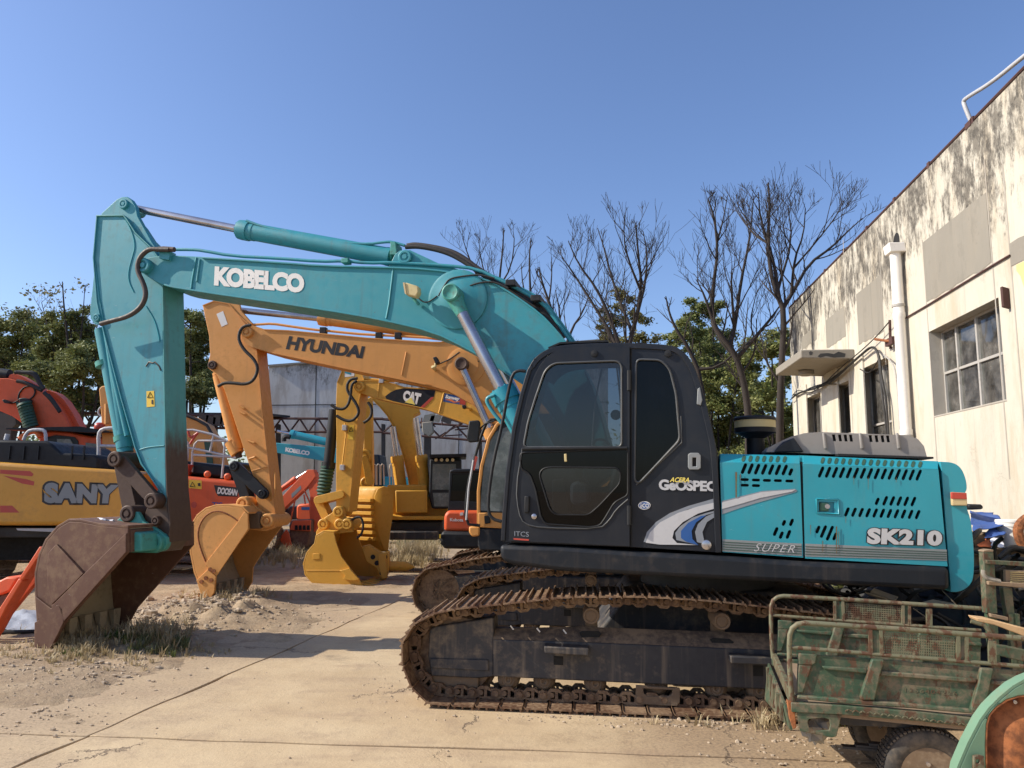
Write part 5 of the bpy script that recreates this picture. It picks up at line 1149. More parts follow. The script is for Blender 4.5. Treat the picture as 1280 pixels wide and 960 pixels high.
# ------------------------------------------------------------------ small red machine and others farther back
def build_kubota():
    F = Frame((0, 12.9, 0), 0); n = F.n; P = F.p; pl = F.pl; mt = M
    b0 = F.p(575, 700, .8); k = thing('compact_excavator', 'small red compact excavator with black cab, next to the ochre excavator cab', 'excavator', (b0.x, b0.y, 0), 'excavators parked in the yard')
    bd = MB().prism(pl([(555, 644), (560, 638), (625, 638), (625, 665), (555, 664)], .0), n*1.3).build('body', mt['red'], k, bev=.06, seg=3)
    lettering(F, 'Kubota', ((562.5, 647.5), (579, 648), (579, 652), (562.5, 651.5)), 0, mt['white'], bd, off=.03)
    MB().prism(pl([(575, 641), (579, 640), (579, 644), (575, 644.5)], -.01), n*.01).build('white_mark', mt['white'], bd)
    w = MB().prism(pl([(552, 664), (620, 666), (622, 687), (554, 686), (550, 675)], -.08), n*1.5).build('counterweight', mt['blackp'], k, bev=.05)
    MB().prism(pl([(549, 668), (551, 668), (551, 673), (549, 673)], -.1), n*.02).build('reflector', mt['sticker'], w)
    for x, y in ((572, 673), (554, 671), (554, 679)): MB().lathe([(0, .04), (.005, .04), (.005, 0)], P(x, y, -.082), -n, 12).build('hole', mt['dark'], w)
    cb = MB().plate(pl([(562, 590), (568, 588), (620, 588), (620, 640), (560, 638)], .1), [pl([(566, 593), (615, 593), (615, 628), (563, 626)], .1)], n*.06).build('cab', mt['charcoal'], k, bev=.01)
    MB().prism(pl([(565, 592), (616, 592), (616, 629), (562, 628)], .13), n*.01).build('cab_window', mt['glass_dark'], cb, smooth=0)
    MB().prism(pl([(562, 588), (568, 586), (622, 586), (622, 590), (562, 591)], .05), n*1.1).build('cab_roof', mt['charcoal'], cb, bev=.02)
    MB().prism(pl([(562, 594), (620, 594), (620, 640), (560, 638)], 1.0), n*.06).build('cab_back', mt['charcoal'], cb)
    Fk = Frame((0, 12.7, 0), 0); u = Fk.uz(532, 700, 0)[0]
    Ft = Frame(Fk.at(u+.2, 0, .2), 68)
    crawler(k, Ft, stadium(.0, 1.3, 0, .24), -.17, .34, pitch=.11, links=False)
    Ft2 = Frame(Fk.at(u+1.3, 0, .2), 68); crawler(k, Ft2, stadium(.0, 1.3, 0, .24), -.17, .34, pitch=.11, links=False)
    MB().prism([Ft.at(a, z, .1) for a, z in ((.1, .1), (.1, .4), (1.4, .4), (1.4, .1))], Ft.n*.9).build('under_frame', mt['engine'], k)
build_kubota()
def build_orange_mini():
    F = Frame((0, 18.5, 0), 8); n = F.n; P = F.p; pl = F.pl; mt = M; c = lambda L: cm(330, 540, 6, L)
    b0 = P(385, 694, .6); k = thing('compact_excavator', 'faded orange compact excavator with folded arm, seen between the ochre and yellow arms', 'excavator', (b0.x, b0.y, 0), 'excavators parked in the yard')
    bm = MB().prism(pl(c([(130, 490), (235, 375), (325, 283), (372, 282), (388, 330), (335, 402), (150, 575), (100, 600)]), .6), n*.22).build('boom', mt['red2'], k, bev=.01)
    decal(F, c([(205, 465), (275, 400), (280, 425), (208, 498)]), .6, mt['stripe'], bm, 'boom_sticker')
    ram(k, P(*c([(330, 295)])[0], .7), P(*c([(240, 350)])[0], .7), P(*c([(130, 440)])[0], .7), .04, .07, 'chrome', 'red2', 'boom_cylinder')
    ar = MB().prism(pl(c([(330, 330), (360, 285), (385, 300), (400, 380), (418, 460), (400, 520), (385, 640), (378, 750), (350, 745), (340, 600), (345, 480), (330, 400)]), .62), n*.2).build('arm', mt['red2'], k, bev=.01)
    MB().prism(pl(c([(380, 520), (410, 530), (420, 650), (385, 745), (365, 745)]), .6), n*.3).build('arm_guard', mt['red2'], ar, bev=.01)
    for q in ([(235, 500), (205, 640), (200, 700)], [(300, 430), (340, 520), (350, 560)], [(300, 470), (310, 540)]): px_tube(F, c(q), .5, .02, k, 'red2', 'link_rod', 6)
    sh = MB().prism(pl(c([(240, 560), (260, 540), (340, 535), (360, 560), (380, 670), (240, 665)]), 1.0), n*.6).build('body', mt['red2'], k, bev=.05)
    decal(F, c([(280, 562), (342, 562), (342, 584), (280, 584)]), 1.0, mt['blued'], sh, 'body_badge')
    MB().prism(pl(c([(-20, 560), (200, 560), (200, 660), (-20, 660)]), 1.2), n*1.0).build('rear_body', mt['engine'], k, bev=.05)
    bk = MB().prism(pl(c([(185, 700), (205, 660), (355, 655), (350, 760), (335, 850), (290, 885), (225, 880), (190, 800)]), .4), n*.5).build('bucket', mt['bucket'], k, bev=.04)
    MB().prism(pl(c([(190, 735), (215, 665), (350, 660), (345, 745)]), .36), n*.05).build('bucket_lip', mt['red2'], bk, bev=.01)
    for i in range(4): MB().prism(pl(c([(232+30*i, 700), (250+30*i, 700), (252+30*i, 735), (230+30*i, 735)]), .34), n*.03).build('bucket_tooth', mt['dark'], bk)
    MB().prism(pl(c([(110, 805), (165, 730), (185, 760), (205, 850), (198, 905), (150, 850)]), .2), n*.05).build('blade', mt['red2'], k, bev=.01)
    u = F.uz(385, 690, .5)[0]
    crawler(k, F, stadium(u-2.2, u-.2, 0, .28), 1.0, .35, pitch=.12, links=False)
build_orange_mini()
def build_far_kobelco():
    F = Frame((0, 23.5, 0), 3); n = F.n; P = F.p; pl = F.pl; mt = M; c = lambda L: cm(330, 540, 6, L)
    b0 = P(500, 650, 1.2); k = thing('teal_excavator', 'distant teal excavator, only its lettered boom showing before the grey wall', 'excavator', (b0.x, b0.y, 0), 'excavators parked in the yard')
    bm = MB().prism(pl(c([(60, 78), (540, 122), (700, 145), (790, 185), (860, 250), (905, 350), (900, 420), (830, 420), (780, 330), (700, 262), (540, 235), (60, 150)]), 1.0), n*.5).build('boom', mt['teal_new'], k, bev=.015)
    lettering(F, 'KOBELCO', ((357, 559), (387.5, 564), (386.5, 569.5), (356.5, 564.5)), 1.0, mt['white'], bm, off=.06, space=.9)
    ram(k, P(*c([(100, -5)])[0], 1.25), P(*c([(200, 15)])[0], 1.25), P(*c([(600, 105)])[0], 1.25), .05, .13, 'chrome', 'teal_new', 'arm_cylinder')
    MB().tube(curve3(pl(c([(150, 70), (150, 42), (172, 32), (196, 38)]), .9), 2), .08, 8).build('work_light', mt['blackp'], k)
    MB().prism(pl([(465, 595), (620, 600), (620, 645), (465, 640)], .2), n*2.4).build('body', mt['teal_new'], k, bev=.05)
    MB().prism(pl([(465, 640), (620, 645), (620, 655), (465, 650)], .2), n*2.4).build('lower_skirt', mt['charcoal2'], k, bev=.05)
    u = F.uz(480, 660, 0)[0]; crawler(k, F, stadium(u, u+3.6, 0, .45), 0, .6, links=False)
    cb = MB().prism(pl([(440, 568), (474, 568), (478, 600), (478, 640), (438, 640)], .1), n*1).build('cab', mt['charcoal'], k, bev=.05)
build_far_kobelco()
def build_sany():
    F = Frame((0, 13.6, 0), -3); n = F.n; P = F.p; pl = F.pl; mt = M; c1 = lambda L: cm(0, 380, 4, L); c2 = lambda L: cm(0, 580, 4, L)
    b0 = P(-30, 720, 1.2); k = thing('mustard_excavator', 'mustard yellow excavator body with silver lettering, at the far left', 'excavator', (b0.x, b0.y, 0), 'excavators parked in the yard')
    bd = MB().prism(pl([(-140, 570), (0, 577.5), (157, 588), (158, 640), (155, 657), (-140, 657)], 0), n*2.6).build('body', mt['sany'], k, bev=.07, seg=3)
    q = ((55.5, 603), (149, 606), (146, 629.5), (55, 629))
    lettering(F, 'SANY', q, -.003, mt['blackt'], bd, off=.13, space=1.05, proud=.004, grow=.03)
    lettering(F, 'SANY', q, -.008, mt['stripe'], bd, off=.07, space=1.05, proud=.004)
    for a in ([(0, 828), (150, 835), (168, 850), (160, 862), (0, 848)], [(15, 858), (130, 875), (172, 888), (168, 908), (110, 898)]): decal(F, c1(a), 0, mt['redp'], bd, 'red_paint_mark')
    decal(F, c2([(0, 208), (60, 208), (97, 243), (0, 243)]), 0, mt['redp'], bd, 'red_paint_mark')
    hd = MB().prism(pl([(-140, 545), (0, 550), (58, 551), (66, 556), (76, 566), (118, 568), (123, 572), (123, 587), (-140, 572)], .12), n*2.2).build('hood', mt['blackp'], k, bev=.04)
    for x in (12, 30, 48, 90, 105): MB().box(P(x, 566, .11), F.u*.01, n*.02, Z*.12).build('hood_groove', mt['charcoal'], hd)
    px_tube(F, c1([(118, 680), (130, 650), (150, 630), (210, 628), (228, 640), (230, 690)]), .4, .03, k, 'steel', 'grab_rail', 8, 1)
    px_tube(F, c1([(30, 680), (38, 650)]), .4, .04, k, 'steel', 'grab_rail', 8)
    px_tube(F, c1([(490, 820), (495, 740), (492, 650), (510, 625), (560, 620), (620, 622)]), .6, .035, k, 'steel', 'grab_rail', 8, 1)
    px_tube(F, c1([(500, 710), (600, 712)]), .6, .03, k, 'steel', 'grab_rail', 8)
    MB().prism(pl([(-140, 659), (150, 659), (150, 672), (-140, 672)], .25), n*2.1).build('turntable_frame', mt['engine'], k, bev=.02)
    MB().prism(pl([(20, 660.5), (70, 660.5), (68, 665), (22, 663)], .1), n*.2).build('step_plate', mt['steel'], k)
    MB().prism(pl([(-100, 672), (120, 672), (100, 700), (-100, 700)], .6), n*1.4).build('car_body', mt['dark'], k)
    Fk = Frame(P(-12, 700, .9)-Z*P(-12, 700, .9).z, 78); crawler(k, Fk, stadium(.0, 3.2, 0, .46), -.35, .66, pitch=.2, links=False)
    Fk = Frame(P(118, 700, 2.0)-Z*P(118, 700, 2.0).z, 84); crawler(k, Fk, stadium(-1.4, .2, 0, .42), -.3, .6, pitch=.2, links=False)
    # orange machine behind it: boom, cab
    F2 = Frame((0, 17.5, 0), -4); n = F2.n; b0 = F2.p(100, 690, 1)
    k = thing('orange_excavator', 'orange red excavator at the left edge, curved boom above the mustard one', 'excavator', (b0.x, b0.y, 0), 'excavators parked in the yard')
    e = lambda L: cm(0, 440, 8, L)
    bm = MB().prism(F2.pl(e([(-600, 300), (-200, 262), (0, 262), (80, 262), (160, 280), (300, 330), (430, 400), (560, 520), (640, 640), (700, 760), (760, 1000), (480, 1000), (320, 780), (230, 720), (120, 640), (0, 590), (-200, 540), (-600, 520)]), .9), n*.5).build('boom', mt['red'], k, bev=.015)
    MB().prism(F2.pl(e([(430, 400), (480, 378), (560, 410), (640, 480), (720, 600), (800, 750), (700, 760), (640, 640), (560, 520)]), 1.15), n*.35).build('boom_back', mt['red'], bm, bev=.01)
    MB().prism(F2.pl(e([(80, 262), (95, 225), (140, 215), (200, 235), (400, 350), (430, 400), (300, 330), (160, 280)]), 1.0), n*.3).build('cylinder_bracket', mt['red'], bm, bev=.01)
    MB().cyl(F2.p(-60, 461, 1.1), F2.p(12, 469, 1.1), .14, 16).build('arm_cylinder', mt['blackp'], k)
    for q in ([(150, 205), (250, 205), (330, 205), (370, 240), (400, 320), (440, 370)], [(170, 200), (320, 215), (360, 250), (385, 300), (430, 370)], [(170, 290), (230, 300), (300, 325), (420, 385)], [(440, 405), (500, 460), (560, 540), (600, 600)], [(480, 430), (540, 500), (600, 595)]): hose(bm, F2.pl(e(q), .8), .045, 'rubber')
    for q in ([(180, 470), (190, 410), (240, 350), (300, 340)], [(290, 480), (340, 440), (355, 390), (330, 350)], [(80, 490), (120, 515), (160, 500), (190, 480)]): hose(bm, F2.pl(e(q), .88), .018, 'rubber', 'cable')
    MB().prism(F2.pl(e([(20, 480), (40, 472), (95, 500), (90, 515), (40, 510)]), .7), n*.15).build('work_light', mt['blackp'], bm, bev=.01)
    bc = MB().prism(F2.pl(e([(180, 465), (230, 455), (285, 470), (285, 500), (250, 520), (200, 515)]), .7), n*.2).build('rod_eye', mt['blackp'], k, bev=.02)
    MB().cyl(F2.p(30.5, 503, .75), F2.p(39, 534, .75), .07, 12).build('rod', mt['blackp'], bc); spring(bc, F2.p(30, 503, .75), F2.p(39, 534, .75), .125, .045, 9, 'fence')
    cb = MB().prism(F2.pl(e([(380, 1200), (385, 830), (430, 795), (520, 785), (700, 800), (880, 840), (1010, 850), (1080, 890), (1100, 960), (1100, 1200)]), .1), n*1.1).build('cab', mt['red'], k, bev=.04)
    MB().prism(F2.pl(e([(470, 850), (560, 830), (745, 850), (780, 890), (790, 990), (470, 990)]), .08), n*.03).build('cab_window', mt['charcoal'], cb, bev=.005)
    MB().prism(F2.pl(e([(570, 870), (700, 870), (720, 900), (735, 990), (570, 990)]), .06), n*.02).build('cab_window', mt['pane'], cb, smooth=0)
    MB().prism(F2.pl(e([(855, 905), (1000, 925), (1010, 990), (860, 990)]), .08), n*.02).build('cab_window', mt['pane'], cb, smooth=0)
    sr = MB().prism(F2.pl(e([(60, 760), (760, 745), (800, 745), (1090, 790), (1095, 802), (880, 805), (500, 780), (60, 775)]), -.3), n*1.9).build('cab_roof', mt['blackp'], cb)
    MB().prism(F2.pl([(-140, 562), (150, 562), (150, 650), (-140, 650)], .3), n*2.2).build('body', mt['red'], k, bev=.05)
    u = F2.uz(-40, 680, 0)[0]; crawler(k, F2, stadium(u, u+3.6, 0, .45), 0.2, .6, links=False)
    hose(k, F2.pl(e([(200, 870), (240, 830), (300, 800), (350, 790), (380, 810), (400, 850)]), -.1), .06, 'tarpo', 'orange_strap')
    MB().blob(F2.p(124.5, 533.5, -.2), .12, .12, .1, random.Random(1), .05, 10, 6).build('strobe', mt['redp'], cb, smooth=80)
build_sany()
def build_doosan():
    F = Frame((0, 14.6, 0), -2); n = F.n; P = F.p; pl = F.pl; mt = M; c1 = lambda L: cm(0, 380, 4, L); c2 = lambda L: cm(0, 580, 4, L)
    b0 = P(250, 715, 1.2); k = thing('orange_excavator', 'orange red excavator with white guard rails, seen between the teal arm and ochre arm', 'excavator', (b0.x, b0.y, 0), 'excavators parked in the yard')
    bd = MB().prism(pl(c2([(640, 30), (918, 58), (1190, 86), (1208, 120), (1218, 190), (1214, 300), (1208, 320), (640, 320)]), 0), n*2.5).build('body', mt['red'], k, bev=.07, seg=3)
    MB().prism(pl(c2([(640, 318), (1212, 320), (1205, 350), (640, 350)]), .05), n*2.4).build('lower_skirt', mt['charcoal2'], bd, bev=.03)
    decal(F, c2([(1070, 105), (1190, 118), (1188, 164), (1090, 160), (1078, 140)]), 0, mt['blackt'], bd, 'name_panel')
    lettering(F, 'DOOSAN', ((272, 608.8), (297.5, 611.5), (296.5, 619.8), (271.3, 617.2)), -.004, mt['white'], bd, off=.05, shear=.15, space=.9)
    lettering(F, 'TIS', ((265, 627.5), (278, 628), (278, 634), (265, 633.5)), 0, mt['blued'], bd, off=.02)
    st = decal(F, c2([(944, 78), (1008, 82), (1008, 126), (944, 120)]), 0, mt['sticker'], bd, 'warning_sticker'); MB().tube(pl(c2([(950, 112), (962, 90), (976, 114), (950, 112)]), -.008), .008, 4).build('warning_triangle', mt['blackt'], st)
    decal(F, c2([(988, 96), (1002, 94), (1003, 112), (990, 110)]), 0, mt['blackt'], st, 'warning_mark', proud=.006)
    decal(F, ell(242.5, 631, 3.5, 4), 0, mt['redp'], bd, 'red_spot'); 
    hd = MB().prism(pl(c1([(640, 760), (930, 785), (1150, 812), (1165, 875), (930, 850), (640, 840)]), .3), n*1.8).build('hood', mt['blackp'], k, bev=.05)
    for x, y in ((260, 593), (285, 596)): MB().lathe([(0, .04), (.03, .07), (.06, .04)], P(x, y, .1), -n, 14).build('lifting_eye', mt['red'], hd)
    MB().prism(pl(c1([(915, 805), (945, 800), (930, 850), (918, 855)]), .05), n*.3).build('side_lamp', mt['redp'], bd, bev=.02); MB().prism(pl(c1([(1175, 850), (1188, 850), (1188, 880), (1178, 880)]), -.03), n*.2).build('side_lamp', mt['redp'], bd, bev=.02)
    for q in ([(640, 620), (905, 632), (965, 630), (1060, 652), (1145, 690)], [(640, 700), (905, 718), (960, 722), (1060, 742), (1180, 770)], [(960, 840), (962, 740), (975, 700), (990, 684), (1150, 684)], [(905, 682), (930, 684), (942, 700), (936, 780)], [(1068, 655), (1050, 740)], [(1125, 690), (1110, 870)], [(966, 755), (1150, 765)], [(905, 760), (935, 762)]):
        px_tube(F, c1(q), .3, .024, k, "steel", "guard_rail", 8)
    hose(k, pl(c1([(940, 635), (950, 670), (975, 655), (995, 640), (975, 660), (950, 700)]), .2), .025, 'redp', 'red_ribbon', 1)
    u = F.uz(170, 700, 0)[0]; crawler(k, F, stadium(u, u+1.2, 0, .45), .5, .6, links=False)
    MB().prism(pl([(160, 662), (300, 664), (290, 690), (170, 690)], .8), n*1.3).build('car_body', mt['dark'], k)
    F3 = Frame((0, 19.0, 0), 0); n = F3.n; b0 = F3.p(250, 680, .5)
    k = thing('amber_excavator', 'amber excavator far behind the guard rails, dark stripe down its boom', 'excavator', (b0.x, b0.y, 0), 'excavators parked in the yard')
    bm = MB().prism(F3.pl(c1([(700, 540), (905, 548), (955, 560), (1035, 605), (1065, 660), (1085, 720), (1110, 800), (1120, 960), (700, 960)]), .2), n*.5).build('boom', mt['orange'], k, bev=.02)
    MB().prism(F3.pl(c1([(1020, 690), (1055, 690), (1065, 800), (1035, 800)]), .17), n*.02).build('dark_stripe', mt['fence'], bm)
    px_tube(F3, c1([(925, 555), (985, 578), (1035, 608), (1062, 655)]), .1, .04, bm, 'rubber', 'hose')
    MB().prism(F3.pl([(170, 600), (300, 600), (300, 660), (170, 660)], .8), n*1.8).build('body', mt['orange'], k, bev=.05)
    u = F3.uz(190, 680, 0)[0]; crawler(k, F3, stadium(u, u+2.6, 0, .45), .2, .6, links=False)
    F3 = Frame((0, 16.6, 0), 0); b0 = F3.p(135, 700, .5)
    k = thing('amber_excavator', 'amber excavator arm standing upright just left of the teal arm', 'excavator', (b0.x, b0.y, 0), 'excavators parked in the yard')
    ar = MB().prism(F3.pl(c1([(494, 425), (505, 412), (545, 402), (590, 430), (620, 560), (650, 740), (700, 1100), (560, 1100), (520, 740), (510, 700), (505, 560)]), .2), n*.4).build('arm', mt['orange'], k, bev=.02)
    MB().cyl(F3.p(134, 505, .1), F3.p(134, 530, .1), .06, 10).build('hose_tube', mt['orange'], ar)
    hose(ar, F3.pl(c1([(505, 515), (492, 530), (492, 550), (505, 560)]), .1), .02, 'steel')
    MB().prism(F3.pl([(125, 610), (200, 612), (200, 660), (125, 660)], .8), n*1.6).build('body', mt['orange'], k, bev=.05)
    u = F3.uz(130, 690, 0)[0]; crawler(k, F3, stadium(u, u+2.2, 0, .45), .4, .6, links=False)
build_doosan()
def build_left_bits():
    F = Frame((0, 7.6, 0), 6); n = F.n; pl = F.pl; c = lambda L: cm(0, 640, 5.05, L); mt = M
    g = F.p(-30, 830, .2); k = thing('orange_quick_frame', 'orange steel frame bars leaning in from the left edge beside the brown bucket', 'attachment', (g.x, g.y, 0))
    MB().prism(pl(c([(250, 216), (276, 236), (140, 432), (118, 418)]), 0), n*.12).build('bar', mt['red'], k, bev=.01)
    MB().prism(pl(c([(118, 418), (142, 432), (40, 600), (0, 680), (-120, 900), (-180, 900), (-60, 700), (0, 600)]), .01), n*.1).build('bar', mt['red'], k, bev=.01)
    MB().prism(pl(c([(225, 328), (232, 345), (150, 470), (60, 620), (0, 735), (-120, 960), (-160, 930), (0, 640), (130, 430)]), .14), n*.08).build('bar', mt['red2'], k, bev=.01)
    MB().prism(pl(c([(200, 415), (225, 400), (222, 450), (60, 650), (0, 760), (-40, 800), (0, 690)]), .25), n*.06).build('bar', mt['red2'], k, bev=.01)
    MB().prism(pl(c([(-200, 470), (0, 430), (40, 410), (112, 415), (60, 500), (0, 525), (-200, 540)]), .3), n*.3).build('plate', mt['red2'], k, bev=.02)
    MB().prism(pl(c([(-200, 530), (0, 525), (60, 505), (20, 590), (0, 600), (-200, 620)]), .35), n*.25).build('plate', mt['bucket'], k, bev=.02)
    MB().prism([F.at(F.uz(-110, 800, .1)[0]+a, 0, .0+b) for a, b in ((0, 0), (.25, 0), (.25, .4), (0, .4))], Z*.35).build('foot', mt['red2'], k, bev=.01)
    a, b, c_, d = gpt(-60, 795), gpt(66, 795), gpt(66, 768), gpt(-60, 768)
    rr = random.Random(7); mb = MB(); N = 26; K_ = 12; vs = []
    for i in range(K_+1):
        for j in range(N+1):
            q = a.lerp(b, j/N).lerp(d.lerp(c_, j/N), i/K_); vs.append(q+Z*(.03+.09*abs(MN.noise(q*3.1))+.05*abs(MN.noise(q*9))))
    mb.add(vs, [(i*(N+1)+j, i*(N+1)+j+1, (i+1)*(N+1)+j+1, (i+1)*(N+1)+j) for i in range(K_) for j in range(N)])
    tag(mb.build('plastic_sheet', mt['film'], smooth=50, recalc=False, origin=a), 'crumpled silvery plastic sheet on the ground at the left edge', 'plastic sheet')
    hs = MB().tube(curve3([gpt(-60, 796)+Z*.06, gpt(0, 796)+Z*.05, gpt(30, 795.5)+Z*.05, gpt(60, 793)+Z*.04, gpt(75, 785)+Z*.03], 2), .022, 8)
    tag(hs.build('rubber_hose', mt['rubber'], origin=gpt(20, 796)), 'black hose lying along the front of the plastic sheet', 'hose')
build_left_bits()

# ------------------------------------------------------------------ building on the right
def build_building():
    a = radians(7.42); nn = Vector((cos(a), -sin(a), 0)); mt = M
    r = ray(1280, 88); O = CAM+r*(4.9/r.z); Bf = Frame((O.x, O.y, 0), n=nn); P = Bf.p; pl = Bf.pl; n = nn
    # frame u runs along n.y,-n.x => (-sin,-cos): towards the camera
    far = P(986, 388); fu = (far-Bf.O).dot(Bf.u); TOPZ = 6.6
    bd = thing('workshop_building', 'two storey cream rendered building with stained walls and a rooftop rail, right side', 'building', Bf.at(fu/2, 0, 4))
    def at(u, z, v=0): return Bf.at(u, z, v)
    u1 = 14.0
    def px2(x, y): q = P(x, y)-Bf.O; return (q.dot(Bf.u), q.z)
    def rect(x0, x1, yt0, yb0):      # opening from two columns and the top and bottom heights at the first one
        t0 = px2(x0, yt0); b0 = px2(x0, yb0); t1 = px2(x1, yt0)
        return (min(t0[0], px2(x1, yt0)[0]), max(t0[0], px2(x1, yt0)[0]), b0[1], t0[1])
    wins = {}
    wins['big'] = rect(1161, 1251.5, 415, 522)
    wins['w3'] = rect(1074, 1111, 463, 560)
    wins['w2'] = rect(1042, 1061, 484, 546)
    wins['w1'] = rect(1006, 1026, 499, 560)
    b3 = wins['w3']; wins['w3'] = (b3[0], b3[1], wins['big'][2]-.75, b3[3])
    wins['w1'] = (wins['w1'][0], wins['w1'][1], wins['w1'][3]-1.75, wins['w1'][3])
    extra = []
    w_ = wins['big'][1]-wins['big'][0]
    for k in (1, 2): extra.append((wins['big'][1]+3.4*k-w_, wins['big'][1]+3.4*k+.0, wins['big'][2], wins['big'][3]))
    ops = list(wins.values())+extra
    hl = [[at(u, z) for u, z in ((o[0], o[2]), (o[1], o[2]), (o[1], o[3]), (o[0], o[3]))] for o in ops]
    outer = [at(fu, -.1), at(u1, -.1), at(u1, TOPZ), at(fu, TOPZ)]
    wl = MB().plate(outer, hl, n*.28).build('wall', mt['wall'], bd, smooth=0)
    MB().prism([at(fu, -.1, .281), at(fu, TOPZ-.02, .281), at(fu, TOPZ-.02, 9), at(fu, -.1, 9)], Bf.u*.25).build('end_wall', mt['wall'], bd)
    MB().prism([at(fu+.25, TOPZ-.3, .281), at(u1, TOPZ-.3, .281), at(u1, TOPZ-.3, 9), at(fu+.25, TOPZ-.3, 9)], Z*.2).build('roof', mt['concrete'], bd)
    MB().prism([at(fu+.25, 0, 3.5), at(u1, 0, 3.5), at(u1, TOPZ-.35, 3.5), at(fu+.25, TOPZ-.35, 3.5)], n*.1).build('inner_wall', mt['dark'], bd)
    # dark lightning strap along the parapet with little stands
    pr = MB().tube([at(fu-.1, TOPZ+.06, .03), at(u1, TOPZ+.06, .03)], .022, 6).build('roof_cable', mt['truss'], bd)
    for k in range(18):
        u = fu+.6+k*1.4
        if u < u1: MB().box(at(u, TOPZ+.04, .03), Bf.u*.04, n*.03, Z*.05).build('cable_stand', mt['truss'], pr)
    # piers and panel joints
    def joint(x, y0, y1, parent=wl):
        a_ = px2(x, y0); MB().prism([at(a_[0]-.012, px2(x, y1)[1], -.004), at(a_[0]+.012, px2(x, y1)[1], -.004), at(a_[0]+.012, a_[1], -.004), at(a_[0]-.012, a_[1], -.004)], n*.003).build('panel_joint', mt['reveal'], parent, smooth=0)
    def pier(x0, x1, z0=0.0, z1=None, t=.04):
        a_ = px2(x0, 300)[0]; b_ = px2(x1, 300)[0]; lo, hi = min(a_, b_), max(a_, b_)
        MB().prism([at(lo, z0, -t), at(hi, z0, -t), at(hi, z1 or TOPZ-.02, -t), at(lo, z1 or TOPZ-.02, -t)], n*(t-.001)).build('pier', mt['wall'], wl, bev=.008)
    for x0, x1 in ((989, 1001), (1027, 1040), (1062, 1072)): pier(x0, x1, 0, px2(1100, 430)[1] and 4.35)
    for x in (1153, 1230.5, 1253, 1098.5, 1054): joint(x, 200 if x > 1200 else 300, 600)
    # bare render panels over the windows
    for x0, x1, yt0, yb0 in ((1154, 1237.5, 303, 381), (1070.5, 1102, 368, 433.5), (1032, 1056.5, 401, 437), (1002, 1021, 422, 438)):
        t0 = px2(x0, yt0); b0 = px2(x0, yb0); ub = px2(x1, yt0)[0]; rr = random.Random(int(x0)); pts = []
        pts = [at(t0[0], t0[1], -.005), at(ub, t0[1]+.0, -.005)]
        for k in range(0, 13):
            f = k/12; pts.append(at(ub+(t0[0]-ub)*f, b0[1]+rr.uniform(-.02, .025), -.005))
        MB().prism(pts, n*.004).build('bare_patch', mt['patch'], wl, smooth=0)
    # broken render at the right
    q = cm(960, 260, 4, [(1205, 180), (1250, 150), (1300, 130), (1420, 60), (1420, 180), (1300, 250), (1215, 292), (1210, 240)])
    MB().prism(pl(q, -.006), n*.004).build('broken_render', mt['concrete'], wl, smooth=0)
    MB().prism(pl(cm(960, 260, 4, [(1240, 285), (1420, 200), (1420, 380), (1280, 400), (1262, 340), (1242, 315)]), -.004), n*.003).build('old_paint_patch', paint('old_yellow_paint', (.75, .55, .22, 1), .9, da=.3), wl, smooth=0)
    # windows
    def window(o, cols, rows, nm='window', boards=False):
        u0, u1_, z0, z1 = o
        w = thing('window', '', '', bd.location); del w['label']; del w['category']; w.parent = bd; w.location = (0, 0, 0)
        fr = MB(); d = .17; t = .035
        def bar(ua, ub, za, zb, dd=0, tt=.06): fr.prism([at(ua, za, d-dd), at(ub, za, d-dd), at(ub, zb, d-dd), at(ua, zb, d-dd)], n*tt)
        bar(u0, u0+t, z0, z1); bar(u1_-t, u1_, z0, z1); bar(u0+t, u1_-t, z0, z0+t); bar(u0+t, u1_-t, z1-t, z1)
        for c in cols[1:-1]: bar(u0+(u1_-u0)*c-.022, u0+(u1_-u0)*c+.022, z0+t, z1-t, .004 if c in (.5,) else .002)
        for r_ in rows[1:-1]: bar(u0+t, u1_-t, z0+(z1-z0)*r_-.018, z0+(z1-z0)*r_+.018)
        fr.build('window_frame', mt['window_frame'], w)
        for i in range(len(cols)-1):
            for j in range(len(rows)-1):
                a_, b_ = u0+(u1_-u0)*cols[i]+.02, u0+(u1_-u0)*cols[i+1]-.02; c_, d_ = z0+(z1-z0)*rows[j]+.018, z0+(z1-z0)*rows[j+1]-.018
                MB().prism([at(a_, c_, d+.03), at(b_, c_, d+.03), at(b_, d_, d+.03), at(a_, d_, d+.03)], n*.006).build('window_pane', mt['glass_win'], w, smooth=0)
        for k in range(7):
            if boards: MB().prism([at(u0+.1, z0+.15+k*.19, d+.25), at(u1_, z0+.2+k*.19, d+.25), at(u1_, z0+.26+k*.19, d+.25), at(u0+.1, z0+.21+k*.19, d+.25)], n*.03).build('blind_slat', mt['wood'], w)
        MB().prism([at(u0-.01, z0-.02, -.006), at(u1_+.01, z0-.02, -.006), at(u1_+.01, z0+.005, -.006), at(u0-.01, z0+.005, -.006)], n*.17).build('window_sill', mt['reveal'], w, bev=.005)
        rv = MB()
        for (ua, za, ub, zb) in ((u0, z0, u0, z1), (u1_, z0, u1_, z1), (u0, z1, u1_, z1), (u0, z0, u1_, z0)):
            rv.add([at(ua, za, .001), at(ub, zb, .001), at(ub, zb, .28), at(ua, za, .28)], [(0, 1, 2, 3)])
        for q_ in range(len(rv.v)):
            c_ = at((u0+u1_)/2, (z0+z1)/2, 0); dd = rv.v[q_]-c_; dd = dd-n*dd.dot(n); rv.v[q_] -= dd.normalized()*.003
        rv.build('reveal', mt['reveal'], w, smooth=0, recalc=False)
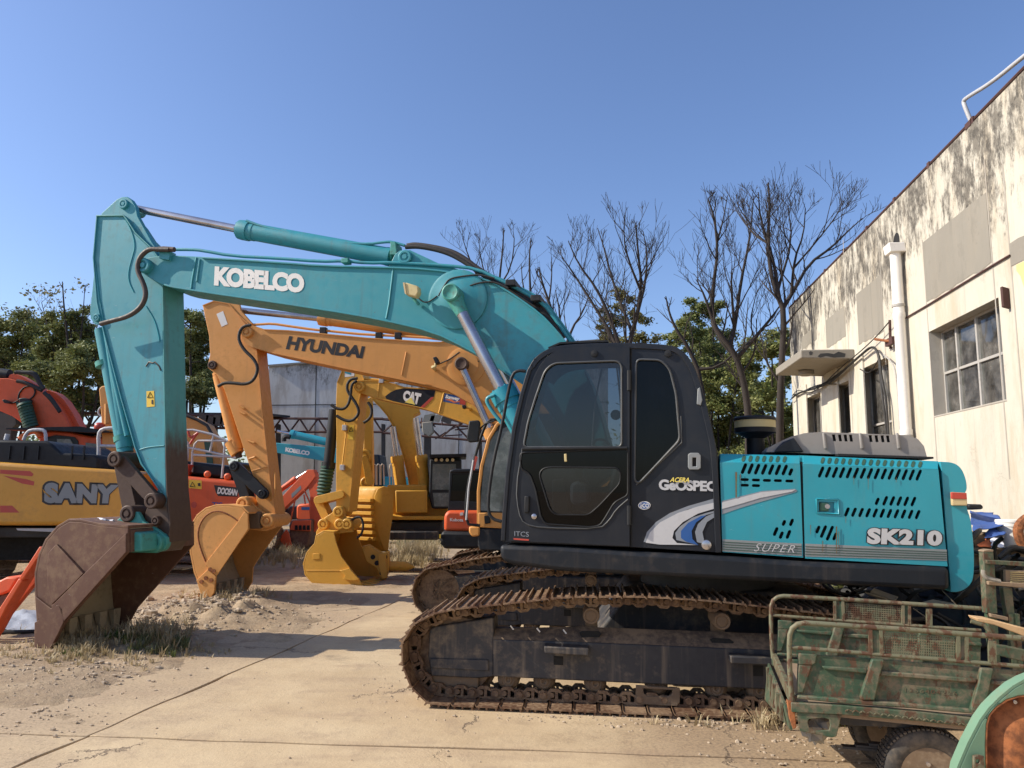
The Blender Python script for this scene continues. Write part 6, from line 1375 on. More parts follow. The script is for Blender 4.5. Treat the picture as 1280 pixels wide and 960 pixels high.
        MB().prism([at(u0, z0, .55), at(u1_, z0, .55), at(u1_, z1, .55), at(u0, z1, .55)], n*.02).build('room_back', mt['engine'], w)
    # NB columns are counted along u, which runs from the far end to the near end
    M['glass_win'] = glass('hazy_window_glass', (.35, .42, .42, 1), .9, .03, .3)
    window(wins['big'], (0, .23, .52, .80, 1), (0, .5, 1), boards=True)
    for o in extra: window(o, (0, .25, .5, .75, 1), (0, .5, 1), boards=True)
    window(wins['w3'], (0, .5, 1), (0, .45, 1)); window(wins['w2'], (0, .5, 1), (0, 1)); window(wins['w1'], (0, .5, 1), (0, .4, 1))
    o = wins['w2']; MB().prism([at(o[0], o[2]-1.2, -.002), at(o[1], o[2]-1.2, -.002), at(o[1], o[2]-.05, -.002), at(o[0], o[2]-.05, -.002)], n*.001).build('spandrel', mt['patch'], wl, smooth=0)
    # awning slab and the pipe under it
    aw = cm(960, 260, 4, [(40, 800), (175, 705), (432, 708), (430, 750), (268, 850), (42, 842)])
    A = P(*cm(960, 260, 4, [(432, 705)])[0]); uA = (A-Bf.O).dot(Bf.u); zA = A.z; uB = uA-2.35
    ms = MB().prism([at(uA, zA-.2, .0), at(uA, zA, .0), at(uA, zA, -1.02), at(uA, zA-.17, -1.02)], Bf.u*-2.3)
    ms.build('awning', mt['concrete'], bd, bev=.02)
    MB().lathe([(0, .16), (.08, .16), (.1, .13)], at(uA-1.5, zA-.2, -.55), -Z, 16).build('ceiling_lamp', mt['concrete'], bd)
    E_ = Frame(at(uA, 0, 0), n=-Bf.u); cc = lambda L: cm(960, 260, 4, L)
    for q in ([(248, 742), (262, 728), (300, 725), (330, 730), (352, 718), (388, 728), (384, 745), (330, 748), (290, 740), (262, 748)], [(205, 722), (214, 715), (224, 722), (220, 735), (208, 735)]): decal(E_, cc(q), 0, mt['engine'], bd, 'peeled_patch')
    # downpipe with hopper and the arched outlet above it
    top = P(1121.5, 317, -.09); ut = (top-Bf.O).dot(Bf.u)
    dp = MB().lathe([(0, .085), (top.z-2.9-.12, .085), (top.z-2.9-.1, .094), (top.z-2.9, .094), (top.z-2.9, .085), (top.z-1.1, .085), (top.z-1.08, .094), (top.z-1.0, .094), (top.z-1, .085), (top.z, .085)], at(ut, 0, -.12), Z, 20).build('downpipe', mt['pvc'], bd, smooth=40)
    MB().prism([at(ut-.13, top.z, -.24), at(ut+.13, top.z, -.24), at(ut+.14, top.z+.15, -.26), at(ut-.14, top.z+.15, -.26)], n*.25).build('hopper', mt['pvc'], dp, bev=.01)
    ut_ = ut; ut = (P(1120.5, 297, 0)-Bf.O).dot(Bf.u)
    arch = [at(ut-.12, top.z+.1, -.004)]+[at(ut+.13*cos(pi-pi*k/10), top.z+.3+.13*sin(pi*k/10), -.004) for k in range(11)]+[at(ut+.12, top.z+.1, -.004)]
    MB().prism(arch, n*.003).build('roof_outlet', mt['dark'], bd, smooth=0)
    ut = ut_
    for z in (1.2, 2.6, top.z-.9): MB().lathe([(0, .1), (.04, .1)], at(ut, z, -.12), Z, 16).build('pipe_clamp', mt['window_frame'], dp)
    # brackets, cables, steel strap
    br = P(1247, 372, -.15); ub = (br-Bf.O).dot(Bf.u)
    MB().prism([at(ub-.07, br.z-.13, -.005), at(ub-.07, br.z+.12, -.005), at(ub-.05, br.z+.14, -.09), at(ub-.05, br.z-.11, -.09)], Bf.u*.05).build('rusty_bracket', mt['truss'], bd, bev=.004)
    MB().tube([P(1181+k*12, 421-k*.0, -.02) for k in range(1)]+[P(1120, 400, -.02)], .001, 4)
    MB().tube([P(1131, 398, -.02), P(1160, 381, -.02), P(1240, 332, -.02), P(1262, 319, -.02)], .012, 6).build('steel_strap', mt['truss'], bd)
    mb = MB().tube([P(1112, 400, -.02), P(1113, 436, -.02)], .02, 6); mb.build('wall_bracket', mt['truss'], bd)
    MB().tube([P(1094, 424, -.25), P(1108, 426, -.15), P(1120, 427, -.05)], .025, 6).build('wall_bracket', mt['rust'], bd)
    MB().box(P(1113, 427, -.1), Bf.u*.16, n*.03, Z*.06).build('insulator_plate', mt['truss'], bd)
    c = lambda L: cm(960, 260, 4, L)
    for pts, r_, m_ in (([(120, 950), (160, 920), (230, 905), (320, 870), (400, 790), (470, 730), (520, 690), (545, 710), (560, 760), (570, 860), (590, 950), (600, 1090), (610, 1250)], .022, 'rubber'),
                        ([(130, 935), (200, 910), (280, 880), (380, 810), (450, 750), (500, 700), (530, 695), (552, 730), (562, 850), (580, 990), (600, 1200)], .018, 'rubber'),
                        ([(580, 735), (610, 760), (635, 800), (648, 900), (655, 1000), (665, 1200)], .014, 'window_frame'),
                        ([(120, 940), (150, 905), (210, 930), (270, 890), (360, 800), (460, 720), (545, 640), (605, 570)], .01, 'rubber'),
                        ([(460, 805), (500, 830), (530, 800), (560, 740)], .01, 'rubber'), ([(110, 960), (150, 930), (250, 880), (340, 880)], .012, 'rubber')):
        MB().tube(curve3(pl(c(pts), -.1), 2), r_, 6).build('cable', mt[m_], bd, smooth=60)
    # roof rail
    rl = curve3([P(1213.5, 151, .05), P(1206, 133, -.0), P(1204, 126, 0), P(1210, 121, 0), P(1240, 103, 0), P(1280, 70, 0), P(1330, 32, 0)], 2)
    a0 = P(1215, 152, .05); MB().tube([Vector((a0.x, a0.y, TOPZ-.05)), ]+rl, .028, 8).build('roof_rail', mt['steel'], bd, smooth=60)
    MB().box(Vector((a0.x, a0.y, TOPZ+.03)), Bf.u*.08, n*.06, Z*.04).build('rail_foot', mt['truss'], bd)
    # plinth joint lines on the blank lower wall
    return Bf, at, px2
Bf, bat, bpx = build_building()

# ------------------------------------------------------------------ grey warehouse and the open truss shed
def truss(mb, a, b, h, k, r=.05, mid=.035):
    for o in (Z*0, Z*h): mb.tube([a+o, b+o], r, 6)
    for i in range(k):
        p = a.lerp(b, i/k); q = a.lerp(b, (i+.5)/k)+Z*h; s = a.lerp(b, (i+1)/k)
        mb.tube([p, q], mid, 4, False); mb.tube([q, s], mid, 4, False)
def build_far():
    F = Frame((0, 34, 0), 0); n = F.n; mt = M; P = F.p
    wh = thing('warehouse', 'grey white rendered warehouse wall with dark peeling streaks, behind the excavators', 'building', P(470, 640)*1-Z*P(470, 640).z)
    wl = MB().prism(F.pl([(336, 458), (372, 455), (420, 451), (700, 430), (760, 425), (760, 662), (330, 662)], 0), n*9).build('wall', mt['house'], wh)
    MB().prism(F.pl([(333, 456), (372, 453), (420, 449), (760, 423), (760, 425), (420, 451), (336, 458.5)], -.1), n*9).build('roof_edge', mt['concrete'], wh)
    for x in (395, 455, 515, 575): MB().prism(F.pl([(x, 452), (x+1, 452), (x-3, 640), (x-4, 640)], -.01), n*.008).build('panel_joint', mt['engine'], wl, smooth=0)
    MB().prism(F.pl([(337, 506), (760, 502), (760, 503), (337, 507)], -.01), n*.008).build('panel_joint', mt['engine'], wl, smooth=0)
    sh = thing('open_shed', 'open fronted shed with dark roof edge on red steel trusses, before the grey warehouse', 'shed', P(480, 650, -6)-Z*P(480, 650, -6).z)
    G = Frame((0, 29, 0), 0)
    for a, b, k in (((339, 540), (478, 540), 6), ((478, 541), (660, 556), 5)):
        mb = MB(); p, q = G.p(*a), G.p(*b); truss(mb, p, q, .52, k); mb.build('roof_truss', mt['truss'], sh)
    MB().prism([G.p(336, 524), G.p(478, 525), G.p(480, 525)+Vector((0, 4, .35)), G.p(336, 524)+Vector((0, 4, .35))], Z*.08).build('roof_sheet', mt['shed'], sh)
    for x, w in ((533, 4.5), (478, 2), (600, 2), (346, 2)):
        b_ = G.p(x, 660); t_ = G.p(x, 530); MB().prism([Vector((b_.x-w*.02, b_.y, 0)), Vector((b_.x+w*.035, b_.y, 0)), Vector((t_.x+w*.035, t_.y, t_.z)), Vector((t_.x-w*.02, t_.y, t_.z))], Vector((0, .3, 0))).build('post', mt['shed'], sh)
    for q in ([(470, 596), (640, 597), (640, 660), (470, 660)],): MB().prism(G.pl(q, 3), n*.1).build('back_wall', mt['dark'], sh)
    rr = random.Random(9)
    for i in range(22):
        x = rr.uniform(525, 640); y = rr.uniform(520, 545); MB().tube([G.p(x, y, -1), G.p(x+rr.uniform(-22, 22), y+rr.uniform(-3, 10), -1)], .025, 4).build('broken_purlin', mt['truss'], sh)
    MB().prism(G.pl([(527, 528), (540, 527), (542, 540), (536, 546), (528, 540)], -1.2), n*.3).build('column_head', mt['concrete'], sh, bev=.03)
    # torn awnings on the shed roof
    for i in range(9):
        x = 530+i*12+rr.uniform(-3, 3); MB().prism(G.pl([(x, 519+i*.8), (x+14, 519+i+rr.uniform(-3, 3)), (x+10, 530+rr.uniform(-4, 4)), (x-2, 526)], -1.1), n*.05).build('torn_sheet', mt[rr.choice(['shed', 'concrete', 'truss'])], sh)
    # left shed
    G2 = Frame((0, 27, 0), 0)
    s2 = thing('open_shed', 'long low truss shed roof under the trees, behind the teal arm on the left', 'shed', G2.p(150, 650)-Z*G2.p(150, 650).z)
    mb = MB(); truss(mb, G2.p(92, 532), G2.p(205, 532), .45, 5); mb.build('roof_truss', mt['truss'], s2)
    mb = MB(); truss(mb, G2.p(205, 534), G2.p(330, 536), .45, 5); mb.build('roof_truss', mt['truss'], s2)
    MB().prism([G2.p(-60, 516), G2.p(332, 519), G2.p(332, 519)+Vector((0, 3, .2)), G2.p(-60, 516)+Vector((0, 3, .2))], Z*.08).build('roof_sheet', mt['shed'], s2)
    for i in range(8):
        x = 240+i*9; MB().prism(G2.pl([(x, 520+rr.uniform(-4, 2)), (x+12, 521+rr.uniform(-2, 3)), (x+9, 533+rr.uniform(-4, 5)), (x-1, 530)], -.4), n*.05).build('torn_sheet', mt['shed'], s2)
    MB().prism(G2.pl([(-40, 515), (18, 517), (20, 530), (14, 536), (10, 602), (-40, 602)], -.5), n*.3).build('end_panel', mt['shed'], s2)
    for x in (12, 128, 268, 330):
        b_ = G2.p(x, 660); t_ = G2.p(x, 530); MB().prism([Vector((b_.x-.07, b_.y, 0)), Vector((b_.x+.07, b_.y, 0)), Vector((t_.x+.07, t_.y, t_.z)), Vector((t_.x-.07, t_.y, t_.z))], Vector((0, .15, 0))).build('post', mt['shed'], s2)
    # low dark boundary wall closing the yard behind everything
    w = MB().abox(-60, 13, 44, 44.3, 0, 2.4).build('boundary_wall', mt['engine']); tag(w, 'low dark boundary wall closing the far side of the yard', 'wall')
    w = MB().abox(8.8, 9.0, 20.5, 44, 0, 2.2).build('boundary_wall', mt['concrete']); tag(w, 'pale side wall running back from the end of the cream building', 'wall')
build_far()

# ------------------------------------------------------------------ trees
def leaves(mb_v, mb_f, c, R, cnt, size, rnd, flat=1.0):
    for _ in range(cnt):
        x, y, z = rnd.gauss(0, .55), rnd.gauss(0, .55), rnd.gauss(0, .5); k = 1
        p = c+Vector((x*R*k, y*R*k, z*R*k*flat)); s = size*rnd.uniform(.6, 1.25)
        a = Vector((rnd.gauss(0, 1), rnd.gauss(0, 1), rnd.gauss(0, .6))).normalized(); b = a.orthogonal().normalized()
        b = (b*cos(rnd.random()*6.28)+a.cross(b)*sin(rnd.random()*6.28)); i = len(mb_v)
        mb_v += [p-a*s, p+b*s*.5, p+a*s, p-b*s*.5]; mb_f.append((i, i+1, i+2, i+3))
def limb(mb, p, d, L, r, lev, rnd, tips, up=.15, kids=4, spread=.75, segs=5, nn=5):
    pts = [p]; rs_ = [r]; q = p.copy(); dd = d.normalized()
    for i in range(segs):
        if q.z > ZMAX[0]: break
        dd = (dd+Vector((rnd.gauss(0, .13), rnd.gauss(0, .13), rnd.gauss(0, .08)+up*.35))).normalized()
        q = q+dd*(L/segs); pts.append(q.copy()); rs_.append(max(.0045, r*(1-.72*(i+1)/segs)))
    if len(pts) < 2: return
    segs = len(pts)-1
    mb.tube(pts, rs_, max(4, nn) if lev > 0 else 3, False)
    tips.append((pts[-1], lev, pts))
    if lev > 0:
        for k in range(kids):
            t_ = rnd.uniform(.25, 1.0); i = min(segs-1, int(t_*segs)); pt = pts[i].lerp(pts[i+1], t_*segs-i)
            ax = Vector((rnd.gauss(0, 1), rnd.gauss(0, 1), rnd.gauss(0, .5))); ax = (ax-dd*ax.dot(dd)).normalized()
            nd = (dd*(1-spread*.6)+ax*spread*rnd.uniform(.7, 1.1)+Z*up).normalized()
            limb(mb, pt, nd, L*rnd.uniform(.45, .72), max(.0045, r*(1-.7*t_)*.62), lev-1, rnd, tips, up, kids if lev > 1 else max(2, kids-1), spread, max(3, segs-1), nn-1)
ZMAX = [99]
TREES = 'trees round the yard'
def bare_tree(D, limbs, seed, label, r0=.12, lev=3, kids=4, leafc=0, name='bare_tree', lmat='leaf_y', tw=1.0, lz=(3, 9)):
    """limbs: pixel polylines of the main stems; twigs grow out of them in all directions"""
    rnd = random.Random(seed); F = Frame((0, D, 0), 0); root = F.p(*limbs[0][0]); root.z = 0
    t = thing(name, label, 'tree', root, TREES); mb = MB(); tips = []; done = []; ZMAX[0] = max(F.p(*q).z for L in limbs for q in L)-.1
    for li, L in enumerate(limbs):
        wob = rnd.uniform(-1.3, 1.3) if li else 0; P_ = [F.p(x, y, wob*min(1, i/2.5)) for i, (x, y) in enumerate(L)]
        if li == 0: P_ = [Vector((P_[0].x, P_[0].y, -.05))]+P_
        else:
            near_ = min(done, key=lambda w: (w[0]-P_[0]).length); sh_ = near_[0]-P_[0]; P_ = [w+Vector((0, sh_.y, 0)) if i else near_[0].copy() for i, w in enumerate(P_)]
        P_ = curve3(P_, 1); k = len(P_); ra = r0 if li == 0 else min(r0*.62, near_[1]*.9)
        done += [(w.copy(), max(.012, ra*(1-.85*(i/(k-1))**.9))) for i, w in enumerate(P_)]
        mb.tube(P_, [max(.012, ra*(1-.85*(i/(k-1))**.9)) for i in range(k)], 7, False)
        for i in range(2 if li == 0 else 1, k):
            f = i/(k-1)
            if f < .28 and li == 0: continue
            if rnd.random() < .25: continue
            for _ in range(1):
                d = (P_[i]-P_[i-1]).normalized(); ax = Vector((rnd.gauss(0, 1), rnd.gauss(0, .8), rnd.gauss(0, .3))).normalized()
                limb(mb, P_[i].copy(), (d*.6+ax*.7+Z*.3), tw*rnd.uniform(1.0, 2.0)*(1.12-f*.8), ra*(1-.8*f)*.33+.006, lev-1, rnd, tips, .3, kids, .62)
    mb.build('trunk', M['bark'], t, smooth=60, recalc=False)
    if leafc:
        v = []; f = []
        tt = [x for x in tips if lz[0] < x[0].z < lz[1]]
        for _ in range(leafc//14):
            q = rnd.choice(tt)[0]; leaves(v, f, q, .28, 14, .075, rnd)
        m_ = MB(); m_.v = v; m_.f = f; m_.build('crown', M[lmat], t, smooth=0, recalc=False)
    return t
def leafy_tree(x, y, H_, crowns, seed, label, r0=.16, size=.12, per=900, mat='leaf', name='leafy_tree', px=None, D=None):
    ZMAX[0] = 99; rnd = random.Random(seed); t = thing(name, label, 'tree', (x, y, 0), TREES); mb = MB(); v = []; f = []
    base = Vector((x, y, -.05)); cs = []
    for c in crowns: cs.append((Frame((0, y, 0), 0).p(c[0], c[1], c[3] if len(c) > 3 else rnd.uniform(-1.3, 1.3)), c[2]*y/FPX))
    mid = sum((c[0] for c in cs), Vector())/len(cs); fork = Vector((x*.5+mid.x*.5, y, min(c[0].z for c in cs)*.55))
    mb.tube([base, base.lerp(fork, .5)+Vector((.06, .05, 0)), fork], [r0, r0*.8, r0*.7], 8, False)
    for c, R_ in cs:
        m1 = fork.lerp(c, .5)+Vector((rnd.uniform(-.3, .3), rnd.uniform(-.3, .3), -.3)); P_ = curve3([fork, m1, c], 2); k = len(P_)
        mb.tube(P_, [r0*.5*(1-.8*i/(k-1)) for i in range(k)], 6, False); tp = []
        for _ in range(4):
            i = rnd.randrange(k//2, k); limb(mb, P_[i].copy(), Vector((rnd.gauss(0, 1), rnd.gauss(0, 1), rnd.gauss(.3, .5))), R_*.9, r0*.16, 1, rnd, tp, .05, 3)
        nsub = max(12, int(20*R_))
        for _ in range(nsub):
            a = Vector((rnd.gauss(0, 1), rnd.gauss(0, 1), rnd.gauss(0, .8))).normalized(); rr = R_*rnd.uniform(.15, 1.1)
            sc = c+a*rr; sr = R_*rnd.uniform(.16, .38)
            leaves(v, f, sc, sr, int(per*7.5*(sr**2)*rnd.uniform(.8, 1.2)), size, rnd, .75)
    mb.build('trunk', M['bark'], t, smooth=60, recalc=False)
    m_ = MB(); m_.v = v; m_.f = f; m_.build('crown', M[mat], t, smooth=0, recalc=False); return t
def build_trees():
    g = lambda x, D: Frame((0, D, 0), 0).p(x, 640)
    # left
    for px_, D, cr, sd, lb, mt_ in (
        (20, 30, [(10, 425, 32), (45, 410, 22), (5, 470, 34), (45, 460, 30), (30, 505, 30), (-30, 440, 36), (-30, 490, 34)], 11, 'broad green tree at the far left edge behind the orange boom', 'leaf'),
        (88, 27, [(88, 395, 24), (75, 425, 28), (108, 420, 26), (70, 465, 34), (105, 462, 30), (128, 445, 28), (85, 500, 30), (125, 495, 28), (62, 440, 24)], 12, 'tall green tree left of the teal arm, thin twigs at its top', 'leaf_dark'),
        (250, 29, [(238, 392, 20), (250, 420, 26), (240, 455, 30), (262, 465, 26), (235, 488, 24), (258, 488, 24), (225, 420, 20)], 13, 'dense dark tree standing between the teal arm and the ochre arm', 'leaf_dark')):
        b = g(px_, D); leafy_tree(b.x, D, 9, cr, sd, lb, .17, .062, 900, mt_)
    bare_tree(26.5, [[(92, 640), (92, 560), (90, 480), (84, 420), (80, 385), (78, 352)], [(90, 480), (100, 430), (104, 390), (106, 360)], [(92, 500), (70, 450), (60, 410), (52, 378)]], 21, 'sparse bare tree rising out of the green crown left of the teal arm', .1, 2, 4, 260)
    bare_tree(30, [[(12, 640), (12, 560), (8, 480), (2, 420), (-4, 388)], [(12, 520), (24, 460), (30, 420), (28, 400)]], 22, 'thin twiggy tree at the left edge of the photograph', .09, 2, 3, 200)
    # middle: bare trees behind the boom and the cab
    c = lambda L: cm(560, 220, 2.4615, L)
    bare_tree(27, [c([(150, 800), (150, 560), (152, 420), (158, 320), (168, 230), (172, 160)]), c([(152, 420), (120, 330), (100, 250), (95, 200)]), c([(155, 360), (195, 280), (205, 200), (200, 170)]), c([(150, 430), (90, 310), (60, 240), (45, 190)])], 31, 'bare tree with fine upright twigs behind the peak of the teal boom', .1, 3, 4, tw=.9)
    bare_tree(25, [c([(262, 800), (262, 560), (258, 420), (252, 330), (250, 250), (255, 190)]), c([(262, 520), (300, 440), (315, 360), (320, 290), (318, 250)]), c([(258, 430), (230, 340), (225, 270)])], 32, 'slim bare tree second from left, behind the teal boom shoulder', .09, 2, 4, tw=.8)
    bare_tree(22, [c([(350, 900), (350, 600), (340, 480), (315, 400), (290, 330), (280, 280)]), c([(350, 560), (380, 470), (415, 420), (440, 350)]), c([(345, 500), (345, 420), (330, 350)])], 33, 'low spreading bare tree just left of the cab roof', .1, 3, 3, tw=.8)
    bare_tree(20, [c([(540, 900), (545, 620), (560, 500), (585, 420), (595, 330), (585, 240), (578, 150)]), c([(545, 560), (500, 440), (460, 350), (400, 270), (370, 200)]), c([(560, 500), (530, 390), (500, 300), (480, 220), (460, 160)]), c([(585, 420), (610, 320), (612, 230), (600, 170)]), c([(520, 600), (510, 500), (450, 400), (380, 290), (350, 250)]), c([(585, 360), (555, 260), (540, 190), (545, 120)])], 34, 'large bare tree right above the cab roof with a few yellow leaves', .11, 3, 4, 0, tw=1.0)
    leafy_tree(g(775, 24).x, 24, 7, [(775, 375, 18), (760, 395, 20), (795, 400, 22), (765, 420, 24), (800, 425, 22)], 35, 'small yellow green leafy tree behind the cab roof', .12, .06, 420, 'leaf_y')
    # right: dense greens and dark bare trees before them
    for px_, D, cr, sd, lb, mt_ in (
        (880, 30, [(872, 395, 22), (890, 385, 16), (860, 415, 20), (885, 420, 28), (905, 440, 28), (880, 455, 30)], 41, 'dark evergreen behind the cab, left of the tall bare tree', 'leaf_dark'),
        (905, 27, [(900, 470, 30), (925, 450, 26), (890, 500, 30), (930, 490, 32), (905, 530, 32), (945, 530, 30), (890, 560, 30), (925, 570, 30), (890, 600, 34)], 42, 'dense green tree between the cab and the cream building', 'leaf'),
        (968, 24, [(965, 440, 28), (975, 475, 28), (950, 500, 26), (975, 520, 30), (955, 550, 30), (975, 570, 30), (980, 420, 18), (945, 590, 30), (965, 620, 34)], 43, 'dense green tree right against the corner of the cream building', 'leaf'),
        (840, 28, [(845, 425, 22), (835, 450, 24), (850, 470, 28), (850, 520, 30), (860, 560, 30), (800, 470, 28)], 44, 'green tree mostly hidden behind the rear of the cab', 'leaf')):
        b = g(px_, D); leafy_tree(b.x, D, 9, cr, sd, lb, .15, .062, 850, mt_)
    bare_tree(19, [c([(925, 900), (925, 740), (910, 630), (880, 540), (830, 480), (812, 440), (815, 350), (830, 230), (820, 130), (800, 70)]), c([(880, 540), (885, 450), (900, 330), (925, 210), (935, 130), (940, 60)]), c([(885, 440), (875, 330), (878, 270)]), c([(830, 230), (848, 130), (860, 60)]), c([(812, 440), (790, 370), (765, 320)]), c([(900, 560), (960, 480), (1000, 430), (1020, 400)]), c([(935, 150), (905, 80), (900, 40)])], 45, 'tall dark bare tree forking above the engine hood, left of the two', .12, 3, 4, tw=1.0)
    bare_tree(17.5, [c([(1022, 900), (1020, 760), (1025, 600), (1035, 420), (1015, 370), (990, 290), (985, 180), (990, 90), (985, 20)]), c([(1035, 420), (1065, 350), (1110, 270), (1180, 220), (1230, 170), (1275, 130)]), c([(1015, 370), (1000, 250), (960, 130), (955, 50)]), c([(1065, 350), (1075, 250), (1105, 170), (1110, 90)]), c([(1110, 270), (1145, 190), (1200, 120), (1225, 70)]), c([(990, 200), (940, 180), (895, 120), (880, 90)]), c([(1040, 340), (1060, 200), (1045, 90)])], 46, 'tallest dark bare tree beside the corner of the cream building', .115, 3, 4, tw=1.0)
    bare_tree(23, [c([(790, 800), (780, 620), (735, 520), (700, 470), (680, 420), (670, 370)]), c([(780, 620), (830, 590), (900, 530), (960, 480)])], 47, 'leaning bare tree behind the upper rear corner of the cab', .11, 2, 3, 0, tw=.8)
    # far hedge line beyond the yard
    rnd = random.Random(5); v = []; f = []
    for i in range(150):
        x = rnd.uniform(-45, 30); y = rnd.uniform(47, 52); leaves(v, f, Vector((x, y, rnd.uniform(.8, 4.5))), 1.6, 110, .2, rnd, .8)
    m_ = MB(); m_.v = v; m_.f = f; o = m_.build('far_trees', M['leaf_dark'], smooth=0, recalc=False); kind(o, 'stuff')
    v = []; f = []
    for i in range(60):
        x = rnd.uniform(5.5, 12); y = rnd.uniform(31, 34); leaves(v, f, Vector((x, y, rnd.uniform(.3, 5.5))), 1.2, 130, .13, rnd, .8)
    m_ = MB(); m_.v = v; m_.f = f; o = m_.build('far_thicket', M['leaf_dark'], smooth=0, recalc=False); kind(o, 'stuff')
build_trees()

# ------------------------------------------------------------------ the green cargo cart
def build_cart():
    mt = M; d0 = 4.69; F = Frame((0, d0, 0), 14); n = F.n; P = F.p; pl = F.pl; c = lambda L: cm(940, 700, 3.691, L)
    W = 1.12
    g = P(1120, 940, W/2); ct = thing('cargo_cart', 'rusty green cargo cart with tube rails and mesh panel, bottom right', 'cart', (g.x, g.y, 0))
    def rail(side_v, pts, nm='rail', r=.017): return MB().tube([F.p(x, y, side_v) for x, y in c(pts)], r, 8).build(nm, mt['green_rail'], ct, smooth=60)
    # near rail: hoop and two horizontal tubes
    near = [(186, 655), (180, 600), (174, 500), (172, 400), (174, 345), (185, 315), (210, 296), (245, 290), (400, 300), (700, 320), (1000, 343), (1260, 362), (1420, 374)]
    rail(0, near, r=.0145)
    rail(0, [(176, 402), (400, 420), (600, 438), (900, 462), (1260, 492), (1420, 504)], r=.011)
    off = F.n*W
    farp = [P(x, y, 0)+off for x, y in c(near)]
    MB().tube(farp, .0145, 8).build('rail', mt['green_rail'], ct, smooth=60)
    MB().tube([P(x, y, 0)+off for x, y in c([(176, 402), (600, 438), (1260, 492), (1420, 504)])], .011, 8).build('rail', mt['green_rail'], ct, smooth=60)
    MB().tube([P(x, y, W) for x, y in c([(1010, 282), (1070, 300), (1095, 330), (1102, 370)])], .014, 8).build('rail', mt['green_rail'], ct, smooth=60)
    for v, vv in ((0, 0), (W, 1)):
        o = F.n*(W if vv else 0)
        for a, b in (((545, 312), (548, 432)), ((592, 318), (598, 436)), ((950, 345), (952, 462)), ((988, 350), (990, 465)), ((1098, 372), (1100, 472)), ((1115, 372), (1118, 475))):
            A, B = (P(*q, 0)+o for q in c([a, b])); MB().box((A+B)/2, F.u*.009, n*.009, (B-A)/2).build('rail_post', mt['green_rail'], ct)
        for x0, x1 in ((550, 592), (955, 988)):
            q = c([(x0, 322+(x0-550)*.07), (x1, 325+(x1-590)*.07), (x1, 435+(x1-590)*.07), (x0, 432+(x0-550)*.07)]); MB().prism([w+o for w in pl(q, -.002)], n*.01).build('rail_plate', mt['green'], ct, bev=.003)
        # perforated panel: square holes cut through the sheet
        tl, tr_, br_, bl = c([(596, 332), (950, 358), (950, 455), (596, 430)]); holes = []
        NX, NY = 34, 8
        def bil(a, b):
            tx, ty = tl[0]*(1-a)+tr_[0]*a, tl[1]*(1-a)+tr_[1]*a; bx, by = bl[0]*(1-a)+br_[0]*a, bl[1]*(1-a)+br_[1]*a
            return (tx*(1-b)+bx*b, ty*(1-b)+by*b)
        for i in range(NX):
            for j in range(NY):
                a0, a1 = (i+.2)/NX, (i+.8)/NX; b0, b1 = (j+.18)/NY, (j+.82)/NY
                holes.append([w+o for w in pl([bil(a0, b0), bil(a1, b0), bil(a1, b1), bil(a0, b1)], .004)])
        MB().plate([w+o for w in pl([tl, tr_, br_, bl], .004)], holes, n*.003).build('mesh_panel', mt['green_rail'], ct, smooth=0)
        # side board with pressed ribs
        bd = MB().prism([w+o for w in pl(c([(212, 432), (550, 455), (1100, 500), (1420, 525), (1420, 735), (1080, 705), (700, 668), (400, 642), (205, 625)]), .01)], n*.012).build('side_board', mt['green'], ct, bev=.003)
        def rib(pts, t=.035):
            MB().prism([w+o-n*t for w in pl(c(pts), .01)], n*(t+.001)).build('pressed_rib', mt['green'], bd, bev=.006)
        rib([(212, 428), (300, 434), (292, 475), (278, 484), (214, 482)], .015); rib([(214, 482), (276, 484), (235, 610), (206, 612)], .015)
        rib([(548, 452), (604, 457), (592, 500), (560, 640), (500, 640), (492, 630), (532, 500)]); rib([(1046, 492), (1104, 497), (1090, 560), (1062, 695), (1004, 690), (1000, 680), (1034, 560)])
        rib([(320, 486), (530, 500), (528, 522), (330, 502)], .02); rib([(592, 508), (1036, 545), (1032, 565), (588, 530)], .02); rib([(1094, 550), (1420, 575), (1420, 595), (1090, 572)], .02)
        rib([(208, 618), (500, 640), (700, 655), (1000, 682), (1420, 725), (1420, 745), (1000, 702), (700, 675), (400, 655), (205, 634)], .03)
        if not vv: lettering(F, '1356404226', tuple(c([(705, 590), (945, 606), (945, 626), (705, 608)])), .01, mt['green_rail'], bd, off=.0, space=1.2)
        # chequer plate rail under it
        fr = MB().prism([w+o for w in pl(c([(180, 658), (420, 672), (800, 705), (1060, 735), (1420, 775), (1420, 830), (1060, 775), (800, 748), (420, 715), (182, 702)]), -.03)], n*.05).build('floor_edge', mt['green'], ct, bev=.004)
        rr = random.Random(2)
        for i in range(44):
            f = i/43; x = 430+f*700; y = 692+f*85-(5 if i % 2 else -5); q = c([(x, y), (x+13, y+(8 if i % 2 else -6))])
            MB().box((P(*q[0], -.034)+P(*q[1], -.034))/2+o, (P(*q[1], -.034)-P(*q[0], -.034))*.5, n*.003, Z*.003).build('chequer_bar', mt['green_rail'], fr)
    # bed floor
    def flo(pts, z=0): return pl(c(pts), 0)
    a, b, c_, d = P(*c([(190, 668)])[0], .0), P(*c([(1420, 790)])[0], .0), P(*c([(1420, 790)])[0], 0)+off, P(*c([(190, 668)])[0], 0)+off
    fl = MB().prism([a, b, c_, d], -Z*.04).build('floor', mt['wood2'], ct)
    MB().prism([a-F.u*.01-Z*.02, d-F.u*.01-Z*.02, d-F.u*.01+Z*.05, a-F.u*.01+Z*.05], F.u*.03).build('end_sill', mt['green_rail'], ct, bev=.004)
    # tail board hanging down at the end, rusted through
    t0, t1 = a-F.u*.04, d-F.u*.04
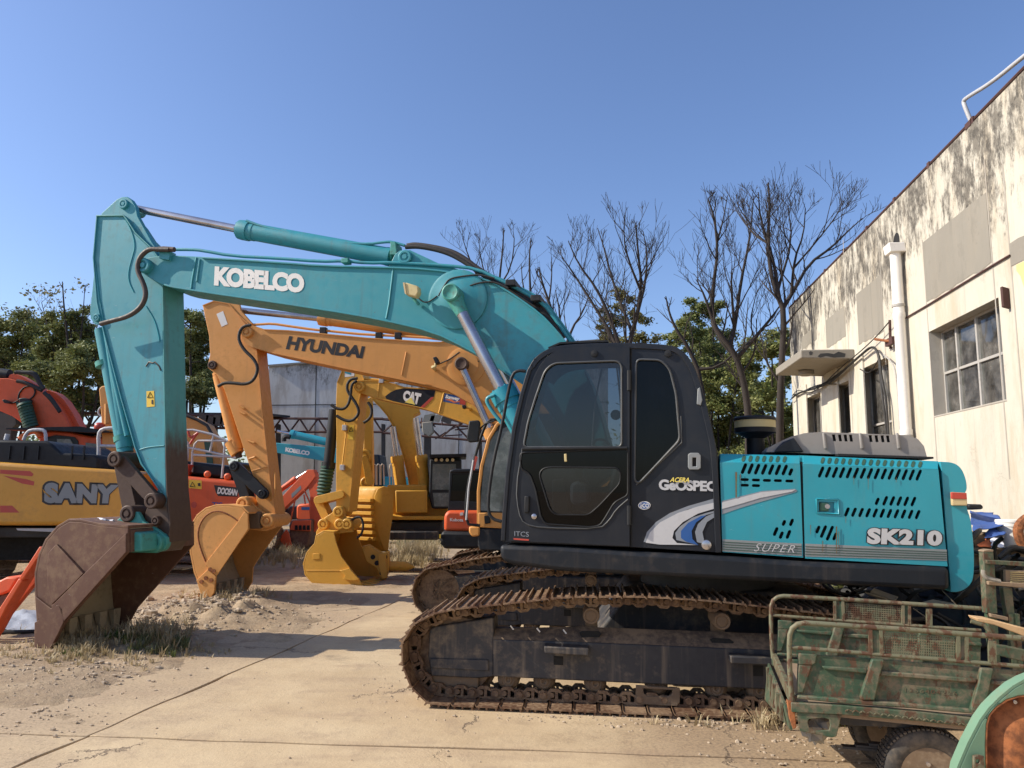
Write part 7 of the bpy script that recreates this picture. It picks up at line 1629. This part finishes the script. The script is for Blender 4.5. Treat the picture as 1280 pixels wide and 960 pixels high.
    tb_ = MB().prism([t0-Z*.02, t1-Z*.02, t1-Z*.26-F.u*.03, t0-Z*.13+F.u*.02], F.u*.012).build('tail_board', mt['green'], ct)
    for k in range(5):
        q = t0.lerp(t1, .1+k*.2); MB().box(q-Z*(.07+.012*k)-F.u*.012, F.u*.008, n*.02, Z*(.045+.012*k)).build('pressed_rib', mt['green_rail'], tb_)
    MB().prism(pl(c([(160, 645), (184, 655), (200, 715), (205, 775), (190, 782), (172, 730)]), -.02), n*.03).build('corner_plate', mt['rust'], ct, bev=.004)
    # lamp bracket with oval hole
    MB().plate(pl(c([(208, 700), (415, 715), (390, 815), (370, 820), (222, 790), (215, 770)]), -.02), [pl(c([(262, 735), (330, 728), (355, 735), (362, 760), (355, 785), (290, 788), (265, 775), (258, 752)]), -.02)], n*.012).build('lamp_bracket', mt['green'], ct, bev=.004)
    # crumpled bag seen through it
    rr = random.Random(4); q = P(*c([(305, 765)])[0], .1); bag = MB()
    for k in range(4): bag.blob(q+Vector((rr.uniform(-.03, .03), 0, rr.uniform(-.03, .01))), .06, .05, .05, rr, .5, 9, 6)
    bag.build('crumpled_bag', mt['concrete'], ct, smooth=20)
    # chassis and wheels
    MB().prism(pl(c([(400, 715), (1420, 800), (1420, 850), (1050, 790), (700, 775), (410, 762)]), .12), n*.06).build('chassis_rail', mt['frame'], ct, bev=.004)
    MB().prism([w+n*(W-.3) for w in pl(c([(400, 715), (1420, 800), (1420, 850), (1050, 790), (700, 775), (410, 762)]), .12)], n*.06).build('chassis_rail', mt['frame'], ct, bev=.004)
    for k in range(5):
        q = P(*c([(480+k*190, 745+k*14)])[0], .15); MB().box(q+n*(W/2-.15), F.u*.02, n*(W/2-.2), Z*.03).build('cross_member', mt['frame'], ct)
    wc = c([(823, 938)])[0]; hub0 = P(wc[0], wc[1], .05); R_ = hub0.z-.005; print('cart wheel', hub0, R_)
    R_ = .235; hub0.z = R_-.002
    for k, o in enumerate((0, W-.27)):
        h = hub0+n*o+(-F.u*.0)
        tp = [(0, R_*.62), (-.006, R_*.66), (-.012, R_*.8), (-.004, R_*.93), (.01, R_*.98), (.03, R_), (.11, R_), (.13, R_*.98), (.144, R_*.93), (.152, R_*.8), (.146, R_*.66), (.14, R_*.6)]
        wh = thing('wheel', '', '', ct.location); del wh['label']; del wh['category']; wh.parent = ct; wh.location = (0, 0, 0)
        ty = MB().lathe(tp, h, n, 48).build('tyre', mt['tyre'], wh, smooth=50)
        tr = MB()
        for i in range(64):
            a_ = 2*pi*i/64; rad = F.u*cos(a_)+Z*sin(a_); tg = -F.u*sin(a_)+Z*cos(a_)
            for vv, sk in ((.016, .5), (.05, -.5), (.09, .5), (.124, -.5)):
                tr.box(h+n*vv+rad*(R_+.001), (tg+n*sk*.4)*.0075, n*.013, rad*.005)
        tr.build('tread', mt['tyre'], wh, smooth=0)
        MB().lathe([(-.004, R_*.63), (.01, R_*.6), (.03, R_*.55), (.02, R_*.48), (.035, R_*.4), (.015, R_*.3), (.01, R_*.2), (-.01, R_*.18), (-.012, R_*.1), (-.012, 0)], h, n, 36).build('rim', mt['roller'], wh, smooth=40)
        for i in range(5):
            a_ = 2*pi*i/5+.5; MB().lathe([(-.02, .011), (.02, .011)], h+(F.u*cos(a_)+Z*sin(a_))*R_*.3, n, 6).build('wheel_nut', mt['chrome'], wh)
    MB().cyl(hub0+n*.1, hub0+n*(W-.2), .03, 12).build('axle', mt['frame'], ct)
    MB().lathe([(0, .06), (.12, .1), (.24, .06)], hub0+n*(W/2-.1), n, 16).build('differential', mt['frame'], ct)
    for k in range(4): MB().box(hub0+n*.2+Z*(.06+.014*k), F.u*(.4-.07*k), n*.025, Z*.006).build('leaf_spring', mt['frame'], ct)
build_cart()
def build_fender():
    mt = M; F = Frame((0, 2.75, 0), 8); n = F.n; P = F.p; pl = F.pl; c = lambda L: cm(940, 700, 3.691, L)
    g = P(1250, 955, .1); t = thing('tractor_fender', 'mint green mudguard with round rusted inner panel, bottom right corner', 'mudguard', (g.x, g.y, 0))
    out = [(940, 1080), (958, 960), (1005, 850), (1060, 745), (1100, 690), (1150, 640), (1210, 590), (1260, 562), (1420, 500), (1420, 1400), (900, 1400)]
    inn = [(1078, 1380), (1080, 960), (1078, 850), (1082, 760), (1095, 715), (1125, 680), (1175, 645), (1230, 628), (1300, 622), (1380, 640), (1400, 800), (1400, 1380)]
    MB().plate(pl(c(out), 0), [pl(c(inn), 0)], n*.012).build('mudguard_skin', mt['mint'], t, bev=.004)
    MB().strip(pl(c(out[:9]), -.0), n*.05, -.008).build('mudguard_top', mt['mint'], t, smooth=50)
    MB().strip(pl(c(inn), .0), n*.045, .004).build('inner_flange', mt['rust'], t, smooth=50)
    q = pl(c(inn), .045); ce = sum(q, Vector())/len(q)-n*.05; mb = MB()
    inner2 = [ce.lerp(w, .55)-n*.012 for w in q]
    k = len(q); mb.add(q+inner2+[ce], [(i, (i+1) % k, k+(i+1) % k, k+i) for i in range(k)]+[(k+i, k+(i+1) % k, 2*k) for i in range(k)])
    mb.build('rusted_panel', mt['rust'], t, smooth=60, recalc=False)
    lp = MB().plate(pl(c([(1022, 905), (1045, 900), (1072, 905), (1078, 990), (1050, 1000), (1022, 985)]), -.02), [pl(c(ell(1043, 930, 9)), -.02)], n*.012).build('mounting_lug', mt['green_rail'], t, bev=.003)
    for (x, y) in ((1212, 655), (1040, 1010)): q = c([(x, y)])[0]; MB().lathe([(0, .006), (.004, .006), (.004, 0)], P(*q, .03), -n, 10).build('rivet', mt['chrome'], t)
    MB().prism(pl(c([(1000, 1400), (1420, 1400), (1420, 1500), (1000, 1500)]), .1)+[], n*.2).build('stay', mt['rust'], t)
    # legs to the ground, out of frame
    for x in (1040, 1380): q = P(*c([(x, 1380)])[0], .1); MB().cyl(q, Vector((q.x, q.y, 0)), .02, 8).build('stay', mt['rust'], t)
build_fender()
def build_heap():
    mt = M; rr = random.Random(11)
    # black hose heap: nobody could count them
    mb = MB()
    def loopy(c, R, n_, k, r, zsq=.5):
        for _ in range(n_):
            o = c+Vector((rr.uniform(-1, 1)*k[0], rr.uniform(-1, 1)*k[1], rr.uniform(0, 1)*k[2])); a0 = rr.random()*6.28; R1 = R*rr.uniform(.5, 1.2); tilt = Vector((rr.gauss(0, .5), rr.gauss(0, .5), 1)).normalized(); e1 = tilt.orthogonal().normalized(); e2 = tilt.cross(e1); P_ = []
            L = rr.uniform(2, 6.5)
            for i in range(14): a_ = a0+L*i/13; P_.append(o+(e1*cos(a_)+e2*sin(a_))*R1*(1+.15*sin(3*a_))+tilt*.03*i/13+Vector((0, 0, .04*MN.noise(Vector((a_, R1, _))))))
            for q in P_: q.z = max(q.z, .03)
            mb.tube(P_, r*rr.uniform(.7, 1.2), 6, False)
    loopy(Vector((4.3, 8.6, .25)), .38, 110, (.9, 1.0, .85), .022)
    loopy(Vector((4.9, 6.7, .2)), .3, 110, (.75, .9, .95), .02)
    loopy(Vector((3.6, 7.6, .05)), .3, 50, (.9, .9, .5), .02)
    kind(mb.build('hose_heap', mt['rubber'], smooth=60), 'stuff')
    # rubble mound under it
    mb = grid(2.2, 5.95, 6.3, 13.5, .09, lambda x, y: max(-.02, (.95*math.exp(-((x-4.9)/1.1)**2-((y-8.2)/1.9)**2*.6)+.35*math.exp(-((x-3.2)/1.2)**2-((y-9)/1.6)**2))*(1+.45*MN.fractal(Vector((x*2.4, y*2.4, 1)), 1, 2, 5))-.03) if (x < 5.75) else -.02)
    kind(mb.build('rubbish_mound', mt['engine'], smooth=40, recalc=False), 'stuff')
    # scraps
    mb = MB()
    for i in range(90):
        x = rr.uniform(3.3, 5.5); y = rr.uniform(6.6, 9.4); z = rr.uniform(.3, .9)
        mb.box((x, y, z), Vector((rr.uniform(-.14, .14), rr.uniform(-.1, .1), rr.uniform(-.04, .04))), Vector((rr.uniform(-.05, .05), rr.uniform(-.06, .06), rr.uniform(-.03, .03))), Vector((0, 0, .006)))
    kind(mb.build('scrap_litter', mt['concrete'], smooth=0), 'stuff')
    F = Frame((0, 7.4, 0), 0); n = F.n; P = F.p; c = lambda L: cm(1180, 600, 5.333, L)
    bx = MB().prism(F.pl(c([(195, 365), (330, 350), (345, 455), (200, 458)]), .1), n*.7).build('wooden_crate', mt['wood2'], bev=.01, origin=P(1225, 685, .3)); tag(bx, 'dark wooden crate under the blue tarp behind the counterweight', 'crate')
    sb = MB().prism(F.pl(c([(170, 452), (560, 470), (560, 520), (170, 500)]), .0), n*1.2).build('heap_shelf', mt['wood2'], bev=.01, origin=P(1240, 690, .3)); tag(sb, 'long grey plank platform carrying crate, pot and cloths beside the wall', 'platform')
    for x in (200, 520):
        q = P(*c([(x, 500)])[0], .1); MB().cyl(Vector((q.x, q.y, 0)), q, .04, 8).build('leg', mt['wood2'], sb)
        MB().cyl(Vector((q.x, q.y+1, 0)), q+Vector((0, 1, 0)), .04, 8).build('leg', mt['wood2'], sb)
    def cloth(pts, v0, dv, amp, mat, name, label, cat, f=5):
        # a draped sheet: outline filled with a wavy grid, given thickness
        N = 16; q = c(pts); tl, tr_, br_, bl = q; vs = []
        for i in range(N+1):
            for j in range(N+1):
                a_, b_ = j/N, i/N; x = (tl[0]*(1-a_)+tr_[0]*a_)*(1-b_)+(bl[0]*(1-a_)+br_[0]*a_)*b_; y = (tl[1]*(1-a_)+tr_[1]*a_)*(1-b_)+(bl[1]*(1-a_)+br_[1]*a_)*b_
                p = P(x, y, v0+dv*(1-b_)); p += Vector((.2, -.9, .3))*amp*MN.fractal(p*f, 1, 2, 3)+Vector((0, 0, 1))*amp*.5*MN.noise(p*f*.6); vs.append(p)
        m_ = MB().add(vs, [(i*(N+1)+j, i*(N+1)+j+1, (i+1)*(N+1)+j+1, (i+1)*(N+1)+j) for i in range(N) for j in range(N)])
        o = m_.build(name, M[mat], smooth=60, recalc=False, origin=vs[-1]); s = o.modifiers.new('thick', 'SOLIDIFY'); s.thickness = .006; tag(o, label, cat); return o
    cloth([(165, 200), (330, 215), (395, 300), (185, 358)], .0, .6, .06, 'tarp', 'blue_tarp', 'bright blue tarp draped over the crate behind the counterweight', 'tarp')
    cloth([(300, 290), (400, 300), (402, 372), (285, 385)], -.05, .3, .06, 'tarp', 'blue_tarp', 'small fold of blue cloth hanging at the right end of the tarp', 'tarp', 8)
    cloth([(270, 400), (330, 385), (330, 450), (215, 455)], -.12, .2, .05, 'tarpo', 'orange_cloth', 'orange cloth scrap on the platform below the blue tarp', 'cloth', 8)
    cloth([(320, 370), (385, 375), (400, 450), (310, 452)], -.16, .2, .06, 'tarpw', 'white_sack', 'white and blue sack scrap beside the orange cloth', 'sack', 9)
    pt = c([(452, 450)])[0]; q = P(*pt, .1); h = .29
    tag(MB().lathe([(0, .105), (.02, .11), (.2, .118), (.205, .124), (h*.82, .122), (h*.84, .127), (h*.92, .125), (h*.93, .11)], q, Z, 24).build('white_bucket', mt['pvc'], origin=q), 'white plastic pail standing on the platform near the wall', 'pail')
    tag(MB().tube(curve3(F.pl(c([(550, 255), (512, 285), (492, 330), (500, 385), (520, 430), (545, 462)]), -.15), 2), .045, 8).build('rusty_ring', mt['rust'], origin=P(1275, 690, -.1)), 'rusty brown steel ring standing at the right edge above the green frame', 'ring')
    m_ = MB().prism(F.pl(c([(165, 160), (250, 162), (266, 172), (264, 196), (170, 200)]), .2), n*.3); tag(m_.build('black_pipe_end', mt['blackp'], bev=.02, origin=P(1218, 637, .2)), 'black plastic pipe end lying on top of the blue tarp', 'pipe')
    HB = thing('hose_bundle', 'bundle of black rubber hoses arching over the platform edge above the green frame', 'hoses', P(1262, 695, -.2))
    for k in range(7):
        hs = MB().tube(curve3(F.pl([(x+rr.uniform(-3, 3), y+rr.uniform(-3, 3)) for x, y in c([(380+k*8, 530), (420, 460), (500, 455), (560, 475)])], -.3+.05*k), 3), .022, 7)
        hb = hs.build('hose', mt['rubber'], HB)
    # green wooden frame
    G = Frame((0, 5.35, 0), 4); P = G.p; n = G.n
    gf = thing('green_frame', 'green painted wooden frame like a chair back, standing at the right edge', 'wooden frame', P(1245, 760)-Z*P(1245, 760).z)
    def bar(pts, v, th, nm, m_='green'): MB().prism(G.pl(c(pts), v), n*th).build(nm, mt[m_], gf, bev=.004)
    bar([(262, 480), (330, 480), (332, 465), (298, 462), (265, 470)], 0, .07, 'post_cap', 'wood2')
    bar([(262, 482), (330, 482), (340, 600), (358, 890), (285, 890), (272, 650)], 0, .06, 'post')
    bar([(392, 716), (455, 720), (478, 960), (430, 960)], .02, .05, 'post')
    for v in (.35,): bar([(262, 482), (330, 482), (340, 600), (358, 890), (285, 890), (272, 650)], v, .06, 'post')
    bar([(285, 533), (700, 555), (700, 588), (288, 560)], -.03, .03, 'crossbar'); bar([(296, 675), (700, 700), (700, 735), (300, 700)], -.03, .03, 'crossbar', 'wood2')
    bar([(310, 890), (430, 915), (430, 940), (315, 915)], -.03, .03, 'crossbar', 'wood2')
    bar([(408, 600), (700, 615), (700, 700), (412, 680)], .02, .03, 'slat_box', 'wood2')
    for k in range(6): bar([(445, 612+k*13), (700, 622+k*13), (700, 627+k*13), (445, 617+k*13)], .01, .02, 'slat', 'cream')
    for a, b in ((290, 640), (320, 665)):
        pass
    for x in (300, 320, 440, 470):
        q = P(*c([(x, 890)])[0], .03); MB().box(Vector((q.x, q.y, q.z/2)), G.u*.02, n*.02, Z*(q.z/2)).build('leg', mt['green'], gf)
    rp = MB().tube(curve3(G.pl(c([(262, 600), (258, 620), (280, 650), (330, 662), (372, 672)]), -.06), 2), .012, 6); rp.tube(curve3(G.pl(c([(262, 606), (262, 630), (285, 658), (330, 668), (375, 678)]), -.07), 2), .012, 6); rp.build('rope', mt['concrete'], gf)
    # pale plank
    D_ = Frame((0, 4.95, 0), 10); pk = MB().prism(D_.pl(cm(940, 700, 3.691, [(1035, 268), (1100, 275), (1300, 328), (1420, 358), (1420, 392), (1255, 352), (1120, 300), (1045, 284)]), 0), D_.n*.12)
    tag(pk.build('wood_plank', mt['wood'], bev=.004, origin=D_.p(1240, 780)), 'pale fresh wood plank resting across the cart rail', 'plank')
    sb = MB().prism(D_.pl(cm(940, 700, 3.691, [(1122, 392), (1180, 400), (1300, 425), (1420, 440), (1420, 500), (1260, 470), (1130, 440)]), .0), D_.n*.06)
    tag(sb.build('rusty_board', mt['green'], bev=.004, origin=D_.p(1260, 815)), 'rust flecked green board leaning inside the cart under the plank', 'board')
    # dark green sheet fence under the excavator
    E = Frame((0, 12.2, 0), 0); fe = thing('sheet_fence', 'dark green corrugated sheet fence seen under the excavator body', 'fence', E.p(1060, 750)-Z*E.p(1060, 750).z)
    u0 = E.uz(960, 740)[0]; u1 = E.uz(1150, 740)[0]; k = int((u1-u0)/.16)
    for i in range(k):
        u = u0+i*.16; MB().prism([E.at(u, 0), E.at(u+.04, 0, .03), E.at(u+.1, 0, .03), E.at(u+.14, 0), E.at(u+.14, 0, .012), E.at(u+.1, 0, .042), E.at(u+.04, 0, .042), E.at(u, 0, .012)], Z*1.15).build('sheet', mt['fence'], fe)
    MB().cyl(E.at(E.uz(1031, 740)[0], 0, -.05), E.at(E.uz(1031, 740)[0], 1.2, -.05), .03, 8).build('post', mt['wood2'], fe)
    # weeds
    def plant(p, label, nl, h, w, mat='leaf'):
        t = thing('weed_plant', label, 'plant', p); v = []; f = []
        for i in range(nl):
            a_ = rr.random()*6.28; d_ = Vector((cos(a_), sin(a_), 0)); L = h*rr.uniform(.6, 1.1); sd = Vector((-d_.y, d_.x, 0))*w*rr.uniform(.7, 1.2)
            pr = [p, p+d_*L*.25+Z*L*.5, p+d_*L*.6+Z*L*.75, p+d_*L*.95+Z*L*.7]; b_ = len(v)
            v += [pr[0]-sd*.1, pr[0]+sd*.1, pr[1]-sd, pr[1]+sd, pr[2]-sd*.8, pr[2]+sd*.8, pr[3]]; f += [(b_, b_+1, b_+3, b_+2), (b_+2, b_+3, b_+5, b_+4), (b_+4, b_+5, b_+6)]
        m_ = MB(); m_.v = v; m_.f = f; m_.build('leaf_cluster', M[mat], t, smooth=0, recalc=False)
        MB().tube([p-Z*.03, p+Z*h*.4], .012, 5).build('stem', M['bark'], t)
    plant(Vector((E.p(1040, 760, -3.2).x, E.p(1040, 760, -3.2).y, .35)), 'broad leaved weed growing under the excavator body', 26, .55, .06)
build_heap()

# ------------------------------------------------------------------ grass, clods, stones
def scatter():
    rr = random.Random(17)
    def tuft(mb, p, k, h, sp):
        for _ in range(k):
            a_ = rr.random()*6.28; d_ = Vector((cos(a_), sin(a_), 0)); o = p+d_*rr.uniform(0, sp); L = h*rr.uniform(.4, 1.15); le = rr.uniform(.15, .95); sd = Vector((-d_.y, d_.x, 0))*rr.uniform(.0025, .008)
            q1 = o+d_*L*le*.35+Z*L*.6; q2 = o+d_*L*le+Z*L*rr.uniform(.55, 1.0); b = len(mb.v)
            mb.v += [o-sd, o+sd, q1-sd*.8, q1+sd*.8, q2]; mb.f += [(b, b+1, b+3, b+2), (b+2, b+3, b+4)]
    def area(name, mat, spots):
        mb = MB()
        for px, py, rx, ry, cnt, h, k in spots:
            for _ in range(cnt):
                q = gpt(px+rr.gauss(0, rx), py+rr.gauss(0, ry)); q.z = ghite(q.x, q.y) if (-9 < q.x < 5.4 and 2.2 < q.y < 15.2) else 0
                tuft(mb, q, k, h, .05)
        kind(mb.build(name, M[mat], smooth=0, recalc=False), 'stuff')
    area('dry_grass', 'grass', [(110, 812, 35, 7, 90, .12, 12), (195, 803, 24, 7, 70, .2, 12), (110, 820, 40, 9, 60, .07, 10), (280, 752, 22, 4, 50, .16, 12), (325, 750, 16, 3, 26, .16, 9), (365, 690, 22, 5, 120, .4, 14), (350, 700, 25, 5, 80, .3, 12), (515, 690, 18, 8, 150, .45, 14), (505, 705, 20, 4, 80, .3, 12), (900, 905, 25, 3, 10, .12, 6), (960, 908, 20, 4, 14, .16, 7), (1000, 900, 20, 4, 10, .2, 7), (40, 820, 40, 8, 40, .06, 8), (250, 815, 22, 5, 26, .06, 8)])
    area('green_grass', 'grass_g', [(160, 804, 18, 4, 26, .09, 12), (190, 808, 22, 5, 40, .12, 12), (216, 812, 10, 4, 26, .09, 12), (95, 818, 12, 4, 12, .06, 10), (1045, 905, 5, 3, 12, .1, 9), (520, 680, 15, 5, 30, .5, 10)])
    # pebbles and clods
    mb = MB()
    def heap(px, py, rx, ry, cnt, s0, s1):
        for _ in range(cnt):
            q = gpt(px+rr.gauss(0, rx), py+rr.gauss(0, ry)); s = rr.uniform(s0, s1)*(1 if rr.random() > .1 else 1.7)
            q.z = (ghite(q.x, q.y) if (-9 < q.x < 5.4 and 2.2 < q.y < 15.2) else 0)+s*.2
            if q.z < s*.1: q.z = s*.25
            mb.blob(q, s*rr.uniform(.7, 1.3), s*rr.uniform(.7, 1.2), s*rr.uniform(.4, .8), rr, .35, 5, 3)
    heap(100, 835, 60, 14, 260, .005, .02); heap(60, 880, 60, 22, 160, .004, .013); heap(230, 772, 45, 10, 420, .01, .04); heap(270, 752, 30, 5, 260, .015, .05)
    heap(190, 790, 40, 8, 260, .008, .03); heap(900, 903, 90, 6, 200, .004, .016); heap(700, 897, 120, 4, 120, .003, .011); heap(470, 860, 18, 10, 60, .003, .008); heap(330, 770, 40, 8, 200, .006, .02)
    heap(300, 880, 230, 35, 70, .003, .009); heap(1010, 930, 60, 14, 160, .004, .014); heap(750, 880, 120, 5, 80, .004, .014)
    kind(mb.build('pebbles', M['stone'], smooth=0), 'stuff')
scatter()
